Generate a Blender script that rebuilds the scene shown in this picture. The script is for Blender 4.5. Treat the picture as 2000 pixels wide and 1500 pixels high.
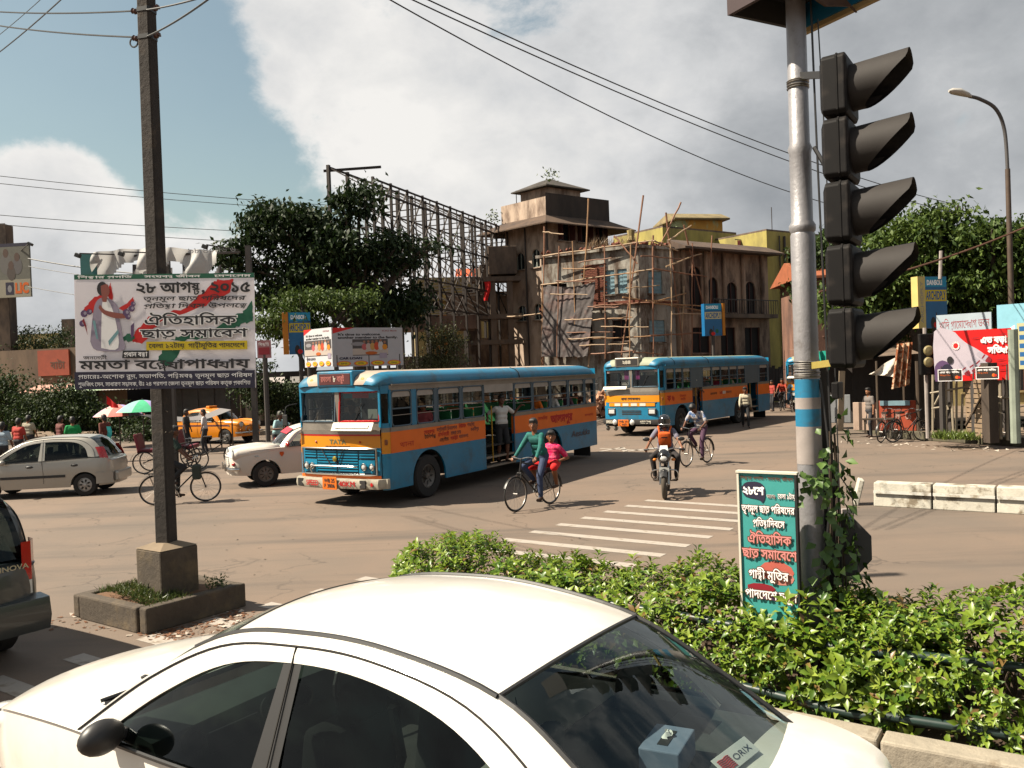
import bpy, bmesh, math, random
import numpy as np
from mathutils import Vector, Matrix, Euler
from mathutils.geometry import tessellate_polygon
for _o in list(bpy.data.objects): bpy.data.objects.remove(_o)
SC = bpy.context.scene
COL = SC.collection
R = math.radians
rnd = random.Random(7)
# ------------------------------------------------------------------ camera
EYE = 2.75
PITCH, ROLL, FPX = math.atan(25/1660.0), R(2.1), 1660.0
_f = Vector((0, math.cos(PITCH), -math.sin(PITCH)))
_r0 = Vector((1, 0, 0)); _u0 = _r0.cross(_f)
_u = math.cos(ROLL)*_u0 + math.sin(ROLL)*_r0
_r = math.cos(ROLL)*_r0 - math.sin(ROLL)*_u0
CAM_POS = Vector((0, 0, EYE))
cam = bpy.data.cameras.new('camera'); cam.sensor_width = 36.0; cam.lens = 36.0*FPX/2000.0
cam.clip_start = 0.05; cam.clip_end = 3000
cam_ob = bpy.data.objects.new('camera', cam); COL.objects.link(cam_ob)
_m = Matrix((( _r.x, _u.x, -_f.x, 0), (_r.y, _u.y, -_f.y, 0), (_r.z, _u.z, -_f.z, EYE), (0, 0, 0, 1)))
cam_ob.matrix_world = _m
SC.camera = cam_ob
SC.render.resolution_x, SC.render.resolution_y = 1024, 768
def P(px, py, Y):
 """world point seen at a photo pixel, at depth Y metres in front of the camera"""
 d = _f*FPX + _r*(px-1000) + _u*(750-py)
 return CAM_POS + d*(Y/d.y)
def G(px, py, z=0.0):
 """world point of a photo pixel on the horizontal plane at height z"""
 d = _f*FPX + _r*(px-1000) + _u*(750-py)
 return CAM_POS + d*((z-EYE)/d.z)
# ------------------------------------------------------------------ sun, sky, exposure
SUN_EL = R(49); SUN_DIR = Vector((0.997*math.cos(SUN_EL), 0.07*math.cos(SUN_EL), -math.sin(SUN_EL))).normalized()  # travel of the light
sun = bpy.data.lights.new('sun', 'SUN'); sun.energy = 5.0; sun.angle = R(0.5); sun.color = (1.0, 0.90, 0.74)
sun_ob = bpy.data.objects.new('sun', sun); COL.objects.link(sun_ob)
sun_ob.rotation_mode = 'QUATERNION'; sun_ob.rotation_quaternion = SUN_DIR.to_track_quat('-Z', 'Y'); sun_ob.location = (-20, 6, 30)
SC.view_settings.view_transform = 'Standard'; SC.view_settings.look = 'None'
SC.view_settings.exposure = 1.48; SC.view_settings.gamma = 1.0; SC.view_settings.use_curve_mapping = False
SC.cycles.use_denoising = True
SC.cycles.max_bounces = 8; SC.cycles.transparent_max_bounces = 12; SC.cycles.caustics_reflective = False; SC.cycles.caustics_refractive = False
world = bpy.data.worlds.new('World'); SC.world = world; world.use_nodes = True
def _world():
 nt = world.node_tree; N = nt.nodes; L = nt.links; N.clear()
 def n(t, **k):
  x = N.new(t)
  for a, b in k.items(): setattr(x, a, b)
  return x
 def lk(a, b): L.new(a, b)
 def math_(op, a, b=None, clamp=False):
  x = n('ShaderNodeMath', operation=op, use_clamp=clamp)
  for i, v in enumerate((a, b)):
   if v is None: continue
   if isinstance(v, (int, float)): x.inputs[i].default_value = v
   else: lk(v, x.inputs[i])
  return x.outputs[0]
 sky = n('ShaderNodeTexSky', sky_type='NISHITA'); sky.sun_disc = False
 sky.sun_elevation = SUN_EL; sky.sun_rotation = math.atan2(-SUN_DIR.x, -SUN_DIR.y)
 sky.air_density = 1.2; sky.dust_density = 2.0; sky.ozone_density = 1.5
 tc = n('ShaderNodeTexCoord')
 sx = n('ShaderNodeSeparateXYZ'); lk(tc.outputs['Generated'], sx.inputs[0])
 # stretched direction: clouds flatten a little towards the horizon
 mp = n('ShaderNodeMapping'); mp.inputs['Scale'].default_value = (1, 1, 1.5); lk(tc.outputs['Generated'], mp.inputs[0])
 def noise(scale, detail, rough=.55, dist=.0, off=(0, 0, 0)):
  m2 = n('ShaderNodeMapping'); m2.inputs['Location'].default_value = off; lk(mp.outputs[0], m2.inputs[0])
  x = n('ShaderNodeTexNoise'); x.inputs['Scale'].default_value = scale; x.inputs['Detail'].default_value = detail
  x.inputs['Roughness'].default_value = rough; x.inputs['Distortion'].default_value = dist; lk(m2.outputs[0], x.inputs[0]); return x.outputs[0]
 big = noise(2.2, 3, .5, .2, (3.1, .4, 1.2)); fine = noise(7.5, 9, .62, .15, (.3, 5.2, 0))
 def gap(px, py, rad, amp):
  d = (P(px, py, 10)-CAM_POS).normalized()
  v = n('ShaderNodeVectorMath', operation='DISTANCE'); lk(tc.outputs['Generated'], v.inputs[0]); v.inputs[1].default_value = d
  t = math_('DIVIDE', v.outputs['Value'], rad); t = math_('MULTIPLY', t, t); t = math_('MULTIPLY', t, -1.0)
  return math_('MULTIPLY', math_('EXPONENT', t), amp)
 dens = math_('ADD', math_('MULTIPLY', big, .55), math_('MULTIPLY', fine, .85))
 dens = math_('ADD', dens, -.22)
 # haze and distant cloud close the sky towards the horizon
 low = n('ShaderNodeMapRange'); lk(sx.outputs[2], low.inputs[0])
 for i, v in ((1, .0), (2, .17), (3, .42), (4, 0.0)): low.inputs[i].default_value = v
 dens = math_('ADD', dens, low.outputs[0])
 for g in ((150, 130, .115, -.46), (380, 250, .075, -.36), (500, 370, .06, -.30), (300, 330, .06, -.26), (40, 190, .06, -.22),
    (150, 330, .06, .30), (90, 420, .09, .20), (700, 150, .16, .24), (1500, 200, .3, .2), (1000, 420, .14, .12), (200, 480, .12, .12), (440, 440, .05, .1)):
  dens = math_('ADD', dens, gap(*g))
 cov = n('ShaderNodeMapRange', interpolation_type='SMOOTHSTEP'); lk(dens, cov.inputs[0])
 for i, v in ((1, .40), (2, .60), (3, .08), (4, 1.0)): cov.inputs[i].default_value = v
 # cloud brightness: sunlit white to shadowed grey by thickness and by a large slow variation
 thick = n('ShaderNodeMapRange'); lk(dens, thick.inputs[0])
 for i, v in ((1, .5), (2, 1.05), (3, 0.0), (4, 1.0)): thick.inputs[i].default_value = v
 soft = noise(3.4, 5, .55, 0, (7.7, 1.1, 2.5))
 wisp = noise(9.0, 7, .6, .3, (2.2, 8.1, .7)); tone = math_('ADD', math_('MULTIPLY', thick.outputs[0], .32), math_('MULTIPLY', soft, .75)); tone = math_('ADD', tone, math_('MULTIPLY', wisp, .42)); tone = math_('ADD', tone, -.28)
 tone = math_('ADD', tone, gap(1900, 120, .42, .30)); tone = math_('ADD', tone, gap(800, 200, .2, -.22)); tone = math_('ADD', tone, gap(1250, 330, .12, -.12)); tone = math_('ADD', tone, gap(150, 300, .1, -.16))
 ramp = n('ShaderNodeValToRGB'); lk(tone, ramp.inputs[0])
 e = ramp.color_ramp.elements; e[0].position = .18; e[0].color = (.325, .318, .307, 1); e[1].position = .92; e[1].color = (.115, .122, .13, 1)
 m = e.new(.45); m.color = (.243, .245, .247, 1)
 m = e.new(.66); m.color = (.17, .176, .182, 1)
 bg1 = n('ShaderNodeBackground'); tn = n('ShaderNodeVectorMath', operation='MULTIPLY'); lk(sky.outputs[0], tn.inputs[0]); tn.inputs[1].default_value = (.92, .93, .76); lk(tn.outputs[0], bg1.inputs[0]); bg1.inputs[1].default_value = .05
 bg2 = n('ShaderNodeBackground'); lk(ramp.outputs[0], bg2.inputs[0]); bg2.inputs[1].default_value = 1.0
 mix = n('ShaderNodeMixShader'); lk(cov.outputs[0], mix.inputs[0]); lk(bg1.outputs[0], mix.inputs[1]); lk(bg2.outputs[0], mix.inputs[2])
 out = n('ShaderNodeOutputWorld'); lk(mix.outputs[0], out.inputs[0])
_world()
# ------------------------------------------------------------------ materials
def lin(c):
 if isinstance(c, str):
  c = c.lstrip('#'); c = [int(c[i:i+2], 16)/255 for i in (0, 2, 4)]
  return tuple(x/12.92 if x <= .04045 else ((x+.055)/1.055)**2.4 for x in c)
 return tuple(c)
MATS = {}; ALB = .66
def sat(c, k=1.18):
 l = .3*c[0]+.59*c[1]+.11*c[2]; return tuple(max(.002, l+(x-l)*k) for x in c)
def mat(name, col, rough=.6, metal=0.0, var=.18, vscale=2.5, bump=0.0, bscale=30.0, col2=None, c2scale=1.2, c2lo=.5, c2hi=.62, coat=0.0, spec=.5, trans=0.0, stretch=None, alpha=1.0, ior=1.45, emit=0):
 """principled material with noise value variation, an optional second (dirt / wear) colour with its own shape, fine bump"""
 if name in MATS: return MATS[name]
 m = bpy.data.materials.new(name); m.use_nodes = True; MATS[name] = m
 nt = m.node_tree; N = nt.nodes; L = nt.links
 b = N['Principled BSDF']; col = sat(tuple(x*ALB for x in lin(col))); col2 = sat(tuple(x*ALB for x in lin(col2))) if col2 else None
 b.inputs['Roughness'].default_value = rough; b.inputs['Metallic'].default_value = metal
 b.inputs['Specular IOR Level'].default_value = spec; b.inputs['Coat Weight'].default_value = coat; b.inputs['Coat Roughness'].default_value = .08
 b.inputs['Transmission Weight'].default_value = trans; b.inputs['IOR'].default_value = ior; b.inputs['Alpha'].default_value = alpha
 b.inputs['Base Color'].default_value = (*col, 1)
 if var or col2 or bump:
  tc = N.new('ShaderNodeTexCoord'); src = tc.outputs['Object']
  if stretch:
   mp = N.new('ShaderNodeMapping'); mp.inputs['Scale'].default_value = stretch; L.new(src, mp.inputs[0]); src = mp.outputs[0]
  last = None
  def noise(s, d=4, r=.6):
   x = N.new('ShaderNodeTexNoise'); x.inputs['Scale'].default_value = s; x.inputs['Detail'].default_value = d; x.inputs['Roughness'].default_value = r
   L.new(src, x.inputs[0]); return x.outputs[0]
  def mixc(fac, a, bcol, mode='MIX'):
   x = N.new('ShaderNodeMix'); x.data_type = 'RGBA'; x.blend_type = mode
   if isinstance(fac, float): x.inputs[0].default_value = fac
   else: L.new(fac, x.inputs[0])
   for i, v in ((6, a), (7, bcol)):
    if isinstance(v, tuple): x.inputs[i].default_value = (*v[:3], 1)
    else: L.new(v, x.inputs[i])
   return x.outputs[2]
  cur = col
  if col2:
   r2 = N.new('ShaderNodeMapRange'); L.new(noise(c2scale, 7, .68), r2.inputs[0]); r2.inputs[1].default_value = c2lo; r2.inputs[2].default_value = c2hi
   cur = mixc(r2.outputs[0], cur, lin(col2))
  if var:
   r1 = N.new('ShaderNodeMapRange'); L.new(noise(vscale, 6, .65), r1.inputs[0]); r1.inputs[1].default_value = .3; r1.inputs[2].default_value = .7
   r1.inputs[3].default_value = 1-var; r1.inputs[4].default_value = 1+var*.6
   x = N.new('ShaderNodeVectorMath'); x.operation = 'SCALE'
   if isinstance(cur, tuple): x.inputs[0].default_value = cur[:3]
   else: L.new(cur, x.inputs[0])
   L.new(r1.outputs[0], x.inputs['Scale']); cur = x.outputs[0]
  if not isinstance(cur, tuple): L.new(cur, b.inputs['Base Color'])
  if bump:
   bp = N.new('ShaderNodeBump'); bp.inputs['Strength'].default_value = bump; bp.inputs['Distance'].default_value = .02
   L.new(noise(bscale, 6, .7), bp.inputs['Height']); L.new(bp.outputs[0], b.inputs['Normal'])
 return m
def glass(name, tint=(.75, .82, .8), rough=.0, refl=.04):
 """thin tinted window pane: part clear, part mirror"""
 if name in MATS: return MATS[name]
 m = bpy.data.materials.new(name); m.use_nodes = True; MATS[name] = m
 nt = m.node_tree; N = nt.nodes; L = nt.links; N.clear()
 t = N.new('ShaderNodeBsdfTransparent'); t.inputs[0].default_value = (*tint, 1)
 g = N.new('ShaderNodeBsdfGlossy'); g.inputs['Roughness'].default_value = rough; g.inputs[0].default_value = (.9, .95, .95, 1)
 lw = N.new('ShaderNodeLayerWeight'); lw.inputs[0].default_value = .5; pw = N.new('ShaderNodeMath'); pw.operation = 'POWER'; L.new(lw.outputs['Facing'], pw.inputs[0]); pw.inputs[1].default_value = 4.0
 ma = N.new('ShaderNodeMath'); ma.operation = 'MULTIPLY_ADD'; L.new(pw.outputs[0], ma.inputs[0]); ma.inputs[1].default_value = .9; ma.inputs[2].default_value = refl
 mx = N.new('ShaderNodeMixShader'); L.new(ma.outputs[0], mx.inputs[0]); L.new(t.outputs[0], mx.inputs[1]); L.new(g.outputs[0], mx.inputs[2])
 o = N.new('ShaderNodeOutputMaterial'); L.new(mx.outputs[0], o.inputs[0]); return m
def leafmat(name, a, b, rough=.45, tl=.25, dead=None):
 """leaf: colour differs from leaf to leaf, some light passes through"""
 if name in MATS: return MATS[name]
 m = bpy.data.materials.new(name); m.use_nodes = True; MATS[name] = m
 nt = m.node_tree; N = nt.nodes; L = nt.links; p = N['Principled BSDF']; o = N['Material Output']
 g = N.new('ShaderNodeNewGeometry'); rp = N.new('ShaderNodeValToRGB'); L.new(g.outputs['Random Per Island'], rp.inputs[0])
 e = rp.color_ramp.elements; e[0].color = (*[x*.85 for x in lin(a)], 1); e[1].color = (*[x*.85 for x in lin(b)], 1)
 if dead: q = e.new(.93); q.color = e[-1].color; e[-1].color = (*dead, 1); e[-1].position = .96
 L.new(rp.outputs[0], p.inputs['Base Color']); p.inputs['Roughness'].default_value = rough; p.inputs['Specular IOR Level'].default_value = .25 if rough > .5 else .4
 t = N.new('ShaderNodeBsdfTranslucent'); L.new(rp.outputs[0], t.inputs[0])
 mx = N.new('ShaderNodeMixShader'); mx.inputs[0].default_value = tl; L.new(p.outputs[0], mx.inputs[1]); L.new(t.outputs[0], mx.inputs[2]); L.new(mx.outputs[0], o.inputs[0])
 return m
# ------------------------------------------------------------------ mesh builder
class MB:
 def __init__(s, M=None): s.v = []; s.f = []; s.M = M
 def add(s, vs, fs, M=None):
  o = len(s.v); mm = M if M is not None else s.M
  if mm is not None: vs = [mm @ Vector(p) for p in vs]
  s.v += [tuple(p) for p in vs]; s.f += [tuple(i+o for i in f) for f in fs]; return s
 def box(s, c, d, rz=0.0, M=None, rot=None):
  x, y, z = d[0]/2, d[1]/2, d[2]/2
  vs = [Vector((i*x, j*y, k*z)) for k in (-1, 1) for j in (-1, 1) for i in (-1, 1)]
  q = Euler(rot).to_matrix() if rot else (Matrix.Rotation(rz, 3, 'Z') if rz else None)
  vs = [(q @ p if q else p)+Vector(c) for p in vs]
  return s.add(vs, [(0, 2, 3, 1), (4, 5, 7, 6), (0, 1, 5, 4), (2, 6, 7, 3), (0, 4, 6, 2), (1, 3, 7, 5)], M)
 def bar(s, a, b, w, h=None, up=(0, 0, 1), M=None):
  a, b = Vector(a), Vector(b); h = h or w; d = (b-a); l = d.length
  if l < 1e-6: return s
  d.normalize(); u = Vector(up)
  if abs(d.dot(u)) > .99: u = Vector((1, 0, 0))
  r = d.cross(u).normalized(); u = r.cross(d)
  vs = [p+r*i*w/2+u*j*h/2 for p in (a, b) for j in (-1, 1) for i in (-1, 1)]
  return s.add(vs, [(0, 2, 3, 1), (4, 5, 7, 6), (0, 1, 5, 4), (2, 6, 7, 3), (0, 4, 6, 2), (1, 3, 7, 5)], M)
 def tube(s, pts, r, n=8, caps=True, M=None, closed=False):
  pts = [Vector(p) for p in pts]; k = len(pts); rs = r if isinstance(r, (list, tuple)) else [r]*k
  vs = []; fs = []; prev = None
  for i, p in enumerate(pts):
   if closed: d = pts[(i+1) % k]-pts[i-1]
   else: d = pts[min(i+1, k-1)]-pts[max(i-1, 0)]
   d.normalize()
   if prev is None:
    u = Vector((0, 0, 1)) if abs(d.z) < .9 else Vector((1, 0, 0))
   else: u = prev
   a = d.cross(u)
   if a.length < 1e-6: a = d.cross(Vector((0, 1, .1)))
   a.normalize(); b = a.cross(d); prev = b
   for j in range(n):
    t = 2*math.pi*j/n; vs.append(p+(a*math.cos(t)+b*math.sin(t))*rs[i])
  for i in range(k if closed else k-1):
   for j in range(n):
    i2 = (i+1) % k; fs.append((i*n+j, i*n+(j+1) % n, i2*n+(j+1) % n, i2*n+j))
  if caps and not closed: fs += [tuple(range(n))[::-1], tuple(range((k-1)*n, k*n))]
  return s.add(vs, fs, M)
 def lathe(s, prof, n=16, M=None, a0=0, a1=2*math.pi):
  full = abs(a1-a0-2*math.pi) < 1e-6; c = n if full else n+1; vs = []; fs = []
  for r, z in prof:
   for j in range(c): t = a0+(a1-a0)*j/n; vs.append((r*math.cos(t), r*math.sin(t), z))
  for i in range(len(prof)-1):
   for j in range(n):
    j2 = (j+1) % c; fs.append((i*c+j, i*c+j2, (i+1)*c+j2, (i+1)*c+j))
  return s.add(vs, fs, M)
 def loft(s, rings, closed=True, caps=True, M=None):
  n = len(rings[0]); vs = [p for r_ in rings for p in r_]; fs = []
  for i in range(len(rings)-1):
   for j in range(n if closed else n-1):
    fs.append((i*n+j, i*n+(j+1) % n, (i+1)*n+(j+1) % n, (i+1)*n+j))
  if caps and closed: fs += [tuple(range(n))[::-1], tuple(range((len(rings)-1)*n, len(rings)*n))]
  return s.add(vs, fs, M)
 def prism(s, poly, t, M=None):
  """polygon in local XZ, thickness t along +Y"""
  n = len(poly); vs = [(x, 0, z) for x, z in poly]+[(x, t, z) for x, z in poly]
  fs = [tuple(range(n)), tuple(range(n, 2*n))[::-1]]+[(i, i+n, (i+1) % n+n, (i+1) % n) for i in range(n)]
  return s.add(vs, fs, M)
 def quad(s, a, b, c, d, M=None): return s.add([a, b, c, d], [(0, 1, 2, 3)], M)
 def grid(s, fn, nu, nv, M=None):
  vs = [fn(i/nu, j/nv) for i in range(nu+1) for j in range(nv+1)]; w = nv+1
  return s.add(vs, [(i*w+j, (i+1)*w+j, (i+1)*w+j+1, i*w+j+1) for i in range(nu) for j in range(nv)], M)
 def ball(s, c, r, nu=10, nv=7, M=None):
  r = r if isinstance(r, (tuple, list)) else (r, r, r)
  vs = [Vector((c[0]+r[0]*math.sin(math.pi*j/nv)*math.cos(2*math.pi*i/nu), c[1]+r[1]*math.sin(math.pi*j/nv)*math.sin(2*math.pi*i/nu), c[2]+r[2]*math.cos(math.pi*j/nv))) for j in range(nv+1) for i in range(nu)]
  return s.add(vs, [(j*nu+i, (j+1)*nu+i, (j+1)*nu+(i+1) % nu, j*nu+(i+1) % nu) for j in range(nv) for i in range(nu)], M)
 def mesh(s, name, m=None, smooth=False, bevel=0, merge=False):
  me = bpy.data.meshes.new(name); me.from_pydata(s.v, [], s.f)
  if bevel or merge:
   bm = bmesh.new(); bm.from_mesh(me)
   if merge: bmesh.ops.remove_doubles(bm, verts=bm.verts, dist=1e-4)
   if bevel:
    ed = [e for e in bm.edges if len(e.link_faces) == 2 and e.calc_face_angle(0) > .6]
    bmesh.ops.bevel(bm, geom=ed, offset=bevel, segments=2, affect='EDGES', profile=.5, clamp_overlap=True)
   bmesh.ops.recalc_face_normals(bm, faces=bm.faces); bm.to_mesh(me); bm.free()
  if smooth:
   me.polygons.foreach_set('use_smooth', [True]*len(me.polygons))
   if smooth != 'all': me.set_sharp_from_angle(angle=R(38))
  if m is not None:
   for x in (m if isinstance(m, (list, tuple)) else [m]): me.materials.append(x)
  me.update(); return me
 def build(s, name, m, parent=None, smooth=False, bevel=0, merge=False, loc=None, sub=0):
  o = bpy.data.objects.new(name, s.mesh(name, m, smooth, bevel, merge)); COL.objects.link(o)
  if parent is not None: o.parent = parent
  if loc is not None: o.location = loc
  if sub: md = o.modifiers.new('s', 'SUBSURF'); md.levels = sub; md.render_levels = sub
  return o
def tag(o, label, cat, group=None, kind=None):
 if label: o['label'] = label
 if cat: o['category'] = cat
 if group: o['group'] = group
 if kind: o['kind'] = kind
 return o
def thing(name, label, cat, loc=(0, 0, 0), rz=0.0, group=None, scale=1.0):
 o = bpy.data.objects.new(name, None); COL.objects.link(o); o.empty_display_size = .2
 o.location = loc; o.rotation_euler = (0, 0, rz); o.scale = (scale,)*3
 return tag(o, label, cat, group)
def struct(o): o['kind'] = 'structure'; return o
def stuff(o): o['kind'] = 'stuff'; return o
KIDS = {}
def copy_tree(o, parent=None, label=None):
 c = o.copy(); COL.objects.link(c)
 if parent is not None: c.parent = parent
 if label: c['label'] = label
 for ch in [x for x in bpy.data.objects if x.parent == o]: copy_tree(ch, c)
 return c
def piece(me, name, parent, loc=(0, 0, 0), rot=(0, 0, 0), scale=(1, 1, 1)):
 o = bpy.data.objects.new(name, me); COL.objects.link(o); o.parent = parent; o.location = loc; o.rotation_euler = rot; o.scale = scale; return o
def cr(pts, n):
 """Catmull-Rom through points, n samples per span"""
 p = [Vector(x) for x in pts]; out = []
 for i in range(len(p)-1):
  a, b, c, d = p[max(i-1, 0)], p[i], p[i+1], p[min(i+2, len(p)-1)]
  for k in range(n):
   t = k/n; out.append(.5*((2*b)+(c-a)*t+(2*a-5*b+4*c-d)*t*t+(3*b-a-3*c+d)*t**3))
 return out+[p[-1]]
def TM(loc=(0, 0, 0), rot=(0, 0, 0)): return Matrix.Translation(loc) @ Euler(rot).to_matrix().to_4x4()
def frame(o, x, z):
 """matrix with origin o, local X along x, local Z along z (made perpendicular)"""
 x = Vector(x).normalized(); z = Vector(z); y = z.cross(x).normalized(); z = x.cross(y)
 return Matrix(((x.x, y.x, z.x, o[0]), (x.y, y.y, z.y, o[1]), (x.z, y.z, z.z, o[2]), (0, 0, 0, 1)))
from mathutils.geometry import delaunay_2d_cdt
# ------------------------------------------------------------------ lettering (glyph outlines -> flat meshes; Bengali clusters composed by hand)
_GL = {}
def _outline(ch):
 """[(signed area, [(x, y)...])], advance width for one character of the built-in font"""
 if ch in _GL: return _GL[ch]
 def curve(body):
  c = bpy.data.curves.new('glyph', 'FONT'); c.body = body; c.size = 1.0; c.resolution_u = 3
  o = bpy.data.objects.new('glyph', c); COL.objects.link(o); bpy.context.view_layer.update()
  dg = bpy.context.evaluated_depsgraph_get(); cu = o.evaluated_get(dg).to_curve(dg); res = []
  for sp in cu.splines:
   pts = []
   if sp.type == 'BEZIER':
    bp = sp.bezier_points; k = len(bp)
    for i in range(k):
     a, b = bp[i], bp[(i+1) % k]; p0, p1, p2, p3 = a.co.xy, a.handle_right.xy, b.handle_left.xy, b.co.xy
     straight = (p1-p0).cross(p3-p0) if (p3-p0).length > 1e-6 else 0
     m = 1 if abs(straight) < 1e-5 and abs((p2-p0).cross(p3-p0)) < 1e-5 else 4
     for j in range(m):
      t = j/m; q = p0*(1-t)**3+p1*3*t*(1-t)**2+p2*3*t*t*(1-t)+p3*t**3; pts.append((q.x, q.y))
   else: pts = [(q.co.x, q.co.y) for q in sp.points]
   out = []
   for q in pts:
    if not out or (abs(q[0]-out[-1][0])+abs(q[1]-out[-1][1])) > 1e-4: out.append(q)
   if len(out) > 2:
    ar = sum(out[i-1][0]*out[i][1]-out[i][0]*out[i-1][1] for i in range(len(out)))/2
    if abs(ar) > 1e-6: res.append((ar, out))
  o.evaluated_get(dg).to_curve_clear(); bpy.data.objects.remove(o); bpy.data.curves.remove(c)
  return res
 a = curve(ch); b = curve('|'+ch+'|'); c = curve('||')
 mx = lambda r_: max((q[0] for _, p in r_ for q in p), default=0)
 _GL[ch] = (a, .27 if ch == 'ি' else mx(b)-mx(c)); return _GL[ch]
_CONS = set('কখগঘঙচছজঝঞটঠডঢণতথদধনপফবভমযরলশষসহড়ঢ়য়ৎ')
_PRE = {'ি': 'ি', 'ে': 'ে', 'ৈ': 'ৈ', 'ো': 'ে', 'ৌ': 'ে'}
_POST = {'ো': 'া', 'ৌ': 'ৗ'}
_BELOW = set('ুূৃ্'); HAS = '্'
def _layout(text):
 """list of (char, x, y, scale) and total advance"""
 text = text.replace('য়', 'য়').replace('ড়', 'ড়').replace('ো', 'ো')
 out = []; x = 0.0; i = 0
 while i < len(text):
  ch = text[i]
  if ch in _CONS:
   cl = [ch]; i += 1; reph = False
   while i+1 < len(text) and text[i] == HAS and text[i+1] in _CONS: cl.append(text[i+1]); i += 2
   if len(cl) > 1 and cl[0] == 'র': reph = True; cl = cl[1:]
   marks = []
   while i < len(text) and text[i] in 'ািীুূৃেৈোৌঁংঃৗ': marks.append(text[i]); i += 1
   for m in marks:
    if m in _PRE: out.append((_PRE[m], x, 0, 1)); x += _outline(_PRE[m])[1]
   x0 = x; w = _outline(cl[0])[1]
   yaphala = len(cl) > 1 and cl[-1] == 'য'; core = cl[:-1] if yaphala else cl
   if len(core) == 1: out.append((core[0], x, 0, 1)); x += w
   else:
    if core[-1] == 'র':
     out.append((core[0], x, 0, 1)); x += w; out.append(('/', x0+w*.28, -.16, .3)); out.append(('-', x0+w*.12, -.17, .7))
     core = core[:-1]
    if len(core) > 1:
     if core[0] == cl[0] and (not out or out[-1][0] not in '-'): out.append((core[0], x0, .16, .72)); x = x0+max(w*.72, w*.9)
     for k, q in enumerate(core[1:]): out.append((q, x0+w*.16, -.17-.12*k, .62))
   if yaphala: out.append(('য', x-.05, -.03, .82)); x += _outline('য')[1]*.72
   if reph: out.append(('´', x0+w*.45, .12, .9))
   for m in marks:
    if m in 'ুূৃ': g = _outline(m)[0]; out.append((m, x-(.36 if m != 'ৃ' else .3)*0, 0, 1))
    elif m in _POST: out.append((_POST[m], x, 0, 1)); x += _outline(_POST[m])[1]
    elif m in 'াী': out.append((m, x, 0, 1)); x += _outline(m)[1]
    elif m in 'ংঃ': out.append((m, x, 0, 1)); x += _outline(m)[1]
  else:
   out.append((ch, x, 0, 1)); x += _outline(ch)[1] if ch != ' ' else .26; i += 1
 return out, x
def _offset(pts, d):
 n = len(pts); q = []
 for i in range(n):
  (ax, ay), (bx, by), (cx, cy) = pts[i-1], pts[i], pts[(i+1) % n]
  e1 = Vector((bx-ax, by-ay)); e2 = Vector((cx-bx, cy-by))
  if e1.length < 1e-7 or e2.length < 1e-7: q.append((bx, by)); continue
  e1.normalize(); e2.normalize(); nn = Vector((e1.y+e2.y, -e1.x-e2.x))
  if nn.length < .2: nn = Vector((e1.y, -e1.x))
  nn = nn/max(nn.length, .1); k = min(1/max(nn.dot(Vector((e1.y, -e1.x))), .5), 1.6); q.append((bx+nn.x*d*k, by+nn.y*d*k))
 return q
_TRI = {}
def _glyph_tris(ch, bold):
 """fill of one glyph by the non-zero winding rule: verts, triangles"""
 k = (ch, round(bold, 4))
 if k in _TRI: return _TRI[k]
 cs, _ = _outline(ch); vs = []; ed = []; loops = []
 if cs:
  sg = 1 if max(cs, key=lambda c: abs(c[0]))[0] > 0 else -1
  for ar, p in cs:
   p = _offset(p, bold*sg); o = len(vs); vs += [Vector(q) for q in p]; ed += [(o+i, o+(i+1) % len(p)) for i in range(len(p))]; loops.append(np.array(p))
  r_ = delaunay_2d_cdt(vs, ed, [], 0, 1e-5); V = np.array([tuple(v) for v in r_[0]]); T = [t for t in r_[2]]
  C = np.array([V[list(t)].mean(0) for t in T]); w = np.zeros(len(C))
  for p in loops:
   q = np.roll(p, -1, 0)
   for (x1, y1), (x2, y2) in zip(p, q):
    c = (x2-x1)*(C[:, 1]-y1)-(C[:, 0]-x1)*(y2-y1)
    w += ((y1 <= C[:, 1]) & (y2 > C[:, 1]) & (c > 0)).astype(int)-((y1 > C[:, 1]) & (y2 <= C[:, 1]) & (c < 0)).astype(int)
  out = (V, [tuple(t) for t, z in zip(T, w) if abs(z) > .5])
 else: out = (np.zeros((0, 2)), [])
 _TRI[k] = out; return out
def text_mb(text, width, height, M, bold=0.0, mb=None, slant=0.0):
 """fit a line of lettering into width x height (cap height) in the local XZ plane of M, starting at its origin; faces -Y"""
 mb = mb or MB(); lay, adv = _layout(text)
 sx = width/max(adv, .01); sy = height/.66
 for k, (ch, x, y, s) in enumerate(lay):
  V, T = _glyph_tris(ch, bold); dy = -.00005*(k % 7)
  if len(T): mb.add([((x+s*a+slant*(y+s*b))*sx, dy, (y+s*b)*sy) for a, b in V], T, M)
 return mb
def letter(text, width, height, M, m, parent, bold=0.02, name='lettering', outline=None, ow=.05, slant=0.0):
 if outline is not None: text_mb(text, width, height, M @ Matrix.Translation((0, .0012, 0)), bold+ow, slant=slant).build(name, outline, parent)
 return text_mb(text, width, height, M, bold, slant=slant).build(name, m, parent)
for _c in dict.fromkeys('অআইঈউঊঋএঐওঔকখগঘঙচছজঝঞটঠডঢণতথদধনপফবভমযরলশষসহড়য়ৎািীুূৃেৈোৌংঃঁ০১২৩৪৫৬৭৮৯ABCDEFGHIJKLMNOPQRSTUVWXYZabcdefghijklmnopqrstuvwxyz0123456789.,!?-/\u00b4\'():•%&'): _outline(_c)
# ------------------------------------------------------------------ axes of the junction
AX = Vector((.822, -.569, 0)); BX = Vector((.569, .822, 0))      # along the near carriageway / across it
AXR = math.atan2(AX.y, AX.x)
def ab(o, a, b, z=0.0): return Vector(o)+AX*a+BX*b+Vector((0, 0, z))
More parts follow.
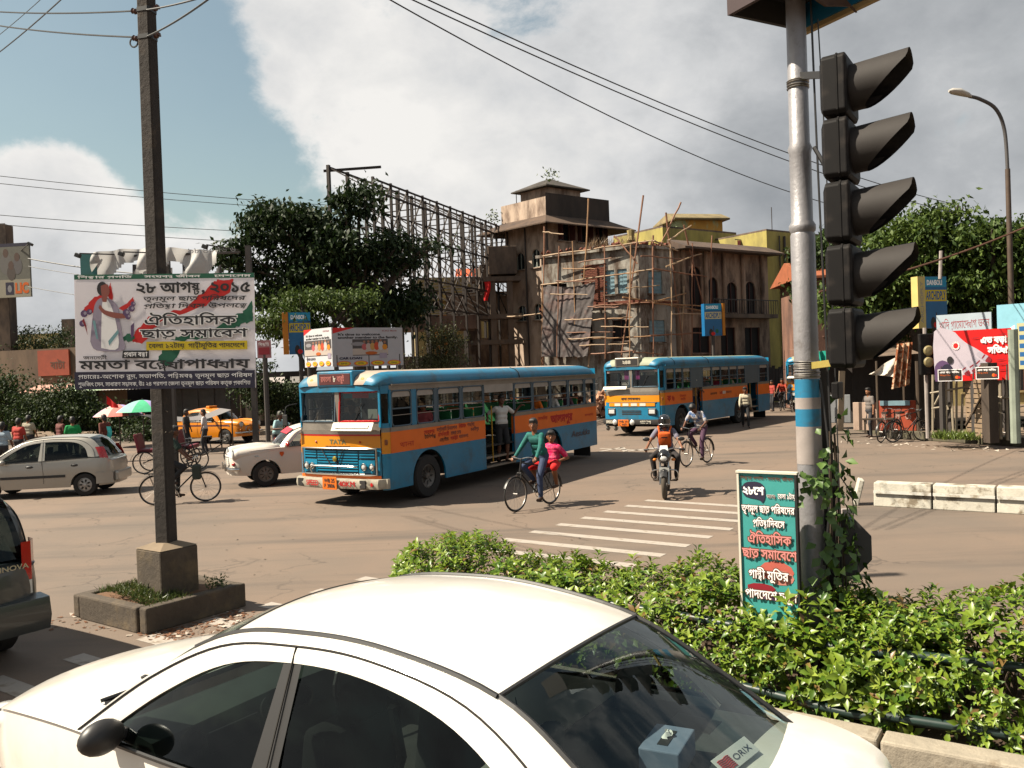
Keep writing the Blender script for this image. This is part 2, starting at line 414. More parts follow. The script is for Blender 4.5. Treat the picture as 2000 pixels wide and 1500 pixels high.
# ------------------------------------------------------------------ materials of the setting
def road_material():
 m = bpy.data.materials.new('dusty_asphalt'); m.use_nodes = True; nt = m.node_tree; N = nt.nodes; L = nt.links; b = N['Principled BSDF']
 g = N.new('ShaderNodeNewGeometry'); src = g.outputs['Position']
 def noise(s, d, r=.6, st=(1, 1, 1), rot=0.0):
  mp = N.new('ShaderNodeMapping'); mp.inputs['Scale'].default_value = st; mp.inputs['Rotation'].default_value = (0, 0, rot); L.new(src, mp.inputs[0])
  x = N.new('ShaderNodeTexNoise'); x.inputs['Scale'].default_value = s; x.inputs['Detail'].default_value = d; x.inputs['Roughness'].default_value = r; L.new(mp.outputs[0], x.inputs[0]); return x.outputs[0]
 def rng(v, a, b_, c, d):
  x = N.new('ShaderNodeMapRange'); L.new(v, x.inputs[0])
  for i, q in ((1, a), (2, b_), (3, c), (4, d)): x.inputs[i].default_value = q
  return x.outputs[0]
 def mix(f, a, c):
  x = N.new('ShaderNodeMix'); x.data_type = 'RGBA'; L.new(f, x.inputs[0])
  for i, q in ((6, a), (7, c)):
   if isinstance(q, tuple): x.inputs[i].default_value = (*q, 1)
   else: L.new(q, x.inputs[i])
  return x.outputs[2]
 c = mix(rng(noise(.22, 5, .6), .38, .64, 0, 1), (.152, .108, .079), (.113, .088, .069))      # dust drifts over greyer asphalt
 c = mix(rng(noise(.5, 6, .65, (.16, 1.6, 1), AXR), .50, .68, 0, .8), c, (.072, .058, .048))   # dark tyre-polished streaks along the traffic
 c = mix(rng(noise(.45, 7, .7, (.3, 1.3, 1), R(-20)), .60, .74, 0, .5), c, (.186, .139, .104))     # pale dust
 c = mix(rng(noise(1.7, 8, .72), .63, .72, 0, .6), c, (.068, .044, .030))                     # reddish dirt and oil spots
 c = mix(rng(noise(70, 3, .8), .35, .7, 0, .35), c, (.048, .040, .034))                        # aggregate
 vo = N.new('ShaderNodeTexVoronoi'); vo.feature = 'DISTANCE_TO_EDGE'; vo.inputs['Scale'].default_value = .45; wv = N.new('ShaderNodeVectorMath'); wv.operation = 'MULTIPLY_ADD'; nz = N.new('ShaderNodeTexNoise'); nz.inputs['Scale'].default_value = 1.3; nz.inputs['Detail'].default_value = 5; L.new(src, nz.inputs[0]); L.new(nz.outputs[1], wv.inputs[0]); wv.inputs[1].default_value = (1.6, 1.6, 0); L.new(src, wv.inputs[2]); L.new(wv.outputs[0], vo.inputs[0])
 ck = N.new('ShaderNodeMath'); ck.operation = 'MULTIPLY'; L.new(rng(vo.outputs[0], .003, .013, .5, 0), ck.inputs[0]); L.new(rng(noise(.3, 3), .45, .58, 0, 1), ck.inputs[1]); c = mix(ck.outputs[0], c, (.03, .024, .02))      # cracks
 L.new(c, b.inputs['Base Color']); b.inputs['Roughness'].default_value = .82; b.inputs['Specular IOR Level'].default_value = .35
 bp = N.new('ShaderNodeBump'); bp.inputs['Strength'].default_value = .35; bp.inputs['Distance'].default_value = .01
 L.new(noise(45, 6, .75), bp.inputs['Height']); L.new(bp.outputs[0], b.inputs['Normal']); return m
M_ROAD = road_material()
M_EARTH = mat('bare_earth', (.17, .115, .075), .95, var=.3, vscale=1.5, bump=.5, bscale=18, col2=(.10, .08, .055), c2scale=.8)
M_CONC = mat('weathered_concrete', (.26, .235, .20), .9, var=.25, vscale=3, bump=.35, bscale=25, col2=(.09, .08, .07), c2scale=1.6, c2lo=.5, c2hi=.68)
M_KERBW = mat('chipped_white_kerb_paint', (.56, .53, .46), .85, var=.2, vscale=4, bump=.4, bscale=22, col2=(.21, .175, .13), c2scale=2.4, c2lo=.52, c2hi=.62)
M_KERBY = mat('sooty_planter_concrete', (.085, .068, .052), .92, var=.35, vscale=3.2, bump=.6, bscale=16, col2=(.15, .115, .075), c2scale=2.0, c2lo=.5, c2hi=.65)
M_PAINT = mat('worn_road_paint', (.40, .36, .32), .75, var=.15, vscale=5, col2=(.21, .17, .13), c2scale=5, c2lo=.52, c2hi=.68)
M_SOIL = mat('dark_soil', (.085, .055, .035), .95, var=.4, vscale=5, bump=.8, bscale=14)
M_BLACK = mat('black_rubber', (.012, .011, .011), .75, var=.2)
ground = MB().quad((-1500, -800, -.02), (1500, -800, -.02), (1500, 2200, -.02), (-1500, 2200, -.02)).build('ground', M_EARTH); struct(ground)
road = MB().quad((-120, -60, 0), (120, -60, 0), (120, 95, 0), (-120, 95, 0)).build('road', M_ROAD); struct(road)
# zebra crossing: every stripe a piece of the road
me = MB().add([(0, -.11, 0), (2.85, -.11, 0), (2.85, .11, 0), (0, .11, 0)], [(0, 1, 2, 3)]).mesh('zebra_stripe', M_PAINT)
for k in range(-2, 17):
 p = Vector((-4.95, 8.2, .004)) + Vector((.637, .771, 0))*(.757*(k-.24))
 if 6 < k < 9: continue
 piece(me, 'zebra_stripe', road, p, (0, 0, AXR))
# painted letters on the far carriageway behind the bus
mb = MB()
for (x0, y0), (x1, y1) in (((1172, 882), (1215, 874)), ((1172, 876), (1260, 880)), ((1215, 874), (1222, 882)), ((1222, 882), (1300, 872))):
 a, b = G(x0, y0), G(x1, y1); mb.bar((a.x, a.y, .004), (b.x, b.y, .004), .16, .002)
o = mb.build('road_letter', M_PAINT, road)
# ------------------------------------------------------------------ far pavements
def strip(name, pts, w, h, m, kerb_m):
 """raised pavement along a polyline (kerb side = the polyline), w wide to its left"""
 top = MB(); P3 = [Vector((*p, 0)) for p in pts]
 for a, b in zip(P3[:-1], P3[1:]):
  d = (b-a).normalized(); n = Vector((-d.y, d.x, 0))*w
  top.add([a+Vector((0, 0, h)), b+Vector((0, 0, h)), b+n+Vector((0, 0, h)), a+n+Vector((0, 0, h))], [(0, 1, 2, 3)])
 o = struct(top.build(name, m))
 for a, b in zip(P3[:-1], P3[1:]):
  L_ = (b-a).length; n = max(1, int(L_/1.5)); d = (b-a)/n; rz = math.atan2(d.y, d.x)
  me = MB().box((0, 0, 0), (d.length-.015, .22, h+.03)).mesh('kerb_stone', kerb_m, bevel=.02)
  for i in range(n):
   c = a+d*(i+.5); piece(me, 'kerb_stone', o, (c.x, c.y, (h+.03)/2+rnd.uniform(-.01, .01)), (rnd.uniform(-.01, .01), rnd.uniform(-.01, .01), rz+rnd.uniform(-.012, .012)))
 return o
M_PAVE = mat('dusty_pavement', (.21, .155, .11), .9, var=.25, vscale=2, bump=.5, bscale=15, col2=(.13, .10, .075), c2scale=1.2)
pv = [(20.5, 15.0), (14.9, 24.6), (12.9, 28.8), (13.2, 32.5), (16.5, 38.5), (24.0, 50.0)]
pavement_right = strip('pavement_right', pv[::-1], 9.0, .24, M_PAVE, mat('mossy_kerb', (.115, .105, .07), .9, var=.3, vscale=3, bump=.5, bscale=16, col2=(.06, .05, .04), c2scale=2))
pl = [(-48, 42.5), (-17, 42.0), (-9, 43.0), (-1, 47.5), (8, 53.0)]
pavement_left = strip('pavement_left', pl, 12.0, .2, M_PAVE, M_CONC)
pavement_far = strip('pavement_far', [(8.3, 53.5), (16, 60), (30, 66)], 14.0, .2, M_PAVE, M_CONC)
# ------------------------------------------------------------------ far divider on the right: a low wall of white-painted kerb blocks
div = thing('road_divider', 'low divider of chipped white kerb blocks along the right carriageway', 'road divider', (6.62, 15.75, 0), AXR)
for k in range(16):
 L_ = .98; h = .44+rnd.uniform(-.01, .01)
 mb = MB().loft([[(x, -.0, 0), (x, .03, h*.55), (x, .055, h), (x, .36, h), (x, .4, 0)] for x in (k*1.0+.01, k*1.0+L_)])
 mb.build('kerb_block', M_KERBW, div, bevel=.015)
mb = MB().box((-.28, .1, .24), (.1, .34, .5), rot=(0, .25, .3)); mb.build('broken_slab', M_KERBW, div, bevel=.02)
for k in range(16):
 MB().box((k*1.0+.5, -.007, .27), (.97, .02, .055), rot=(-.1, 0, 0)).build('white_band', mat('white_band', (.62, .60, .55), .8, var=.15, col2=(.3, .26, .2), c2scale=5), div)
# ------------------------------------------------------------------ planted median between the two carriageways
MED0 = Vector((2.29, 6.5, 0)); HW = .82
med = struct(MB().add([ab(MED0, a, b, .25+(.05 if abs(b) < .5 else 0)) for a, b in ((-4.0, -HW+.1), (9, -HW+.1), (9, 0), (9, HW-.1), (-4.0, HW-.1), (-4.4, 0))], [(0, 1, 2, 5), (5, 2, 3, 4)]).build('median', M_SOIL))
me = MB().box((0, 0, 0), (.88, .2, .34)).mesh('kerb_stone', mat('pale_kerb_stone', (.36, .32, .26), .9, var=.25, vscale=4, bump=.5, bscale=18, col2=(.17, .13, .09), c2scale=2.2, c2lo=.5, c2hi=.62), bevel=.018)
for sgn in (-1, 1):
 for k in range(14):
  c = ab(MED0, -3.9+.45+k*.9, sgn*HW, .15); piece(me, 'kerb_stone', med, c+Vector((0, 0, rnd.uniform(-.012, .012))), (rnd.uniform(-.02, .02), rnd.uniform(-.012, .012), AXR+rnd.uniform(-.015, .015)))
for k in range(5):
 t = math.pi/2+math.pi*(k+.5)/5; c = ab(MED0, -3.95+HW*math.cos(t), HW*math.sin(t), .15)
 piece(me, 'kerb_stone', med, c, (0, 0, AXR+t+math.pi/2), (.56, 1, 1))
for k in range(2):                                   # pipe rail lying along the hedge, two lengths high and low
 pass
M_PIPE = mat('dark_green_pipe', (.018, .035, .03), .4, var=.3, vscale=6, col2=(.12, .07, .04), c2scale=5, c2lo=.6, c2hi=.7)
rail = thing('pipe_rail', 'dark green pipe rail running low through the hedge', 'railing', MED0+Vector((0, 0, .25)), AXR)
for z, b in ((.14, -.60), (.50, -.38)):
 MB().tube(cr([(-3.7, b+.12, z), (-2.2, b+.02, z+.02), (-.8, b, z), (.3, b-.06, z-.05), (.55, b-.05, z-.04)], 5), .032, 10).build('pipe', M_PIPE, rail, smooth=True)
 MB().tube(cr([(.55, b-.05, z-.03), (2.2, b, z+.01), (4.5, b+.02, z+.06), (8, b, z)], 5), .033, 10).build('pipe', M_PIPE, rail, smooth=True)
for a in (-3.3, -1.7, .5, 2.4, 4.3, 6.2): MB().tube([(a, -.47, -.05), (a, -.40, .54)], .028, 8).build('post', M_PIPE, rail, smooth=True)
# ------------------------------------------------------------------ leaves
def leaf_mesh(name, base, dirs, ups, L_, W_, m, fold=.25, curl=.25, quads=True):
 """one folded leaf per row: base point, growth direction, up hint, length, width (numpy arrays)"""
 n = len(base); d = dirs/np.linalg.norm(dirs, axis=1)[:, None]; s = np.cross(d, ups); s /= np.maximum(np.linalg.norm(s, axis=1), 1e-6)[:, None]; u = np.cross(s, d)
 L_ = np.broadcast_to(L_, n)[:, None]; W_ = np.broadcast_to(W_, n)[:, None]
 a = base; t = base+d*L_-u*L_*curl
 if quads:
  m1 = base+d*L_*.5+u*L_*.02; l = base+d*L_*.5+s*W_*.5+u*W_*fold; r = base+d*L_*.5-s*W_*.5+u*W_*fold
  V = np.stack([a, l, t, r, m1], 1).reshape(-1, 3); k = 5
  F = np.array([[0, 4, 1], [1, 4, 2], [2, 4, 3], [3, 4, 0]])
 else:
  l = base+d*L_*.45+s*W_*.5; r = base+d*L_*.5-s*W_*.5; V = np.stack([a, l, t, r], 1).reshape(-1, 3); k = 4; F = np.array([[0, 3, 1], [1, 3, 2]])
 F = (F[None]+(np.arange(n)*k)[:, None, None]).reshape(-1, 3)
 me = bpy.data.meshes.new(name); me.vertices.add(len(V)); me.vertices.foreach_set('co', V.astype(np.float32).ravel())
 me.loops.add(F.size); me.loops.foreach_set('vertex_index', F.astype(np.int32).ravel()); me.polygons.add(len(F))
 me.polygons.foreach_set('loop_start', np.arange(0, F.size, 3, dtype=np.int32)); me.polygons.foreach_set('loop_total', np.full(len(F), 3, dtype=np.int32))
 me.materials.append(m); me.update(calc_edges=True); me.validate(); return me
def leaves_obj(name, parent, *a, **k):
 o = bpy.data.objects.new(name, leaf_mesh(name, *a, **k)); COL.objects.link(o); o['kind'] = 'stuff'
 if parent is not None: o.parent = parent
 return o
M_HEDGE = leafmat('hedge_leaf', (.04, .10, .008), (.20, .275, .024), .38, .3, (.15, .09, .03))
M_HEDGE2 = leafmat('new_hedge_leaf', (.16, .26, .03), (.27, .33, .05), .4, .35)
M_TWIG = mat('brown_twig', (.07, .05, .035), .9)
def hedge(name, label, a0, a1, seed, dens=1.0):
 g = np.random.default_rng(seed); root = thing(name, label, 'hedge', MED0+Vector((0, 0, .25)), AXR)
 nsh = int(470*(a1-a0)*dens); B = []; D = []; LL = []
 # shoots: on the outer skin of an uneven rounded hedge; each shoot carries a whorl of leaves
 hgt = lambda a: .80+.07*np.sin(a*2.1+seed)+.05*np.sin(a*5.3+1)+.03*np.sin(a*11)
 sh_a = g.uniform(a0, a1, nsh); th = g.uniform(-.35, math.pi+.35, nsh); rr = 1-np.abs(g.normal(0, .13, nsh))
 end = np.minimum(1, np.sqrt(np.clip(np.minimum(sh_a-a0, a1-sh_a)/.35, .08, 1)))
 wid = .70*end; h = hgt(sh_a)*(.75+.25*end)
 c = np.sign(np.cos(th))*np.abs(np.cos(th))**.7
 y = wid*c*rr+g.normal(0, .02, nsh); z = .10+(h-.10)*np.clip(np.sin(th), -.25, 1)**1*rr*np.where(np.sin(th) > 0, 1, .5)+g.normal(0, .02, nsh)
 z = np.where(np.sin(th) < .1, g.uniform(.0, .45, nsh), z)
 tall = g.random(nsh) < .035; z = np.where(tall & (np.sin(th) > .6), z+g.uniform(.04, .16, nsh), z)
 tip = np.stack([sh_a, y, z], 1); out = np.stack([g.normal(0, .35, nsh), c*.8+g.normal(0, .2, nsh), np.sin(th).clip(0, 1)+.45+g.normal(0, .2, nsh)], 1); out /= np.linalg.norm(out, axis=1)[:, None]
 nl = 8; ang = np.arange(nl)*2.4
 e1 = np.cross(out, np.array([.31, .17, .93])); e1 /= np.linalg.norm(e1, axis=1)[:, None]; e2 = np.cross(out, e1)
 ph = g.uniform(0, 6.28, nsh)
 for j in range(nl):
  a_ = ph+ang[j]; rad = e1*np.cos(a_)[:, None]+e2*np.sin(a_)[:, None]; lift = .15+.9*(j/nl)
  B.append(tip-out*(.075*(1-j/nl))[...] if False else tip-out*.075*(1-j/nl)); D.append(rad+out*lift+g.normal(0, .12, (nsh, 3))); LL.append(g.uniform(.05, .112, nsh)*(1-.25*j/nl)*(1+.22*np.sin(sh_a*3.7+y*9)))
 B, D, LL = np.concatenate(B), np.concatenate(D), np.concatenate(LL); U = np.tile(out, (nl, 1))
 new = np.tile(g.random(nsh) < .22, nl) & (np.repeat(np.arange(nl), nsh) > 3)
 leaves_obj('foliage', root, B[~new], D[~new], U[~new], LL[~new], LL[~new]*.46, M_HEDGE, curl=.18)
 leaves_obj('young_foliage', root, B[new], D[new], U[new], LL[new], LL[new]*.44, M_HEDGE2, curl=.12)
 mb = MB()
 for i in range(int(26*(a1-a0))):
  x = rnd.uniform(a0+.1, a1-.1); yy = rnd.uniform(-.22, .22); q = [(x, yy, -.02), (x+rnd.uniform(-.06, .06), yy*1.4, .2), (x+rnd.uniform(-.18, .18), yy*2+rnd.uniform(-.1, .1), .5)]
  mb.tube(q, [.014, .010, .005], 5)
 o = mb.build('stem', M_TWIG, root); o['kind'] = 'stuff'
 return root
hedge('hedge', 'clipped leafy hedge between the white sedan and the zebra crossing', -4.2, .95, 3)
hedge('hedge', 'leafy hedge beyond the silver signal pole, towards the picture edge', .15, 5.6, 5, .95)
# ------------------------------------------------------------------ cars
M_GLASS = glass('tinted_car_glass', (.62, .68, .65)); M_GLASSD = glass('dark_tinted_glass', (.22, .26, .25), 0, .018); M_CLEAR = glass('clear_glass', (.80, .85, .84))
M_TYRE = mat('tyre_rubber', (.020, .018, .017), .85, var=.25, vscale=8); M_RIM = mat('silver_wheel', (.42, .41, .40), .35, .7, var=.1)
M_STEELRIM = mat('dusty_steel_wheel', (.17, .155, .14), .55, .4, var=.25); M_CHROME = mat('chrome', (.62, .60, .57), .18, 1.0, var=.1)
M_TRIM = mat('black_plastic_trim', (.022, .021, .021), .45, var=.15); M_SEAM = mat('panel_gap', (.015, .013, .011), .9, var=0)
M_INTER = mat('dark_car_interior', (.030, .029, .028), .8, var=.2); M_SEATC = mat('grey_seat_cloth', (.06, .058, .055), .9, var=.25, vscale=6)
M_REDL = mat('red_lamp_lens', (.42, .012, .015), .2, var=.05, coat=.6); M_CLEARL = mat('clear_lamp_lens', (.62, .62, .60), .12, var=.05, coat=.8); M_AMBL = mat('amber_lens', (.6, .2, .03), .2, var=.05)
def wheel(root, loc, r, w, style, side):
 """tyre + rim + hub, axle along local Y; side = +1 left, -1 right"""
 wh = bpy.data.objects.new('wheel', None); COL.objects.link(wh); wh.parent = root; wh.location = loc
 Mx = TM((0, 0, 0), (R(-90)*side, 0, 0))          # lathe axis -> outward
 rr = r*(.62 if style != 'bus' else .56)
 MB().lathe([(rr, -w/2), (r*.93, -w/2), (r, -w*.36), (r, w*.36), (r*.93, w/2), (rr, w*.5), (rr*.97, w*.36), (rr*.97, -w*.4)], 32, Mx).build('tyre', M_TYRE, wh, smooth=True)
 mr = M_STEELRIM if style in ('steel', 'bus') else M_RIM
 mb = MB().lathe([(rr, -w*.4), (rr, w*.40), (rr*.9, w*.42), (rr*.82, w*.30), (rr*.3, w*.34 if style != 'bus' else w*.1), (rr*.24, w*.42), (0, w*.44)], 28, Mx)
 mb.build('rim', mr, wh, smooth=True)
 n = 7 if style == 'alloy' else 8; key = ('hole', round(r, 3), style); mw = w*.40 if style == 'alloy' else w*.345
 if key not in KIDS: KIDS[key] = MB().box((rr*.56, 0, 0), (rr*.34, rr*(.22 if style == 'alloy' else .10), .012)).mesh('wheel_opening', M_SEAM, bevel=.004)
 for i in range(n):
  q = Mx @ Matrix.Rotation(2*math.pi*i/n, 4, 'Z') @ Matrix.Translation((0, 0, mw)); ob = piece(KIDS[key], 'wheel_opening', wh); ob.matrix_local = q
 return wh
def car(name, label, loc, yaw, S, A, Bc, C, bulge, hood, trunk, xw, rw, paint, glassm, iw=(2, 5), scale=1.0, style='steel', zs=.24, belt_drop=0.0, cat='car', split=None, interior=True, body_rough=None, group=None):
 root = thing(name, label, cat, loc, yaw, scale=scale, group=group)
 sp = np.array([tuple(p) for p in cr(S, 8)]); o = np.argsort(sp[:, 0]); sp = sp[o]
 sy = lambda x: float(np.interp(x, sp[:, 0], sp[:, 1])); sz = lambda x: float(np.interp(x, sp[:, 0], sp[:, 2]))
 x0, x1 = sp[0, 0], sp[-1, 0]
 hp = np.array(hood); tp = np.array(trunk)
 hz = lambda x: float(np.interp(x, hp[::1, 0][np.argsort(hp[:, 0])], hp[:, 1][np.argsort(hp[:, 0])])); tz = lambda x: float(np.interp(x, np.sort(tp[:, 0]), tp[:, 1][np.argsort(tp[:, 0])]))
 def zlow(x):
  z = zs+.05*max(0, abs(x-(x0+x1)/2)-(x1-x0)*.36)
  for w in xw:
   q = (rw*1.17)**2-(x-w)**2
   if q > 0: z = max(z, rw*.98+math.sqrt(q))
  return min(z, sz(x)-.08)
 xs = sorted(set([round(x0+(x1-x0)*i/56, 4) for i in range(57)]+[w+s_*rw*1.17*math.cos(t) for w in xw for t in [math.pi*k/14 for k in range(15)] for s_ in (1,) if x0 < w+rw*1.17*math.cos(t) < x1]))
 rows = (0, .18, .42, .68, .88, 1.0)
 def side_pt(x, t, sd):
  zl, zt = zlow(x), sz(x); z = zl+(zt-zl)*t; ys = sy(x)
  # tumblehome: widest at about z = .62 of the shoulder height
  f = (z-zs)/max(zt-zs, .01); y = ys*(.955+.055*math.sin(min(1, max(0, f))*math.pi*.86))
  return (x, y*sd, z)
 body = MB()
 for sd in (1, -1):
  vs = [side_pt(x, t, sd) for x in xs for t in rows]; n = len(rows)
  body.add(vs, [((i*n+j), (i+1)*n+j, (i+1)*n+j+1, i*n+j+1) if sd > 0 else ((i*n+j), i*n+j+1, (i+1)*n+j+1, (i+1)*n+j) for i in range(len(xs)-1) for j in range(n-1)])
  for w in xw:                                 # inner wheel arch lip
   pts = [(w+rw*1.17*math.cos(t), rw*.98+rw*1.17*math.sin(t)) for t in [math.pi*k/14 for k in range(15)]]
   body.add([(x, sd*sy(x)*.985, z) for x, z in pts]+[(x, sd*(sy(x)-.22), z) for x, z in pts], [(i, i+1, i+16, i+15) for i in range(14)])
 nrow = 13
 for xe, bul in ((x1, .13), (x0, -.10)):          # nose and tail
  n = len(rows); vs = []
  for t in rows:
   a = side_pt(xe, t, 1)
   for k in range(nrow):
    u = 1-2*k/(nrow-1); vs.append((xe+bul*(1-abs(u)**2.6)*(.75+.25*math.sin(t*3.1)), a[1]*u, a[2]+(((hz(xe) if bul > 0 else tz(xe))-a[2])*(1-u*u)*t)))
  body.add(vs, [(j*nrow+k, j*nrow+k+1, (j+1)*nrow+k+1, (j+1)*nrow+k) for j in range(n-1) for k in range(nrow-1)])
 for (xa, xb, fz, bul) in ((hp[:, 0].min(), x1, hz, .13), (x0, tp[:, 0].max(), tz, -.10)):   # hood and boot lid
  def fn(u, v):
   x = xa+(xb-xa)*u; t = 2*v-1; e = max(0, (u-.8)/.2) if bul > 0 else max(0, (.2-u)/.2)
   return (x+bul*(1-abs(t)**2.6)*e, sy(x)*t*.999, sz(x)+(fz(x)-sz(x))*(1-t*t*abs(t)**.4))
  body.grid(fn, 16, 14)
 body.build('body', paint, root, smooth='all', merge=True)
 cA, cB, cC = cr(A, 6), cr(Bc, 6), cr(C, 6); nb = len(cC); bl = cr([(b[0], 0, b[1]) for b in bulge], 6); rootC = []
 def span(k, t):
  p = cC[k]; return (p.x+bl[k].x*(1-t*t), p.y*t, p.z+bl[k].z*(1-t*t))
 i1, i2 = iw[0]*6, iw[1]*6
 def panel(k0, k1, nm, m, inset=0.0, dz=0.0):
  vs = []; w = 17
  for k in range(k0, k1+1):
   for j in range(w): p = span(k, (1-2*j/(w-1))*(1-inset)); vs.append((p[0], p[1], p[2]+dz))
  return MB().add(vs, [(i*w+j, i*w+j+1, (i+1)*w+j+1, (i+1)*w+j) for i in range(k1-k0) for j in range(w-1)]).build(nm, m, root, smooth='all')
 panel(i1, i2, 'roof', paint); panel(0, i1, 'windscreen', glassm); panel(i2, nb-1, 'rear_window', glassm)
 pil = MB()
 for sd in (1, -1):
  f = lambda p: (p.x, p.y*sd, p.z)
  rowsS = [[f(p) for p in cA], [f(a.lerp(b, .5)+Vector((0, .004, 0))) for a, b in zip(cA, cB)], [f(p) for p in cB], [f(b.lerp(c, .55)+Vector((0, .006, .006))) for b, c in zip(cB, cC)], [f(p) for p in cC]]
  n = len(cA); vs = [p for r_ in rowsS for p in r_]
  pil.add(vs, [(j*n+i, j*n+i+1, (j+1)*n+i+1, (j+1)*n+i) for j in range(4) for i in range(n-1)])
  # inner lip of the window opening
  pil.add([f(p) for p in cA]+[(p.x, (p.y-.05)*sd, p.z-.01) for p in cA], [(i, i+1, n+i+1, n+i) for i in range(n-1)])
  # side glass
  gl = MB(); ax0, ax1 = cA[-1].x, cA[0].x; vs = []
  for p in cA:
   b = (p.x, (sy(p.x)-.02)*sd, min(sz(p.x)-.005, p.z)); a = (p.x, (p.y-.014)*sd, p.z)
   vs += [a, tuple((Vector(a)+Vector(b))/2+Vector((0, .008*sd, 0))), b]
  gl.add(vs, [(i*3+j, i*3+j+1, (i+1)*3+j+1, (i+1)*3+j) for i in range(n-1) for j in range(2)])
  gl.build('side_window', M_GLASSD if style == 'alloy0' else glassm, root, smooth='all')
  sm = MB(); sm.tube([(p.x, (p.y+.003)*sd, p.z+.001) for p in cB], .0045, 5)
  if split is not None:
   for q, xe in enumerate(split):
    top = min(cB, key=lambda p: abs(p.x-xe[0])+ (0 if p.z > 1.1 else 9)); low = (xe[1], (sy(xe[1])*1.008)*sd, zs+.12)
    sm.tube([(xe[0], (top.y+.004)*sd, top.z), (xe[0]+.3*(xe[1]-xe[0]), sy(xe[0])*sd*1.002, sz(xe[0])+.005), (xe[1], sy(xe[1])*1.012*sd, .6), low], .004, 5)
  sm.build('door_gap', M_SEAM, root)
  MB().tube([(p.x, p.y*sd, p.z+.004) for p in cC[i1-3:i2+1]], .011, 6).build('roof_moulding', M_TRIM, root)
  if split is not None:
   xe = split[0][0]; pt = min(cA, key=lambda p: abs(p.x-xe)+(0 if p.z > 1.05 else 9))
   MB().add([(xe+.05, (pt.y-.004)*sd, pt.z), (xe-.05, (pt.y-.004)*sd, pt.z), (xe-.075, (sy(xe)-.008)*sd, sz(xe)), (xe+.075, (sy(xe)-.008)*sd, sz(xe))], [(0, 1, 2, 3)]).build('door_pillar', M_TRIM if style == 'alloy0' else paint if style == 'hatch' else M_TRIM, root)
  MB().tube([(x, (sy(x)-.003)*sd, sz(x)+.002) for x in np.linspace(ax0, ax1, 24)], .010, 5).build('waist_seal', M_TRIM, root)
 pil.build('window_frame', paint, root, smooth='all')
 for x in xw:
  for sd in (1, -1):
   wheel(root, (x, sd*(sy(x)-.10), rw), rw, .19, 'alloy' if style in ('alloy', 'hatch', 'alloy0') else 'steel', sd)
 if interior:
  fl = MB().box(((x0+x1)/2, 0, .32), ((x1-x0)*.80, sy(0)*1.7, .04)); fl.box((hp[:, 0].min()-.05, 0, .62), (.1, sy(0)*1.7, .5)); fl.box((tp[:, 0].max()+.0, 0, .62), (.1, sy(0)*1.7, .5)); fl.build('cabin_floor', M_INTER, root)
  return root, sy, sz, cA, cB, cC, span
 return root, sy, sz, cA, cB, cC, span
def seat(root, x, y, w, ztop=1.12, m=None, headrest=True):
 m = m or M_SEATC; mb = MB()
 mb.loft([[(x+a, y+s_*w/2*k, z) for s_, a, z in ((1, .1, .42), (1, .0, .66), (-1, .0, .66), (-1, .1, .42))] for k in (1,)]+[[(x-.22+.0, y+s_*w/2, z) for s_, z in ((1, .42), (1, .62), (-1, .62), (-1, .42))]], caps=True)
 st = MB().box((x+.12, y, .52), (.5, w, .16)); st.box((x-.16, y, .52+(ztop-.52)/2), (.14, w*.94, ztop-.46), rot=(0, -.16, 0))
 if headrest:
  for q in ([y] if w < .8 else [y-w*.3, y+w*.3]): st.box((x-.26, q, ztop+.1), (.09, .24, .17), rot=(0, -.12, 0))
 return st.build('seat', m, root, bevel=.035, smooth=True)
M_WHITECAR = mat('warm_white_car_paint', (.84, .81, .755), .28, var=.05, vscale=2.2, coat=.8, col2=(.70, .65, .56), c2scale=1.7, c2lo=.5, c2hi=.8)
SED_S = [(-2.14, .56, .90), (-2.05, .68, .955), (-1.85, .765, .985), (-1.6, .80, .99), (-1.2, .82, .98), (-.5, .835, .955), (.4, .835, .93), (1.0, .82, .915), (1.4, .80, .895), (1.85, .765, .85), (2.2, .70, .78), (2.45, .58, .66)]
SED_A = [(1.02, .785, .92), (.66, .715, 1.15), (.28, .66, 1.325), (-.1, .637, 1.388), (-.5, .633, 1.392), (-.9, .652, 1.32), (-1.2, .70, 1.17), (-1.37, .755, .985)]
SED_B = [(1.20, .80, .91), (.76, .70, 1.20), (.33, .632, 1.39), (-.1, .608, 1.448), (-.52, .604, 1.452), (-.98, .622, 1.375), (-1.34, .685, 1.185), (-1.54, .775, .985)]
SED_C = [(1.30, .70, .90), (.80, .615, 1.215), (.36, .56, 1.415), (-.1, .545, 1.478), (-.55, .54, 1.478), (-1.06, .545, 1.395), (-1.42, .585, 1.205), (-1.72, .63, 1.01)]
SED_U = [(.17, .03), (.11, .035), (.055, .045), (0, .05), (0, .05), (-.05, .045), (-.085, .03), (-.11, .02)]
sedan, sy_, sz_, cA_, cB_, cC_, span_ = car('white_sedan', 'white sedan in the foreground beside the hedge, cropped by the picture edge', (-.72, 4.33, 0), R(145.8), SED_S, SED_A, SED_B, SED_C, SED_U,
 [(1.15, .97), (1.3, .985), (1.6, .975), (1.95, .925), (2.25, .85), (2.45, .74)], [(-2.14, .965), (-2.0, 1.03), (-1.85, 1.05), (-1.68, 1.06)], (1.52, -1.28), .295, M_WHITECAR, M_GLASS, scale=1.09, style='alloy0', split=[(-.12, -.2)])
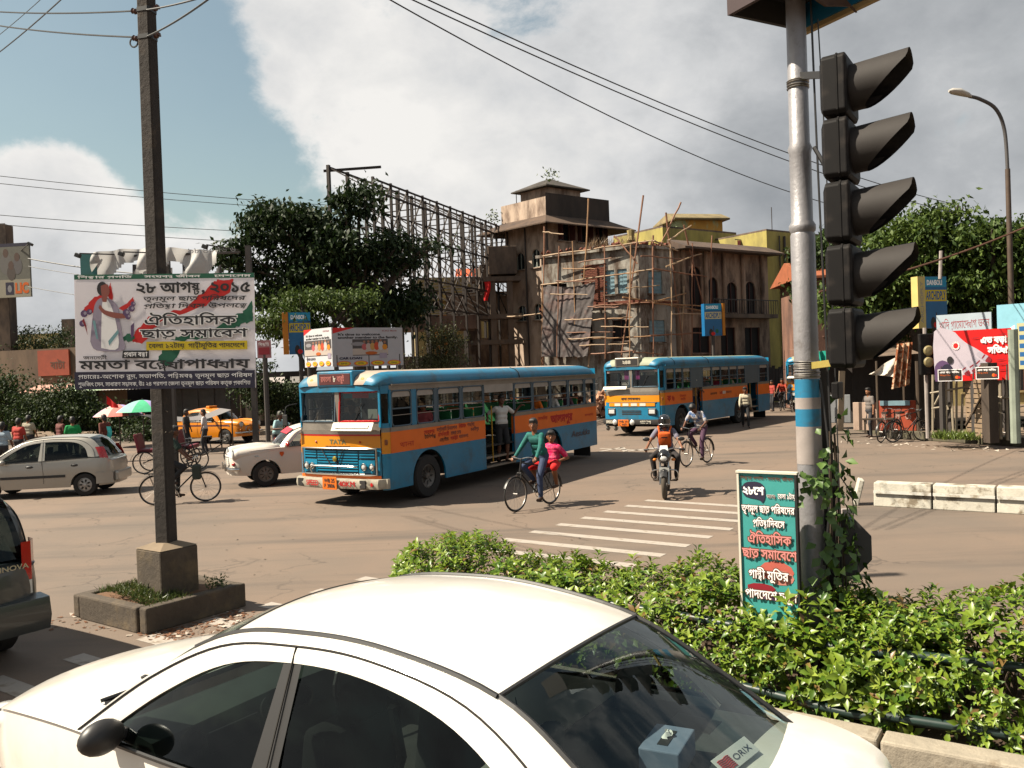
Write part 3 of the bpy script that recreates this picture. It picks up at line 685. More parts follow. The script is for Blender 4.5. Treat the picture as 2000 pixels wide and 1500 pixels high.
def finish_sedan():
 r_ = sedan
 # mirrors, wipers, handles, lamps, dashboard, seats, shelf, sticker
 for sd in (1, -1):
  mb = MB().ball((.80, sd*.915, 1.0), (.062, .105, .075), 14, 10); mb.build('door_mirror', M_TRIM, r_, smooth='all')
  MB().box((.87, sd*.83, .965), (.1, .12, .05)).build('mirror_arm', M_TRIM, r_, bevel=.012)
  for x in (.15, -.95): MB().box((x, sd*(sy_(x)*1.012), .80), (.19, .03, .028)).build('door_handle', M_WHITECAR, r_, bevel=.01)
  MB().loft([[(-2.02, sd*.66, z), (-1.9, sd*.745, z), (-1.80, sd*.775, z)] for z in (.70, .80, .93)], closed=False).build('tail_lamp', M_REDL, r_, smooth=True)
  MB().ball((2.30, sd*.60, .69), (.16, .12, .07), 12, 8).build('head_lamp', M_CLEARL, r_, smooth=True)
  MB().lathe([(.018, 0), (.022, .012), (.0, .02)], 10, TM((1.35, sd*.36, .985), (0, .12, 0))).build('washer_jet', M_TRIM, r_)
 MB().add([(1.19, -.66, .925), (1.19, .66, .925), (1.33, .60, .965), (1.33, -.60, .965)], [(0, 1, 2, 3)]).build('cowl_panel', M_TRIM, r_)
 MB().tube(cr([(1.32, .62, .96), (1.22, .30, 1.0), (1.12, -.05, 1.05)], 5), .010, 6).build('wiper', M_TRIM, r_); MB().tube(cr([(1.36, .05, .98), (1.24, -.28, 1.0), (1.10, -.58, 1.03)], 5), .010, 6).build('wiper', M_TRIM, r_)
 MB().box((-2.2, 0, .55), (.06, .52, .12)).build('number_plate', mat('white_plate', (.7, .7, .66), .5), r_, bevel=.006)
 MB().box((-2.11, 0, .34), (.2, 1.3, .16)).build('rear_bumper', M_WHITECAR, r_, bevel=.05); MB().box((2.50, 0, .42), (.14, 1.05, .2)).build('front_bumper', M_WHITECAR, r_, bevel=.05)
 MB().tube([span_(12, t/8) for t in range(-8, 9)], .006, 5).build('roof_seam', M_SEAM, r_); MB().tube([span_(30, t/8) for t in range(-8, 9)], .006, 5).build('roof_seam', M_SEAM, r_)
 # glass surround of the rear window
 for k in (30, 42): MB().tube([span_(k, t/8) for t in range(-8, 9)], .010, 5).build('window_seal', M_TRIM, r_)
 for sd in (1, -1): MB().tube([span_(k, sd*.985) for k in range(30, 43)], .012, 5).build('window_seal', M_TRIM, r_)
 # cabin
 M_D = mat('grey_green_dashboard', (.055, .065, .058), .65, var=.15)
 d = MB().loft([[(1.10, y, .62), (1.12, y, .90), (.98, y, .955-.02*abs(y)), (.74, y, .93-.03*abs(y)), (.66, y, .80), (.72, y, .60)] for y in np.linspace(-.72, .72, 13)], closed=True); d.build('dashboard', M_D, r_, smooth=True)
 for y in (.55, .10, -.10, -.55): MB().lathe([(.062, -.01), (.068, .012), (.05, .018), (.046, -.004), (0, -.004)], 18, TM((.675, y, .865), (0, R(-72), 0))).build('air_vent', M_TRIM, r_, smooth=True)
 MB().box((.668, .33, .83), (.02, .30, .10), rot=(0, .18, 0)).build('glove_box', M_TRIM, r_, bevel=.02)
 MB().tube([(.52+.05*math.cos(t)*.5, -.37+.18*math.sin(t), .86+.17*math.cos(t)) for t in [2*math.pi*k/20 for k in range(20)]], .014, 6, closed=True).build('steering_wheel', M_TRIM, r_)
 seat(r_, .02, .37, .5, 1.08); seat(r_, .02, -.37, .5, 1.08); seat(r_, -.86, 0, 1.26, 1.05)
 MB().add([(-1.02, -.66, .985), (-1.02, .66, .985), (-1.74, .66, 1.0), (-1.74, -.66, 1.0), (-1.02, -.66, .94), (-1.02, .66, .94)], [(0, 1, 2, 3), (0, 4, 5, 1)]).build('parcel_shelf', mat('dark_shelf_felt', (.035, .04, .04), .95, var=.3, vscale=12), r_)
 for sd in (1, -1): MB().box((-1.35, sd*.47, .992), (.2, .15, .008)).build('shelf_speaker', M_TRIM, r_, bevel=.003)
 MB().tube([(-.62, .60, 1.30), (-.62, .56, 1.1), (-.5, .5, .9)], .02, 5).build('seat_belt', M_TRIM, r_)
 # white card with the hire firm's name and red wavy stripes, standing inside the rear window
 inv = Matrix.Rotation(-R(145.8), 4, 'Z') @ Matrix.Translation((.72, -4.33, 0))
 def loc_(px, py, z): return (inv @ G(px, py, z))/1.09
 c0, c1, c3 = loc_(1420, 1517, 1.17), loc_(1484, 1466, 1.165), loc_(1393, 1484, 1.21)
 Mk = frame(c0, c1-c0, c3-c0); w, h = (c1-c0).length, (c3-c0).length
 card = MB().box((w/2, 0, h/2), (w, .003, h), M=Mk).build('window_card', mat('white_card', (.8, .8, .78), .5, var=.03), r_, bevel=.001)
 Mf = Mk @ Matrix.Translation((w*.40, -.003, h*.30)); letter('ORIX', w*.5, h*.30, Mf, mat('navy_print', (.03, .035, .07), .6), card, .0)
 mb = MB()
 for k in range(7):
  z = h*(.14+.1*k); mb.tube([(w*(.06+.05*q), -.003, z+.012*h*math.sin(q*1.7)*2) for q in range(7)], .0022, 4, M=Mk)
 o = mb.build('red_stripe', mat('red_print', (.55, .03, .03), .6, var=0), card); o['kind'] = 'stuff'
 # tissue box on the shelf
 t0 = loc_(1300, 1440, 1.2); tb = thing('tissue_box', 'slate blue tissue box on the rear shelf of the white sedan', 'tissue box', G(1303, 1440, 1.2)-Vector((0, 0, .115)), R(145.8+8))
 MB().box((0, 0, .056), (.17, .26, .112)).build('carton', mat('slate_blue_card', (.17, .21, .29), .8, var=.12, vscale=20), tb, bevel=.006)
 MB().box((0, 0, .1135), (.045, .15, .003)).build('slot', M_SEAM, tb, bevel=.001)
 MB().grid(lambda u, v: (-.012+.024*u+.01*math.sin(v*9), -.05+.07*v, .115+.03*math.sin(v*3.1)*(.6+.4*math.sin(u*5+v*7))), 4, 8).build('tissue', mat('white_tissue', (.8, .8, .78), .9, var=.05), tb, smooth=True)
 MB().box((.0868, .05, .05), (.002, .05, .04)).build('paper_label', mat('grey_label', (.3, .3, .28), .7), tb)
finish_sedan()
# ------------------------------------------------------------------ silver hatchback
M_SILVER = mat('champagne_silver_paint', (.44, .415, .37), .33, .25, var=.06, vscale=1.2, coat=.5)
HA_S = [(-1.78, .58, .86), (-1.7, .68, .92), (-1.5, .745, .95), (-1.1, .775, .955), (-.4, .79, .925), (.4, .79, .90), (.9, .775, .88), (1.3, .735, .83), (1.6, .66, .74), (1.78, .54, .64)]
HA_A = [(.92, .745, .89), (.62, .69, 1.11), (.28, .64, 1.30), (-.1, .62, 1.375), (-.55, .615, 1.385), (-.95, .63, 1.345), (-1.17, .665, 1.20), (-1.25, .72, .985)]
HA_B = [(1.08, .755, .88), (.72, .68, 1.15), (.33, .61, 1.36), (-.1, .59, 1.438), (-.58, .585, 1.448), (-1.05, .60, 1.40), (-1.33, .65, 1.21), (-1.42, .73, .97)]
HA_C = [(1.16, .66, .87), (.76, .595, 1.17), (.36, .545, 1.39), (-.1, .53, 1.47), (-.6, .525, 1.485), (-1.22, .535, 1.45), (-1.48, .58, 1.24), (-1.66, .62, .99)]
hatch, sy2, sz2, *_x = car('hatchback_car', 'champagne silver hatchback heading out of the picture on the left', (-12.1, 22.0, 0), R(187), HA_S, HA_A, HA_B, HA_C, [(.15, .02), (.1, .03), (.05, .04), (0, .045), (0, .045), (-.05, .035), (-.07, .02), (-.08, .01)],
 [(1.0, .92), (1.15, .935), (1.4, .885), (1.6, .81), (1.78, .70)], [(-1.78, .9), (-1.70, .97), (-1.63, 1.0)], (1.16, -1.16), .285, M_SILVER, M_GLASSD, style='hatch', split=[(-.16, -.2)], scale=1.0)
span2 = _x[3]
for sd in (1, -1):
 MB().loft([[(x-.12, sd*(y-.05), z), (x-.03, sd*(y+.012), z), (x+.06, sd*(y+.022), z)] for x, y, z in ((-1.60, .685, .86), (-1.585, .68, .96), (-1.53, .655, 1.10), (-1.47, .625, 1.22))], closed=False).build('tail_lamp', M_REDL, hatch, smooth=True)
 for x in (.12, -.72-.22): MB().ball((x, sd*(sy2(x)*1.0), .79), (.09, .025, .033), 12, 8).build('door_handle', M_TRIM, hatch, smooth=True)
 MB().add([(x, sd*(sy2(x)*1.012+.004), z) for x in np.linspace(-.72, .82, 8) for z in (.50, .565)], [(i*2, i*2+2, i*2+3, i*2+1) for i in range(7)]).build('rubbing_strip', M_TRIM, hatch)
 MB().ball((.72, sd*.88, .93), (.07, .1, .07), 12, 8).build('door_mirror', M_SILVER, hatch, smooth='all'); MB().ball((1.62, sd*.56, .66), (.14, .12, .08), 12, 8).build('head_lamp', M_CLEARL, hatch, smooth=True)
 MB().loft([[(-1.78+.0, sd*.3, z), (-1.80, sd*.6, z), (-1.62, sd*.76, z), (-1.45, sd*.795, z)] for z in (.30, .38, .52, .58)], closed=False).build('bumper_corner', M_SILVER, hatch, smooth=True)
MB().box((-1.86, 0, .45), (.1, 1.1, .26)).build('rear_bumper', M_SILVER, hatch, bevel=.05); MB().box((1.85, 0, .4), (.1, 1.0, .22)).build('front_bumper', M_SILVER, hatch, bevel=.05)
seat(hatch, .05, .35, .48, 1.06); seat(hatch, .05, -.35, .48, 1.06); seat(hatch, -.78, 0, 1.2, 1.0)
# ------------------------------------------------------------------ rounded old-fashioned saloons: the white one and the taxi share one shape
AM_S = [(-2.1, .48, .72), (-2.0, .60, .82), (-1.7, .72, .93), (-1.2, .79, .99), (-.4, .81, 1.0), (.4, .81, 1.0), (.9, .80, .99), (1.3, .785, .975), (1.7, .755, .945), (1.98, .70, .87), (2.1, .60, .76)]
AM_A = [(.72, .70, 1.02), (.56, .665, 1.18), (.38, .64, 1.33), (.1, .615, 1.405), (-.4, .605, 1.42), (-.85, .62, 1.37), (-1.05, .65, 1.22), (-1.12, .70, 1.03)]
AM_B = [(.82, .71, 1.0), (.64, .655, 1.2), (.44, .62, 1.37), (.1, .59, 1.46), (-.42, .58, 1.475), (-.92, .60, 1.42), (-1.16, .645, 1.23), (-1.24, .71, 1.01)]
AM_C = [(.95, .60, .98), (.75, .56, 1.22), (.52, .53, 1.41), (.1, .515, 1.505), (-.45, .51, 1.53), (-1.0, .51, 1.465), (-1.3, .52, 1.26), (-1.5, .54, 1.03)]
AM_U = [(.12, .03), (.09, .035), (.05, .05), (0, .065), (0, .065), (-.05, .055), (-.09, .035), (-.1, .02)]
def ambassador(name, label, loc, yaw, paint, taxi):
 r_, sy3, sz3, a3, b3, c3, sp3 = car(name, label, loc, yaw, AM_S, AM_A, AM_B, AM_C, AM_U, [(.82, 1.03), (.95, 1.06), (1.3, 1.05), (1.7, 1.01), (1.98, .93), (2.1, .82)], [(-2.1, .78), (-1.9, .92), (-1.6, 1.02), (-1.42, 1.05)], (1.33, -1.13), .325, paint, M_CLEAR if not taxi else M_GLASS, style='steel', split=[(-.2, -.22)], zs=.30)
 for sd in (1, -1):
  # front wing crown carrying the round headlamp
  MB().loft([[(x, sd*(cy+ry*math.cos(t)), cz+rz_*math.sin(t)) for t in [2*math.pi*k/14 for k in range(14)]] for x, cy, cz, ry, rz_ in ((.95, .60, .93, .19, .12), (1.35, .585, .90, .20, .17), (1.75, .57, .875, .19, .165), (2.0, .56, .86, .165, .15), (2.09, .56, .855, .135, .13))]).build('front_wing', paint, r_, smooth='all')
  MB().lathe([(.128, 0), (.132, .03), (.115, .045)], 20, TM((2.08, sd*.56, .855), (0, R(90), 0))).build('lamp_rim', M_CHROME, r_, smooth=True); MB().ball((2.095, sd*.56, .855), (.05, .112, .112), 14, 10).build('head_lamp', M_CLEARL, r_, smooth=True)
  MB().ball((2.10, sd*.60, .62), (.05, .07, .05), 10, 8).build('indicator_lamp', M_REDL if not taxi else M_AMBL, r_, smooth=True)
  MB().box((1.55, sd*.775, .80), (.09, .02, .03)).build('side_badge', M_CHROME, r_, bevel=.006)
  MB().box((.25, sd*.825, .83), (.16, .03, .03)).build('door_handle', M_CHROME, r_, bevel=.008)
  MB().ball((.78, sd*.90, 1.07), (.05, .11, .075), 12, 8).build('door_mirror', M_REDL if not taxi else M_TRIM, r_, smooth=True); MB().tube([(.8, sd*.8, .99), (.78, sd*.88, 1.04)], .014, 6).build('mirror_arm', M_CHROME, r_)
  MB().ball((-2.04, sd*.52, .74), (.06, .06, .1), 10, 8).build('tail_lamp', M_REDL, r_, smooth=True)
  for k in (2.0,): MB().tube(cr([(1.98, sd*.83, .50), (2.16, sd*.72, .50), (2.22, sd*.4, .50), (2.24, 0, .50)], 5), .045, 8).build('bumper_half', M_CHROME, r_, smooth=True)
  MB().tube(cr([(-1.95, sd*.80, .50), (-2.12, sd*.68, .50), (-2.2, sd*.3, .50), (-2.21, 0, .50)], 5), .045, 8).build('bumper_half', M_CHROME, r_, smooth=True)
  MB().box((2.27, sd*.28, .53), (.05, .06, .2)).build('overrider', M_CHROME, r_, bevel=.02)
 # mouth-shaped grille with bars
 gp = [(-.42, .60), (-.36, .74), (-.16, .84), (.16, .84), (.36, .74), (.42, .60), (.3, .53), (-.3, .53)]
 MB().prism(gp, .06, frame((2.17, 0, 0), (0, 1, 0), (0, 0, 1))).build('grille_mouth', M_SEAM, r_)
 for z in (.58, .63, .68, .73, .78): w = .40-.5*max(0, z-.66); MB().tube([(2.185, -w, z), (2.24, 0, z), (2.185, w, z)], .009, 5).build('grille_bar', M_CHROME if not taxi else M_TRIM, r_)
 MB().tube([(2.19, x, z) for x, z in gp], .014, 6, closed=True).build('grille_surround', M_CHROME, r_)
 MB().tube(cr([(.98, -.5, 1.09), (1.0, 0, 1.10), (1.02, .3, 1.08)], 4), .009, 5).build('wiper', M_TRIM, r_)
 seat(r_, .1, .0, 1.25, 1.1, headrest=False); seat(r_, -.75, 0, 1.25, 1.1, headrest=False)
 MB().tube([(.42+.06*math.cos(t), -.36+.19*math.sin(t), 1.0+.16*math.cos(t)) for t in [2*math.pi*k/18 for k in range(18)]], .014, 6, closed=True).build('steering_wheel', M_TRIM, r_)
 return r_, sp3, sy3
M_AMBW = mat('white_old_car_paint', (.70, .645, .58), .35, var=.06, vscale=1.5, coat=.3); M_TAXI = mat('taxi_yellow_paint', (.72, .27, .015), .35, var=.08, vscale=2, coat=.4)
amb, sp_w, sy_w = ambassador('white_saloon_car', 'rounded white old saloon car with red sunshade, half hidden behind the front bus', (-5.56, 23.2, 0), R(205), M_AMBW, False)
MB().add([sp_w(k, t/6) for k in (8, 12) for t in range(-5, 6)], [(i, i+1, i+12, i+11) for i in range(10)]).build('sunshade_strip', mat('red_film', (.55, .05, .07), .4, var=.1), amb).location = (.012, 0, .012)
MB().prism([(-.05, .06), (.05, .06), (.055, .0), (0, -.07), (-.055, 0)], .006, frame((.92, .823, .82), (-1, 0, 0), (0, 0, 1))).build('door_shield', mat('orange_shield', (.6, .12, .02), .5), amb)
taxi, sp_t, sy_t = ambassador('yellow_taxi', 'orange yellow taxi saloon parked by the far left pavement', (-13.6, 38.6, 0), R(-24), M_TAXI, True)
for sd in (1, -1): MB().add([(x, sd*(sy_t(x)*1.012+.004), z) for x in np.linspace(-1.6, 1.6, 12) for z in (.80, .86)], [(i*2, i*2+2, i*2+3, i*2+1) for i in range(11)]).build('side_stripe', mat('maroon_stripe', (.10, .03, .04), .5), taxi)
MB().box((-.1, 0, 1.63), (.2, .5, .1)).build('roof_sign', M_TAXI, taxi, bevel=.02)
# ------------------------------------------------------------------ dark people-carrier cut by the left edge
M_MPV = mat('dark_grey_green_paint', (.040, .045, .045), .35, var=.08, vscale=1.2, coat=.5)
MP_S = [(-2.15, .70, .98), (-2.08, .77, 1.02), (-1.8, .81, 1.04), (-1.2, .83, 1.03), (-.4, .84, 1.02), (.5, .84, 1.0), (1.0, .83, .99), (1.5, .79, .96), (1.9, .70, .86), (2.1, .58, .74)]
MP_A = [(1.15, .77, 1.0), (.86, .72, 1.24), (.55, .69, 1.46), (.1, .67, 1.58), (-.6, .665, 1.62), (-1.45, .67, 1.60), (-1.78, .70, 1.45), (-1.86, .755, 1.08)]
MP_B = [(1.3, .775, .99), (.96, .71, 1.28), (.6, .66, 1.53), (.1, .64, 1.66), (-.6, .635, 1.70), (-1.52, .64, 1.67), (-1.92, .69, 1.48), (-2.0, .76, 1.05)]
MP_C = [(1.4, .68, .98), (1.0, .62, 1.30), (.64, .585, 1.57), (.1, .57, 1.70), (-.6, .565, 1.745), (-1.72, .575, 1.71), (-1.98, .62, 1.45), (-2.12, .66, 1.08)]
mpv, sym, szm, am_, bm_, cm_, spm = car('people_carrier', 'dark grey people carrier cut by the left picture edge, seen from behind', (-7.03, 9.07, 0), R(146), MP_S, MP_A, MP_B, MP_C, [(.14, .02), (.1, .03), (.05, .04), (0, .05), (0, .05), (-.06, .035), (-.09, .02), (-.09, .01)],
 [(1.2, 1.02), (1.4, 1.06), (1.7, 1.0), (1.95, .92), (2.1, .8)], [(-2.15, 1.02), (-2.11, 1.05), (-2.08, 1.06)], (1.35, -1.32), .33, M_MPV, M_GLASSD, style='alloy', split=[(-.1, -.12)], zs=.34, cat='car')
for sd in (1, -1):
 for z0, z1, m in ((.86, 1.24, M_REDL), (.72, .855, M_CLEARL)): MB().loft([[(-2.17-.0, sd*.60, z), (-2.155, sd*.70, z), (-2.03, sd*.785, z), (-1.9, sd*.80, z)] for z in (z0, (z0+z1)/2, z1)], closed=False).build('tail_lamp', m, mpv, smooth=True)
MB().loft([[(-2.27, y, .36), (-2.31, y, .5), (-2.28, y, .68), (-2.1, y, .70), (-2.0, y, .36)] for y in np.linspace(-.80, .80, 9)]).build('rear_bumper', M_MPV, mpv, smooth=True)
MB().tube([(-2.262, -.3, .93), (-2.268, .3, .93)], .022, 8).build('tailgate_handle', M_TRIM, mpv); MB().box((-2.27, 0, .80), (.01, .5, .12)).build('number_plate', mat('white_plate', (.7, .7, .66), .5), mpv)
letter('INNOVA', .34, .045, frame((-2.262, -.28, 1.0), (0, -1, 0), (0, 0, 1)) , M_CHROME, mpv, .02, name='badge')
seat(mpv, .2, .37, .5, 1.2); seat(mpv, .2, -.37, .5, 1.2); seat(mpv, -.7, 0, 1.3, 1.2); seat(mpv, -1.5, 0, 1.25, 1.2)
# ------------------------------------------------------------------ people: limbs grown together into one skin, dressed by body region
def _capsule(mb, a, b, ra, rb, n=10):
 a, b = Vector(a), Vector(b); d = b-a; L_ = d.length
 if L_ < 1e-5: mb.ball(a, ra, n, 7); return
 d.normalize(); pts = []; rs = []
 for k in (1.0, .75, .4): pts.append(a-d*ra*k); rs.append(ra*math.sqrt(max(1-k*k, .0004)))
 pts.append(a); rs.append(ra); pts.append(b); rs.append(rb)
 for k in (.4, .75, 1.0): pts.append(b+d*rb*k); rs.append(rb*math.sqrt(max(1-k*k, .0004)))
 mb.tube(pts, rs, n)
def _ik(a, c, l1, l2, pole):
 a, c, pole = Vector(a), Vector(c), Vector(pole); d = c-a; L_ = d.length
 if L_ > (l1+l2)*.995: d = d.normalized()*(l1+l2)*.995; c = a+d; L_ = d.length
 x = (l1*l1-l2*l2+L_*L_)/(2*L_); h = math.sqrt(max(l1*l1-x*x, 1e-6)); u = d.normalized(); p = pole-u*pole.dot(u)
 if p.length < 1e-4: p = Vector((0, 0, 1)).cross(u)
 return a+u*x+p.normalized()*h, c
SKINS = [mat('skin_brown', (.20, .085, .045), .55, var=.1, vscale=8), mat('skin_deep_brown', (.12, .052, .030), .55, var=.1, vscale=8), mat('skin_tan', (.26, .125, .07), .55, var=.1, vscale=8)]
M_HAIR = mat('black_hair', (.010, .008, .008), .6, var=.2, vscale=20); M_EYE = mat('dark_eye', (.01, .008, .008), .3, var=0); M_LIP = mat('lip_brown', (.13, .04, .03), .5, var=0)
M_SANDAL = mat('brown_sandal', (.06, .032, .02), .7)
def cloth(name, c, c2=None): return mat('cloth_'+name, c, .85, var=.16, vscale=7, bump=.25, bscale=18, col2=c2, c2scale=9, c2lo=.5, c2hi=.56)
def person(label, loc, rz, hip=(0, 0, .93), neck=(.02, 0, 1.44), hands=((.12, .30, .80), (.12, -.30, .80)), feet=((.05, .10, .08), (-.05, -.10, .08)), elbow=((-.6, .4, -.2), (-.6, -.4, -.2)), knee=((1, .15, 0), (1, -.15, 0)),
   shirt=None, pants=None, skin=0, sleeve='short', legs='long', shoe=None, hair=True, gaze=0.0, nod=0.0, scale=1.0, voxel=.016, extra=None, group=None, woman=False, cap=None, fingers=True, detail=True, grip=None, parent=None):
 shirt = shirt or cloth('white', (.6, .58, .55)); pants = pants or cloth('dark', (.03, .03, .035)); sk = SKINS[skin]; shoe = shoe or M_SANDAL
 root = bpy.data.objects.new('person', None);
 hip, neck = Vector(hip), Vector(neck); t = (neck-hip).normalized(); s = Vector((0, 1, 0)); f = s.cross(t).normalized()
 caps = []
 def C(a, b, ra, rb, reg): caps.append((Vector(a), Vector(b), ra, rb, reg))
 L_ = (neck-hip).length; mid = hip+t*L_*.45
 C(neck-t*.13+s*.095, neck-t*.13-s*.095, .098, .098, 'shirt'); C(neck-t*.06+s*.12, neck-t*.06-s*.12, .062, .062, 'shirt')
 C(mid+s*.068, mid-s*.068, .102, .102, 'shirt'); C(mid+t*.13+s*.08, mid+t*.13-s*.08, .104, .104, 'shirt')
 C(hip+t*.10+s*.07, hip+t*.10-s*.07, .112, .112, 'shirt'); C(hip+t*.0+s*.07, hip-s*.07, .116, .116, 'pants')
 # head
 cy, sn = math.cos(gaze), math.sin(gaze); hu = (t*.35+Vector((0, 0, 1))*.65).normalized(); hf = Vector((f.x*cy-f.y*sn, f.x*sn+f.y*cy, 0)).normalized()
 hf = (hf*math.cos(nod)-hu*math.sin(nod)).normalized(); hs = hu.cross(hf).normalized(); hu = hf.cross(hs)
 hc = neck+hu*.158+hf*.024
 C(neck-t*.03, neck+hu*.08, .058, .052, 'skin')
 C(hc-hu*.02, hc+hu*.03, .080, .082, 'skin'); C(hc+hf*.022-hu*.06, hc+hf*.040-hu*.075, .056, .046, 'skin'); C(hc+hf*.078-hu*.0, hc+hf*.092-hu*.03, .013, .017, 'skin')
 for q in (1, -1): C(hc+hs*q*.084-hu*.028, hc+hs*q*.09+hu*.002, .014, .016, 'skin')
 if hair:
  C(hc+hu*.052-hf*.014, hc+hu*.06-hf*.010, .094, .092, 'hair'); C(hc-hf*.040+hu*.01, hc-hf*.040-hu*.045, .086, .070, 'hair'); C(hc+hu*.085+hf*.040+hs*.03, hc+hu*.085+hf*.040-hs*.03, .048, .048, 'hair')
  for q in (1, -1): C(hc+hs*q*.058+hu*.035-hf*.01, hc+hs*q*.062-hu*.012-hf*.015, .036, .030, 'hair')
  if woman: C(hc-hf*.08-hu*.06, hc-hf*.09-hu*.07, .05, .05, 'hair')
 if cap is not None:
  C(hc+hu*.052, hc+hu*.055, .094, .094, 'cap'); C(hc+hu*.05+hf*.075, hc+hu*.04+hf*.135, .04, .03, 'cap')
 hand_info = []
 for i, q in enumerate((1, -1)):
  sh = neck-t*.055+s*q*.168; el, wr = _ik(sh, hands[i], .285, .25, elbow[i])
  if sleeve == 'long': C(sh, el, .060, .050, 'shirt'); C(el, el.lerp(wr, .93), .048, .038, 'shirt')
  elif sleeve == 'short': C(sh, sh.lerp(el, .72), .064, .060, 'shirt'); C(sh.lerp(el, .7), el, .044, .039, 'skin')
  else: C(sh, sh.lerp(el, .25), .056, .052, 'shirt'); C(sh.lerp(el, .25), el, .048, .039, 'skin')
  C(el if sleeve != 'long' else el.lerp(wr, .8), wr, .038, .026, 'skin')
  d = (wr-el).normalized(); g = Vector(grip[i]) if grip else (d*.8+Vector((0, 0, -.4))).normalized()
  sd = g.cross(Vector((0, 0, 1)) if abs(g.z) < .9 else Vector((1, 0, 0))).normalized(); pal = wr+g*.055
  C(wr, pal, .025, .030, 'skin'); C(pal+sd*.018, pal-sd*.018, .022, .022, 'skin')
  if fingers:
   dn = sd.cross(g).normalized(); dn = dn if dn.z < 0 else -dn
   for k, (o_, l_) in enumerate(((-.030, .055), (-.010, .068), (.011, .063), (.030, .048))):
    b0 = pal+sd*o_+g*.02; m0 = b0+(g*.75+dn*.45).normalized()*l_*.6; C(b0, m0, .0105, .010, 'skin'); C(m0, m0+(g*.25+dn*.9).normalized()*l_*.55, .010, .0085, 'skin')
   C(pal-sd*.028*q, pal-sd*.052*q+g*.03+dn*.02, .012, .010, 'skin')
  hj = hip+s*q*.088-t*.02; kn, an = _ik(hj, feet[i], .43, .415, knee[i]); fw = Vector((1, .12*q, -.15)); fw = (fw+(Vector((kn.x-hj.x, kn.y-hj.y, 0)))*.2).normalized()
  if legs == 'long': C(hj, kn, .092, .070, 'pants'); C(kn, kn.lerp(an, .93), .066, .050, 'pants'); C(kn.lerp(an, .8), an, .040, .038, 'skin')
  elif legs == 'short': C(hj, hj.lerp(kn, .95), .095, .080, 'pants'); C(hj.lerp(kn, .8), kn, .062, .054, 'skin'); C(kn, kn.lerp(an, .35), .054, .056, 'skin'); C(kn.lerp(an, .35), an, .056, .037, 'skin')
  else: C(kn, an, .05, .037, 'skin')
  C(an+Vector((-.03, 0, -.035)), an+fw*.13+Vector((0, 0, -.035)), .036, .032, 'shoe'); C(an, an+Vector((0, 0, -.02)), .038, .036, 'shoe' if legs == 'long' else 'skin')
  if legs == 'skirt' and i == 0: C(hip, (Vector(feet[0])+Vector(feet[1]))/2+Vector((0, 0, .16)), .14, .19, 'pants')
 for e in (extra or []): C(*e)
 mb = MB()
 for a, b, ra, rb, reg in caps: _capsule(mb, a, b, ra, rb)
 me = mb.mesh('body'); o = bpy.data.objects.new('body', me); COL.objects.link(o)
 md = o.modifiers.new('r', 'REMESH'); md.mode = 'VOXEL'; md.voxel_size = voxel; md.use_smooth_shade = True
 sm = o.modifiers.new('s', 'SMOOTH'); sm.factor = .5; sm.iterations = 2
 dg = bpy.context.evaluated_depsgraph_get(); me2 = bpy.data.meshes.new_from_object(o.evaluated_get(dg)); bpy.data.objects.remove(o); bpy.data.meshes.remove(me)
 # dress the faces by the nearest limb
 regs = ['skin', 'shirt', 'pants', 'shoe', 'hair', 'cap']; mats = [sk, shirt, pants, shoe, M_HAIR, cap or M_HAIR]
 me2.materials.clear()
 for m in mats: me2.materials.append(m)
 np_ = len(me2.polygons); ctr = np.empty(np_*3); me2.polygons.foreach_get('center', ctr); ctr = ctr.reshape(-1, 3); best = np.full(np_, 9.0); idx = np.zeros(np_, dtype=np.int32)
 for a, b, ra, rb, reg in caps:
  a, b = np.array(a), np.array(b); d = b-a; l2 = max(d@d, 1e-9); tt = np.clip(((ctr-a)@d)/l2, 0, 1); ds = np.linalg.norm(ctr-(a+tt[:, None]*d), axis=1)-(ra+(rb-ra)*tt)
  w = ds < best; best[w] = ds[w]; idx[w] = regs.index(reg)
 me2.polygons.foreach_set('material_index', idx); me2.polygons.foreach_set('use_smooth', [True]*np_); me2.name = 'body'; me2.update()
 bpy.data.objects.remove(root)
 o = bpy.data.objects.new('person', me2); COL.objects.link(o); o.location = loc; o.rotation_euler = (0, 0, rz); o.scale = (scale,)*3
 tag(o, label, 'person', group)
 if detail:
  for q in (1, -1):
   MB().ball(hc+hf*.072+hs*q*.030+hu*.012, (.011, .013, .008), 8, 6).build('eye', M_EYE, o, smooth=True)
   MB().bar(hc+hf*.082+hs*q*.016+hu*.030, hc+hf*.074+hs*q*.045+hu*.031, .010, .007).build('eyebrow', M_HAIR, o)
  MB().bar(hc+hf*.088-hs*.020-hu*.058, hc+hf*.088+hs*.020-hu*.058, .009, .010).build('mouth', M_LIP, o)
 o['hc'] = tuple(hc); return o
W2 = lambda o, p: o.matrix_basis @ Vector(p)
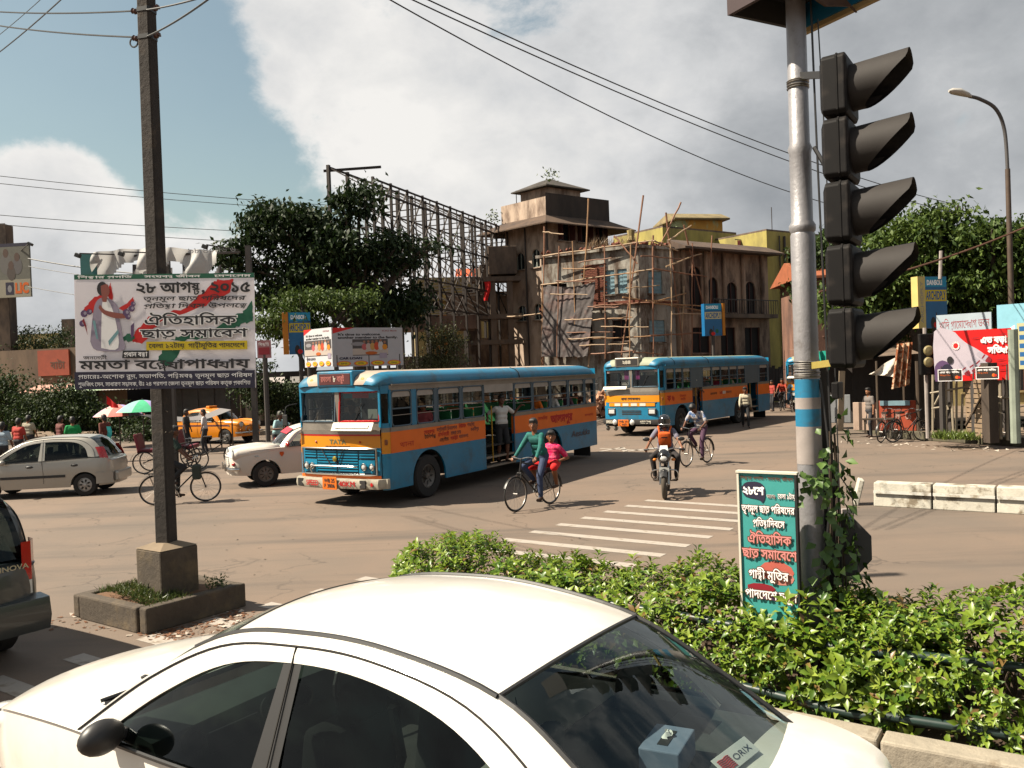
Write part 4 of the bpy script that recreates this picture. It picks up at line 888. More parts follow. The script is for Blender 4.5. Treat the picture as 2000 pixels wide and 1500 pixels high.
# ------------------------------------------------------------------ bicycles
M_FRAME = mat('black_bicycle_enamel', (.020, .018, .017), .4, .3, var=.3, vscale=9, col2=(.13, .06, .03), c2scale=8, c2lo=.58, c2hi=.68)
M_SPOKE = mat('dull_spoke_steel', (.32, .30, .28), .4, .8, var=.1); M_SADDLE = mat('saddle_leather', (.030, .018, .012), .6)
def torus(mb, c, R_, r_, ax='Y', n=36, k=7, squash=1.0):
 pts = [(c[0]+R_*math.cos(t), c[1], c[2]+R_*math.sin(t)) if ax == 'Y' else (c[0], c[1]+R_*math.cos(t), c[2]+R_*math.sin(t)) for t in [2*math.pi*i/n for i in range(n)]]
 return mb.tube(pts, r_, k, closed=True)
def bike_wheel(root, x, r=.345, name='wheel', y=0.0, spokes=18, tw=.017):
 w = bpy.data.objects.new(name, None); COL.objects.link(w); w.parent = root; w.location = (x, y, r)
 torus(MB(), (0, 0, 0), r-tw, tw).build('tyre', M_TYRE, w, smooth=True); torus(MB(), (0, 0, 0), r-.036, .011, k=6).build('rim', M_SPOKE, w, smooth=True)
 MB().tube([(0, -.05, 0), (0, .05, 0)], .022, 10).build('hub', M_SPOKE, w, smooth=True)
 mb = MB()
 for i in range(spokes):
  t = 2*math.pi*i/spokes; q = .02*(1 if i % 2 else -1); mb.tube([(.02*math.cos(t+.9), q, .02*math.sin(t+.9)), ((r-.04)*math.cos(t), 0, (r-.04)*math.sin(t))], .0018, 4, caps=False)
 o = mb.build('spokes', M_SPOKE, w); o['kind'] = 'stuff'; return w
def bicycle(label, p_front, p_rear, steer=0.0, lean=0.0, frame_m=None, carrier=True, group=None, basket=False, mud=True):
 """roadster bicycle standing on two ground points"""
 frame_m = frame_m or M_FRAME; a, b = Vector(p_front), Vector(p_rear); d = a-b; rz = math.atan2(d.y, d.x)
 root = thing('bicycle', label, 'bicycle', (b+a)/2, rz, group); root.rotation_euler = (lean, 0, rz)
 root.location.z = 0; xf, xr, r = .54, -.54, .345
 bike_wheel(root, xr)
 fk = bpy.data.objects.new('front_fork', None); COL.objects.link(fk); fk.parent = root
 fm = MB()
 for s_ in (1, -1): fm.tube(cr([(xf, s_*.055, r), (xf-.06, s_*.055, r+.18), (xf-.13, s_*.05, r+.40)], 4), .011, 7)
 fm.tube([(xf-.13, -.05, r+.40), (xf-.13, .05, r+.40)], .013, 7); fm.tube([(xf-.13, 0, r+.39), (xf-.20, 0, r+.66)], .017, 8)
 fm.build('fork_blade', frame_m, fk, smooth=True)
 w = bike_wheel(root, xf)
 hb = cr([(xf-.30, .27, r+.66), (xf-.22, .26, r+.70), (xf-.16, .20, r+.71), (xf-.155, .08, r+.69), (xf-.195, 0, r+.67), (xf-.155, -.08, r+.69), (xf-.16, -.20, r+.71), (xf-.22, -.26, r+.70), (xf-.30, -.27, r+.66)], 4)
 MB().tube(hb, .011, 7).build('handlebar', M_CHROME, root, smooth=True)
 for s_ in (1, -1): MB().tube([(xf-.30, s_*.27, r+.66), (xf-.40, s_*.275, r+.63)], .017, 8).build('grip', M_TRIM, root, smooth=True)
 fr = MB(); bb = (-.10, 0, r-.05); seat_t = (-.26, 0, r+.47); head_t = (xf-.19, 0, r+.60); head_b = (xf-.14, 0, r+.42)
 for p, q, rr in ((bb, seat_t, .016), (seat_t, head_t, .015), (bb, head_b, .017), (head_b, head_t, .02)): fr.tube([p, q], rr, 8)
 for s_ in (1, -1): fr.tube([(xr, s_*.055, r), (bb[0], s_*.03, bb[2])], .010, 6); fr.tube([(xr, s_*.055, r), (seat_t[0], s_*.02, seat_t[2]-.03)], .009, 6)
 fr.build('frame', frame_m, root, smooth=True)
 MB().tube([seat_t, (-.28, 0, r+.60)], .012, 7).build('seat_post', M_CHROME, root, smooth=True)
 MB().loft([[(x, y*w_, r+.60+z) for y, z in ((-1, .0), (-.7, .045), (.7, .045), (1, 0), (.6, -.03), (-.6, -.03))] for x, w_ in ((-.40, .085), (-.36, .11), (-.28, .09), (-.18, .04), (-.10, .025))]).build('saddle', M_SADDLE, root, smooth=True)
 torus(MB(), (bb[0], .045, bb[2]), .085, .006, n=24, k=5).build('chain_ring', M_SPOKE, root)
 MB().bar((bb[0], .05, bb[2]+.09), (xr, .05, r+.03), .006, .012).bar((bb[0], .05, bb[2]-.09), (xr, .05, r-.03), .006, .012).build('chain', M_FRAME, root)
 for s_, ang in ((1, -1.2), (-1, 1.94)):
  e = (bb[0]+.17*math.cos(ang), s_*.09, bb[2]+.17*math.sin(ang)); MB().bar((bb[0], s_*.075, bb[2]), (e[0], s_*.085, e[2]), .014, .022).build('crank', M_CHROME, root); MB().box((e[0], s_*.135, e[2]), (.09, .085, .022)).build('pedal', M_TRIM, root, bevel=.005)
 if mud:
  for x, a0, a1 in ((xf, R(25), R(150)), (xr, R(20), R(185))): MB().add([(x+(r+.022)*math.cos(t), y, r+(r+.022)*math.sin(t)+(.0 if y == 0 else -.012)) for t in np.linspace(a0, a1, 14) for y in (-.03, 0, .03)], [(i*3+j, i*3+j+1, i*3+j+4, i*3+j+3) for i in range(13) for j in range(2)]).build('mudguard', frame_m, root, smooth=True)
 if carrier:
  cm = MB().bar((-.36, -.06, r+.37), (xr-.22, -.06, r+.38), .012).bar((-.36, .06, r+.37), (xr-.22, .06, r+.38), .012)
  for x in (-.45, -.58, -.74): cm.bar((x, -.065, r+.375), (x, .065, r+.38), .010)
  for s_ in (1, -1): cm.bar((xr-.12, s_*.07, r+.37), (xr, s_*.065, r), .010)
  cm.build('rear_carrier', frame_m, root)
 MB().bar((xr, .07, r), (xr-.05, .10, .06), .012).build('stand', frame_m, root)
 return root
RIDE = dict(hip=(-.28, 0, 1.02), neck=(-.10, 0, 1.50))
def on_bike(bk, label, shirt, pants, **k):
 """rider on the saddle, hands on the grips, feet on the pedals"""
 bb = (-.10, .295); pd = [(bb[0]+.17*math.cos(a)-.03, s_*.135, bb[1]+.17*math.sin(a)+.085) for s_, a in ((1, -1.2), (-1, 1.94))]
 kw = dict(RIDE); kw.update(hands=((.20, .275, 1.035), (.20, -.275, 1.035)), feet=pd, elbow=((-.5, .7, -.5), (-.5, -.7, -.5)), knee=((1, .12, .5), (1, -.12, .5)), shirt=shirt, pants=pants, grip=((.9, .05, -.3), (.9, -.05, -.3)))
 kw.update(k); return person(label, bk.location, bk.rotation_euler[2], **kw)
bk1 = bicycle('black bicycle carrying two riders in front of the near bus', G(1007, 1000), G(1077, 984))
on_bike(bk1, 'cyclist in dark green shirt and jeans pedalling with a child behind', cloth('bottle_green', (.015, .10, .09), (.02, .16, .13)), cloth('indigo_jeans', (.035, .05, .10)), voxel=.012, gaze=.35, skin=0, sleeve='long')
person('child in pink and red clothes sitting on the bicycle carrier', bk1.location, bk1.rotation_euler[2], hip=(-.62, .03, .86), neck=(-.60, .03, 1.22), hands=((-.52, .22, .88), (-.40, -.10, .98)), feet=((-.45, .24, .44), (-.5, -.22, .44)), knee=((1, .6, .2), (1, -.6, .2)), shirt=cloth('pink', (.62, .03, .12), (.75, .12, .2)), pants=cloth('red', (.55, .03, .03)), voxel=.012, gaze=.6, woman=True, legs='short', scale=1.0)
bk2 = bicycle('black bicycle ridden behind the motorcycle', G(1344, 911), G(1379, 904))
on_bike(bk2, 'cyclist in blue and white tee shirt bending over the handlebar', cloth('blue_and_white', (.50, .47, .46), (.10, .17, .33)), cloth('maroon_trousers', (.07, .03, .06)), nod=.7, neck=(.0, 0, 1.46), skin=1)
bk3 = bicycle('black bicycle with a bag, passing behind the utility pole', G(417, 978), G(290, 988))
on_bike(bk3, 'cyclist in dark clothes half hidden by the utility pole', cloth('dark_green', (.012, .03, .022)), cloth('black', (.015, .015, .017)), skin=1)
b_ = MB().box((.36, -.0, .70), (.20, .34, .34)); b_.build('shopping_bag', cloth('grey_green_bag', (.045, .055, .045)), None, bevel=.05)
_bag = bpy.data.objects['shopping_bag']; _bag.location = bk3.location; _bag.rotation_euler = bk3.rotation_euler; tag(_bag, 'dark grey green cloth bag hanging from the handlebar behind the utility pole', 'bag')
bicycle('bicycle parked by the right kerb, nearer the hoarding', G(1796, 861), G(1750, 864), group='bicycles parked at the kerb')
bicycle('bicycle parked by the right kerb, half hidden behind another', G(1757, 858), G(1713, 866), group='bicycles parked at the kerb', lean=.06)
bicycle('bicycle leaning in the shade of the fence posts', Vector((16.0, 25.6, .24)), Vector((15.3, 26.4, .24)), lean=.1).location.z = .24
bk4 = bicycle('bicycle waiting behind the second bus', G(1516, 806), G(1540, 798))
on_bike(bk4, 'cyclist in red cloth behind the second bus', cloth('brick_red', (.32, .05, .03)), cloth('dark', (.03, .03, .035)), voxel=.02, detail=False)
bk5 = bicycle('bicycle beside the third bus', G(1538, 809), G(1560, 800))
on_bike(bk5, 'cyclist in pale blue shirt beside the third bus', cloth('pale_blue', (.25, .42, .55)), cloth('blue', (.04, .09, .22)), voxel=.02, detail=False)
bk6 = bicycle('bicycle passing behind the silver hatchback', G(214, 926), G(165, 930))
# ------------------------------------------------------------------ motorcycle
def motorcycle():
 a = G(1299, 975); root = thing('motorcycle', 'black and white motorcycle coming towards the camera', 'motorcycle', a+Vector((.14, .62, 0)), R(-103)); r = .30
 for x in (.64, -.62):
  w = bpy.data.objects.new('wheel', None); COL.objects.link(w); w.parent = root; w.location = (x, 0, r)
  torus(MB(), (0, 0, 0), r-.05, .05, k=10).build('tyre', mat('dusty_tyre', (.07, .058, .045), .9, var=.2, vscale=12), w, smooth=True); torus(MB(), (0, 0, 0), r-.10, .016, k=6).build('rim', M_TRIM, w, smooth=True)
  mb = MB()
  for i in range(5): t = 2*math.pi*i/5; mb.bar((0, 0, 0), ((r-.1)*math.cos(t), 0, (r-.1)*math.sin(t)), .03, .035, up=(0, 1, 0))
  mb.build('spokes', M_TRIM, w); MB().tube([(0, -.06, 0), (0, .06, 0)], .05, 12).build('hub', M_SPOKE, w, smooth=True)
 for s_ in (1, -1):
  MB().tube([(.64, s_*.085, r), (.50, s_*.085, .66), (.42, s_*.085, .88)], .022, 10).build('fork_leg', M_CHROME, root, smooth=True)
  MB().tube(cr([(.40, s_*.02, .98), (.36, s_*.18, 1.02), (.28, s_*.34, 1.0)], 4), .013, 8).build('handlebar_half', M_CHROME, root, smooth=True); MB().tube([(.29, s_*.31, 1.0), (.25, s_*.42, .985)], .02, 10).build('grip', M_TRIM, root)
  MB().tube(cr([(.36, s_*.20, 1.02), (.38, s_*.26, 1.13), (.36, s_*.32, 1.20)], 3), .007, 6).build('mirror_stem', M_TRIM, root); MB().ball((.36, s_*.36, 1.22), (.018, .075, .045), 12, 8).build('mirror', M_TRIM, root, smooth=True)
  MB().ball((.46, s_*.19, .80), (.035, .045, .03), 10, 7).build('indicator', M_AMBL, root, smooth=True)
  MB().tube(cr([(.42, s_*.05, .58), (.40, s_*.24, .56), (.36, s_*.27, .42), (.34, s_*.12, .34)], 4), .014, 7).build('crash_bar', M_CHROME, root, smooth=True)
  MB().tube([(-.02, s_*.12, .30), (-.02, s_*.24, .30)], .016, 8).build('foot_peg', M_TRIM, root)
 # front mudguard, headlamp fairing, tank, engine, seat, tail
 MB().add([(.64+(r+.03)*math.cos(t), y*.07, r+(r+.03)*math.sin(t)-.03*y*y) for t in np.linspace(R(40), R(140), 10) for y in (-1, 0, 1)], [(i*3+j, i*3+j+1, i*3+j+4, i*3+j+3) for i in range(9) for j in range(2)]).build('front_mudguard', M_TRIM, root, smooth=True)
 MB().loft([[(x, w*math.cos(t), z+h*math.sin(t)) for t in [2*math.pi*k/14 for k in range(14)]] for x, w, h, z in ((.36, .10, .13, .90), (.45, .145, .155, .88), (.54, .135, .14, .86), (.60, .085, .09, .84))]).build('headlamp_fairing', mat('black_gloss', (.012, .012, .013), .2, coat=.6, var=0), root, smooth=True)
 MB().ball((.575, 0, .83), (.045, .09, .065), 12, 8).build('head_lamp', M_CLEARL, root, smooth=True); MB().add([(.50, -.09, .98), (.50, .09, .98), (.43, .075, 1.09), (.43, -.075, 1.09)], [(0, 1, 2, 3)]).build('fly_screen', mat('white_screen', (.75, .75, .73), .3, var=.03), root)
 MB().loft([[(x, w*math.cos(t), z+h*math.sin(t)) for t in [2*math.pi*k/12 for k in range(12)]] for x, w, h, z in ((.34, .06, .06, .84), (.24, .14, .12, .86), (.05, .15, .13, .86), (-.12, .09, .09, .82), (-.18, .05, .05, .80))]).build('fuel_tank', mat('black_gloss', (.012, .012, .013), .2), root, smooth=True)
 MB().box((.10, 0, .46), (.34, .24, .30)).build('engine', mat('engine_grey', (.10, .10, .10), .5, .6), root, bevel=.04); MB().box((-.35, 0, .80), (.62, .23, .09)).build('seat', M_SADDLE, root, bevel=.035)
 MB().tube([(.2, -.12, .36), (-.1, -.16, .30), (-.75, -.17, .38)], .04, 10).build('exhaust', M_CHROME, root, smooth=True); MB().box((-.7, 0, .72), (.25, .16, .14)).build('tail_unit', M_TRIM, root, bevel=.03)
 MB().tube([(.38, 0, .86), (.1, 0, .62), (-.3, 0, .66), (-.62, 0, r)], .03, 8).build('frame', M_TRIM, root); MB().box((.56, 0, .60), (.02, .2, .09)).build('number_plate', mat('white_plate', (.7, .7, .66), .5), root)
 rider = person('motorcyclist in grey shirt with an orange rucksack worn in front', root.location, root.rotation_euler[2], hip=(-.32, 0, .92), neck=(-.18, 0, 1.40), hands=((.25, .38, 1.0), (.25, -.38, 1.0)), feet=((.02, .22, .40), (.02, -.22, .40)), elbow=((-.3, .9, -.3), (-.3, -.9, -.3)), knee=((1, .5, .3), (1, -.5, .3)),
  shirt=cloth('grey_lilac', (.17, .16, .20)), pants=cloth('black_brown', (.018, .014, .014)), sleeve='short', hair=False, skin=0, voxel=.013, grip=((.7, .3, -.5), (.7, -.3, -.5)), detail=False)
 hc = Vector(rider['hc']); h = thing('helmet', 'glossy black full-face helmet on the motorcyclist', 'helmet', root.location, root.rotation_euler[2])
 M_H = mat('black_helmet', (.012, .012, .014), .12, coat=1, var=0)
 MB().loft([[(hc.x+cx+rx*math.cos(t), ry*math.sin(t), hc.z+z) for t in [2*math.pi*k/18 for k in range(18)]] for z, rx, ry, cx in ((-.135, .085, .085, .01), (-.11, .125, .115, .012), (-.05, .142, .128, .008), (.02, .145, .132, .0), (.08, .128, .118, -.008), (.125, .085, .08, -.012), (.145, .02, .02, -.012))]).build('shell', M_H, h, smooth=True)
 MB().add([(hc.x+.012+.147*math.cos(t), .134*math.sin(t), hc.z+z) for z in (-.03, .055) for t in np.linspace(-1.05, 1.05, 11)], [(i, i+1, i+12, i+11) for i in range(10)]).build('visor', mat('smoke_visor', (.02, .02, .022), .06, var=0, coat=1), h, smooth=True)
 MB().tube([(hc.x+.02+.149*math.cos(t), .134*math.sin(t), hc.z-.06) for t in np.linspace(-1.2, 1.2, 12)], .008, 6).build('chin_stripe', mat('silver_stripe', (.5, .5, .5), .3, .6), h)
 rs = thing('rucksack', 'orange rucksack strapped on the chest of the motorcyclist', 'rucksack', root.location, root.rotation_euler[2]); mo = cloth('orange', (.62, .13, .02), (.45, .09, .02))
 MB().box((-.08, 0, 1.17), (.15, .27, .34), rot=(0, .25, 0)).build('pack', mo, rs, bevel=.05, smooth=True)
 for s_ in (1, -1): MB().tube(cr([(-.03, s_*.10, 1.30), (-.12, s_*.13, 1.43), (-.26, s_*.13, 1.42), (-.32, s_*.14, 1.25)], 4), .020, 6).build('strap', mo, rs, smooth=True)
 MB().box((.0, 0, 1.22), (.02, .15, .05), rot=(0, .25, 0)).build('badge', mat('dark_badge', (.03, .03, .035), .5), rs, bevel=.01)
motorcycle()
# ------------------------------------------------------------------ buses
M_BLUE = mat('bus_sky_blue_paint', (.028, .195, .335), .42, var=.16, vscale=1.2, coat=.15, col2=(.05, .085, .10), c2scale=1.6, c2lo=.50, c2hi=.74)
M_ORNG = mat('bus_orange_paint', (.80, .19, .008), .45, var=.12, vscale=1.5, col2=(.58, .11, .01), c2scale=1.3, c2lo=.54, c2hi=.7)
M_YELO = mat('bus_front_yellow_paint', (.72, .30, .012), .42, var=.10, vscale=1.5)
M_BELT = mat('bare_aluminium_strip', (.30, .27, .235), .42, .55, var=.2, vscale=3); M_ROOFT = mat('dusty_pale_roof', (.42, .33, .27), .75, var=.16, vscale=1.3, col2=(.25, .24, .2), c2scale=1)
M_ROOFG = mat('dusty_green_roof', (.30, .32, .24), .75, var=.16, vscale=1.3); M_BGREY = mat('window_frame_grey_blue', (.085, .12, .15), .5, .2, var=.15)
M_BDARK = mat('bus_dark_inside', (.022, .019, .018), .85, var=.2); M_REDP = mat('red_paint', (.45, .02, .025), .45, var=.1); M_WHITEP = mat('cream_white_paint', (.72, .68, .58), .5, var=.08); M_PLATE = mat('orange_plate', (.75, .20, .015), .5, var=.05)
M_INK = mat('black_sign_paint', (.02, .016, .014), .7, var=0); M_INKR = mat('red_sign_paint', (.42, .02, .015), .6, var=0); M_INKW = mat('white_sign_paint', (.72, .70, .64), .6, var=0); M_BROWNT = mat('brown_sign_paint', (.17, .06, .05), .6, var=0)
M_PASSG = mat('green_seat', (.03, .16, .06), .7); M_BGLASS = glass('bus_window_glass', (.52, .56, .55))
M_FUME = mat('milky_window_glass', (.36, .33, .30), .35, var=.2)
def bus(label, loc, yaw, L_=10.3, style=1, near_windows=None, doors=((3.86, 5.30),), rear_x=7.35, scale=1.0, group='blue and orange buses', partial=False):
 root = thing('bus', label, 'bus', loc, yaw, group, scale); xf = L_/2; W = 1.24; ZF, Z0, ZO0, ZO1, ZB, ZW, ZG, ZT = .36, .36, 1.12, 1.57, 1.66, 2.44, 2.55, 2.88
 X = lambda s_: xf-s_                                 # distance from the front -> local x
 xw = [X(1.5), X(rear_x)]; rw = .48
 wins = near_windows
 def zlow(x):
  z = Z0
  for w in xw:
   q = .62**2-(x-w)**2
   if q > 0: z = max(z, .46+math.sqrt(q))
  return z
 def wall(sd, holes, nm, z0f, z1, m, off=0.0, s0=.0, s1=None):
  """strip of side panelling between heights, with gaps at the doors"""
  s1 = L_ if s1 is None else s1; xs = sorted(set([round(s0+(s1-s0)*i/70, 3) for i in range(71)]+[round(xf-w-.62*math.cos(t), 3) for w in xw for t in np.linspace(0, math.pi, 15)]+[d for h in holes for d in h]))
  xs = [s_ for s_ in xs if s0 <= s_ <= s1]; mb = MB()
  for a, b in zip(xs[:-1], xs[1:]):
   mid = (a+b)/2
   if any(h[0] <= mid <= h[1] for h in holes): continue
   za, zb = (z0f(X(a)), z0f(X(b))) if callable(z0f) else (z0f, z0f); y = sd*(W+off)
   mb.add([(X(a), y, za), (X(b), y, zb), (X(b), y, z1), (X(a), y, z1), (X(a), y-sd*.04, za), (X(b), y-sd*.04, zb), (X(b), y-sd*.04, z1), (X(a), y-sd*.04, z1)], [(0, 1, 2, 3), (4, 7, 6, 5), (0, 4, 5, 1), (3, 2, 6, 7)])
  for h in holes:
   for e in h: mb.quad((X(e), sd*(W+off), z0f if not callable(z0f) else Z0), (X(e), sd*(W+off), z1), (X(e), sd*(W-.1), z1), (X(e), sd*(W-.1), z0f if not callable(z0f) else Z0))
  return mb.build(nm, m, root, merge=True)
 for sd in (1, -1):
  holes = doors if sd > 0 else ()
  wall(sd, holes, 'lower_side_panel', zlow, ZO0, M_BLUE, s0=.16); wall(sd, holes, 'orange_side_band', ZO0, ZO1, M_ORNG, .004, s0=.16); wall(sd, holes, 'waist_strip', ZO1, ZB, M_BELT, .010, s0=.16); wall(sd, (), 'gutter_panel', ZW, ZG, M_BELT if style == 1 else M_BLUE, .0, s0=.16)
  for h in holes:
   for e in h: MB().tube([(X(e), sd*(W-.02), .45), (X(e), sd*(W-.02), ZW)], .022, 6).build('door_pillar', M_BGREY, root)
  MB().bar((X(.2), sd*(W+.03), ZG+.01), (X(L_-.05), sd*(W+.03), ZG+.01), .05, .03).build('rain_gutter', M_BELT if style == 1 else M_BLUE, root)
  # windows: frame, mid rail, upper pane
  ws = wins if sd > 0 else [(.25, 1.15)]+[(1.25+k*.99, 2.17+k*.99) for k in range(9)]
  edge = [.16]+[e for w in ws for e in w]+[L_]
  for a, b in zip(edge[0::2], edge[1::2]):
   if any(h[0]-.09 <= a and b <= h[1]+.25 for h in holes): continue
   if b-a > .005: MB().box((X((a+b)/2), sd*(W-.025), (ZB+ZW)/2), (b-a, .05, ZW-ZB)).build('window_pillar', M_BLUE if a < 1 else M_BGREY, root)
  for i, (a, b) in enumerate(ws):
   if any(h[0]-.09 <= a and b <= h[1]+.25 for h in holes): continue
   w = bpy.data.objects.new('window', None); COL.objects.link(w); w.parent = root; w.location = (X((a+b)/2), sd*(W-.005), (ZB+ZW)/2); hw, hh, rd = (b-a)/2-.015, (ZW-ZB)/2-.015, .09
   pts = []
   for cx, cz, t0 in ((hw-rd, hh-rd, 0), (-hw+rd, hh-rd, 90), (-hw+rd, -hh+rd, 180), (hw-rd, -hh+rd, 270)): pts += [(cx+rd*math.cos(R(t0+q)), 0, cz+rd*math.sin(R(t0+q))) for q in (0, 30, 60, 90)]
   MB().tube(pts, .020, 6, closed=True).build('window_frame', M_BGREY, w, smooth=True); MB().bar((-hw, 0, .0), (hw, 0, .0), .022, .03).build('mid_rail', M_BGREY, w)
   MB().bar((-hw, .01*sd, -.14), (hw, .01*sd, -.14), .012, .014).build('guard_bar', M_SPOKE, w)
   MB().add([(-hw, -.012*sd, .01), (hw, -.012*sd, .01), (hw, -.012*sd, hh-.02), (-hw, -.012*sd, hh-.02)], [(0, 1, 2, 3)]).build('pane', M_BGLASS, w)
   MB().add([(-hw, -.006*sd, hh-.13), (hw, -.006*sd, hh-.13), (hw, -.006*sd, hh-.0), (-hw, -.006*sd, hh-.0)], [(0, 1, 2, 3)]).build('faded_strip', M_FUME, w)
 # roof: rounded shell with domed ends, pale dusty top
 prof = [(1.0, ZG), (1.012, ZG+.06), (.985, ZG+.16), (.91, ZG+.245), (.78, ZG+.295)]
 top = [(.78, ZG+.295), (.5, ZT-.012), (.2, ZT), (0, ZT+.003)]
 st = []
 for k in range(33):
  u = k/32; x = X(-.10)+(X(L_+.02)-X(-.10))*u; d = min(u*L_*1.0, (1-u)*L_)
  e = min(1, d/.62); q = math.sqrt(max(0, 1-(1-e)**2)); st.append((x, .80+.20*q if u < .5 else .93+.07*q, .30+.70*q))
 st = [(X(-.10), .80, .10), (X(-.085), .85, .34), (X(-.03), .91, .60), (X(.08), .96, .82), (X(.26), .99, .95), (X(.5), 1, 1), (X(1.2), 1, 1), (X(3), 1, 1), (X(5), 1, 1), (X(7), 1, 1), (X(L_-.6), 1, 1), (X(L_-.3), .99, .94), (X(L_-.1), .97, .80), (X(L_), .95, .55), (X(L_+.03), .93, .2)]
 for sd in (1, -1):
  ring = lambda pr: [[(x, sd*W*y*fy, ZG+(z-ZG)*fz) for y, z in pr] for x, fy, fz in st]
  MB().loft(ring(prof), closed=False).build('roof_side', M_BLUE, root, smooth='all'); MB().loft(ring(top), closed=False).build('roof_top', M_ROOFT if style == 1 else M_ROOFG, root, smooth='all')
 for s_ in ((5.6,) if style == 1 else (1.0, 3.9)): MB().tube([(X(s_), W*y*1.004*sg, z+.004) for sg in (1,) for y, z in prof], .012, 5).build('roof_seam', M_BDARK, root)
 # rear wall
 MB().add([(X(L_), -W, Z0), (X(L_), W, Z0), (X(L_), W, ZB), (X(L_), -W, ZB)], [(0, 1, 2, 3)]).build('rear_panel', M_BLUE, root); MB().add([(X(L_), -W, ZW), (X(L_), W, ZW), (X(L_), W, ZG+.2), (X(L_), -W, ZG+.2)], [(0, 1, 2, 3)]).build('rear_header', M_BLUE, root)
 for y in (-W+.08, -.4, .4, W-.08): MB().box((X(L_)+.02, y, (ZB+ZW)/2), (.04, .16 if abs(y) > 1 else .07, ZW-ZB)).build('rear_pillar', M_BLUE, root)
 MB().box((X(L_)-.1, 0, .46), (.12, 2.3, .16)).build('rear_bumper', M_BDARK, root, bevel=.02); MB().box((X(L_)+.30, .85, .25), (.06, .55, .42)).build('mud_flap', M_BLACK, root)
 # inside
 MB().box((X(5.1), 0, .90), (L_-.3, 2.36, .04)).build('floor', M_BDARK, root); MB().add([(X(.3), -1.15, ZG-.02), (X(.3), 1.15, ZG-.02), (X(L_-.1), 1.15, ZG-.02), (X(L_-.1), -1.15, ZG-.02)], [(0, 1, 2, 3)]).build('ceiling', M_BDARK, root); MB().box((X(1.95), -.1, 1.55), (.04, 1.9, 1.3)).build('cab_partition', M_BDARK, root)
 sm = []
 for k in range(8):
  s_ = 2.3+k*.95
  for y in (-.78, .78):
   if y > 0 and any(h[0]-.5 < s_ < h[1]+.3 for h in doors): continue
   so = MB().box((X(s_), y, 1.28), (.42, .78, .1)); so.box((X(s_+.22), y, 1.55), (.07, .78, .62)); o = so.build('seat', M_PASSG, root, bevel=.02)
   MB().tube([(X(s_+.22), y-.38, 1.6), (X(s_+.22), y-.38, 1.89), (X(s_+.22), y+.38, 1.89), (X(s_+.22), y+.38, 1.6)], .018, 6).build('grab_rail', M_ORNG if k % 2 else M_CHROME, o)
 # wheels and dark wheel houses
 for x in xw:
  for sd in (1, -1): wheel(root, (x, sd*(W-.17), rw), rw, .27, 'bus', sd)
  MB().add([(x+.60*math.cos(t), y, .46+.60*math.sin(t)) for t in np.linspace(0, math.pi, 12) for y in (-W+.03, W-.03)], [(i*2, i*2+2, i*2+3, i*2+1) for i in range(11)]).build('wheel_house', M_BDARK, root)
 MB().box((X(5.1), 0, .55), (L_-1.5, 1.5, .3)).build('chassis', M_BDARK, root)
 if doors:
  for (d0, d1) in doors:
   c = (d0+d1)/2; MB().box((X(c), W-.30, .62), (d1-d0, .55, .05)).build('door_step', M_BELT, root); MB().box((X(c), W-.16, .40), (d1-d0, .34, .05)).build('door_step', M_BELT, root); MB().box((X(c), W-.62, .72), (d1-d0, .03, .5)).build('step_riser', M_BDARK, root)
   MB().tube([(X(d0+.36), W-.03, .5), (X(d0+.36), W-.03, 1.9)], .018, 7).build('door_grab_pole', mat('brass_pole', (.42, .25, .06), .4, .5), root)
   MB().box((X(c), W-.02, ZW-.10), (d1-d0-.05, .03, .2)).build('door_header', M_FUME, root)
 # ---------------- front
 F = frame((X(0), 0, 0), (0, 1, 0), (0, 0, 1))       # local X across the bus (towards its left side), Y = backwards... faces front with -Y
 FX = X(0)
 def curve_x(y): return FX+.10*(1-abs(y/W)**2.4)      # the front bows outwards
 def fpanel(nm, z0, z1, m, y0=-W, y1=W, off=0.0, tilt=0.0, n=18, thick=True):
  mb = MB(); ys = np.linspace(y0, y1, n+1)
  vs = [(curve_x(y)+off+(tilt if z == z1 else 0), y, z) for y in ys for z in (z0, z1)]
  mb.add(vs, [(i*2, i*2+2, i*2+3, i*2+1) for i in range(n)])
  if off: mb.add([(p[0], p[1], z1) for p in vs[1::2]]+[(p[0]-off-.02, p[1], z1) for p in vs[1::2]], [(i, i+1, n+2+i, n+1+i) for i in range(n)]); mb.add([(p[0], p[1], z0) for p in vs[0::2]]+[(p[0]-off-.02, p[1], z0) for p in vs[0::2]], [(i, i+1, n+2+i, n+1+i) for i in range(n)])
  return mb.build(nm, m, root, smooth=True)
 for sd in (1, -1):                                  # rounded front corners joining the sides
  for z0, z1, m in ((Z0, ZO0, M_BLUE), (ZO0, ZO1, M_YELO), (ZO1, ZB, M_BELT), (ZB, ZB+.10, M_BLUE), (ZW-.06, ZG, M_BLUE)):
   MB().add([(X(.16)+.16*math.sin(t), sd*(W-.0+.0-.12*(1-math.cos(t))), z) for t in np.linspace(0, math.pi/2, 7) for z in (z0, z1)], [(i*2, i*2+2, i*2+3, i*2+1) for i in range(6)]).build('front_corner', m, root, smooth=True)
  for y_, x_ in ((W-.005, X(.17)), (W-.13, X(.005))): MB().box((x_, sd*y_, (ZB+ZW)/2+.02), (.05, .05, ZW-ZB)).build('corner_post', M_BLUE, root)
  MB().add([(X(.16)+.15*math.sin(t), sd*(W-.01-.12*(1-math.cos(t))), z) for t in np.linspace(.15, 1.4, 6) for z in (ZB+.1, ZW-.06)], [(i*2, i*2+2, i*2+3, i*2+1) for i in range(5)]).build('quarter_light', M_GLASSD, root, smooth=True)
 W_ = W-.12
 fpanel('front_lower_panel', .58, 1.25, M_BLUE, -W_, W_); fpanel('front_skirt', .36, .62, M_BDARK, -W_, W_, -.12)
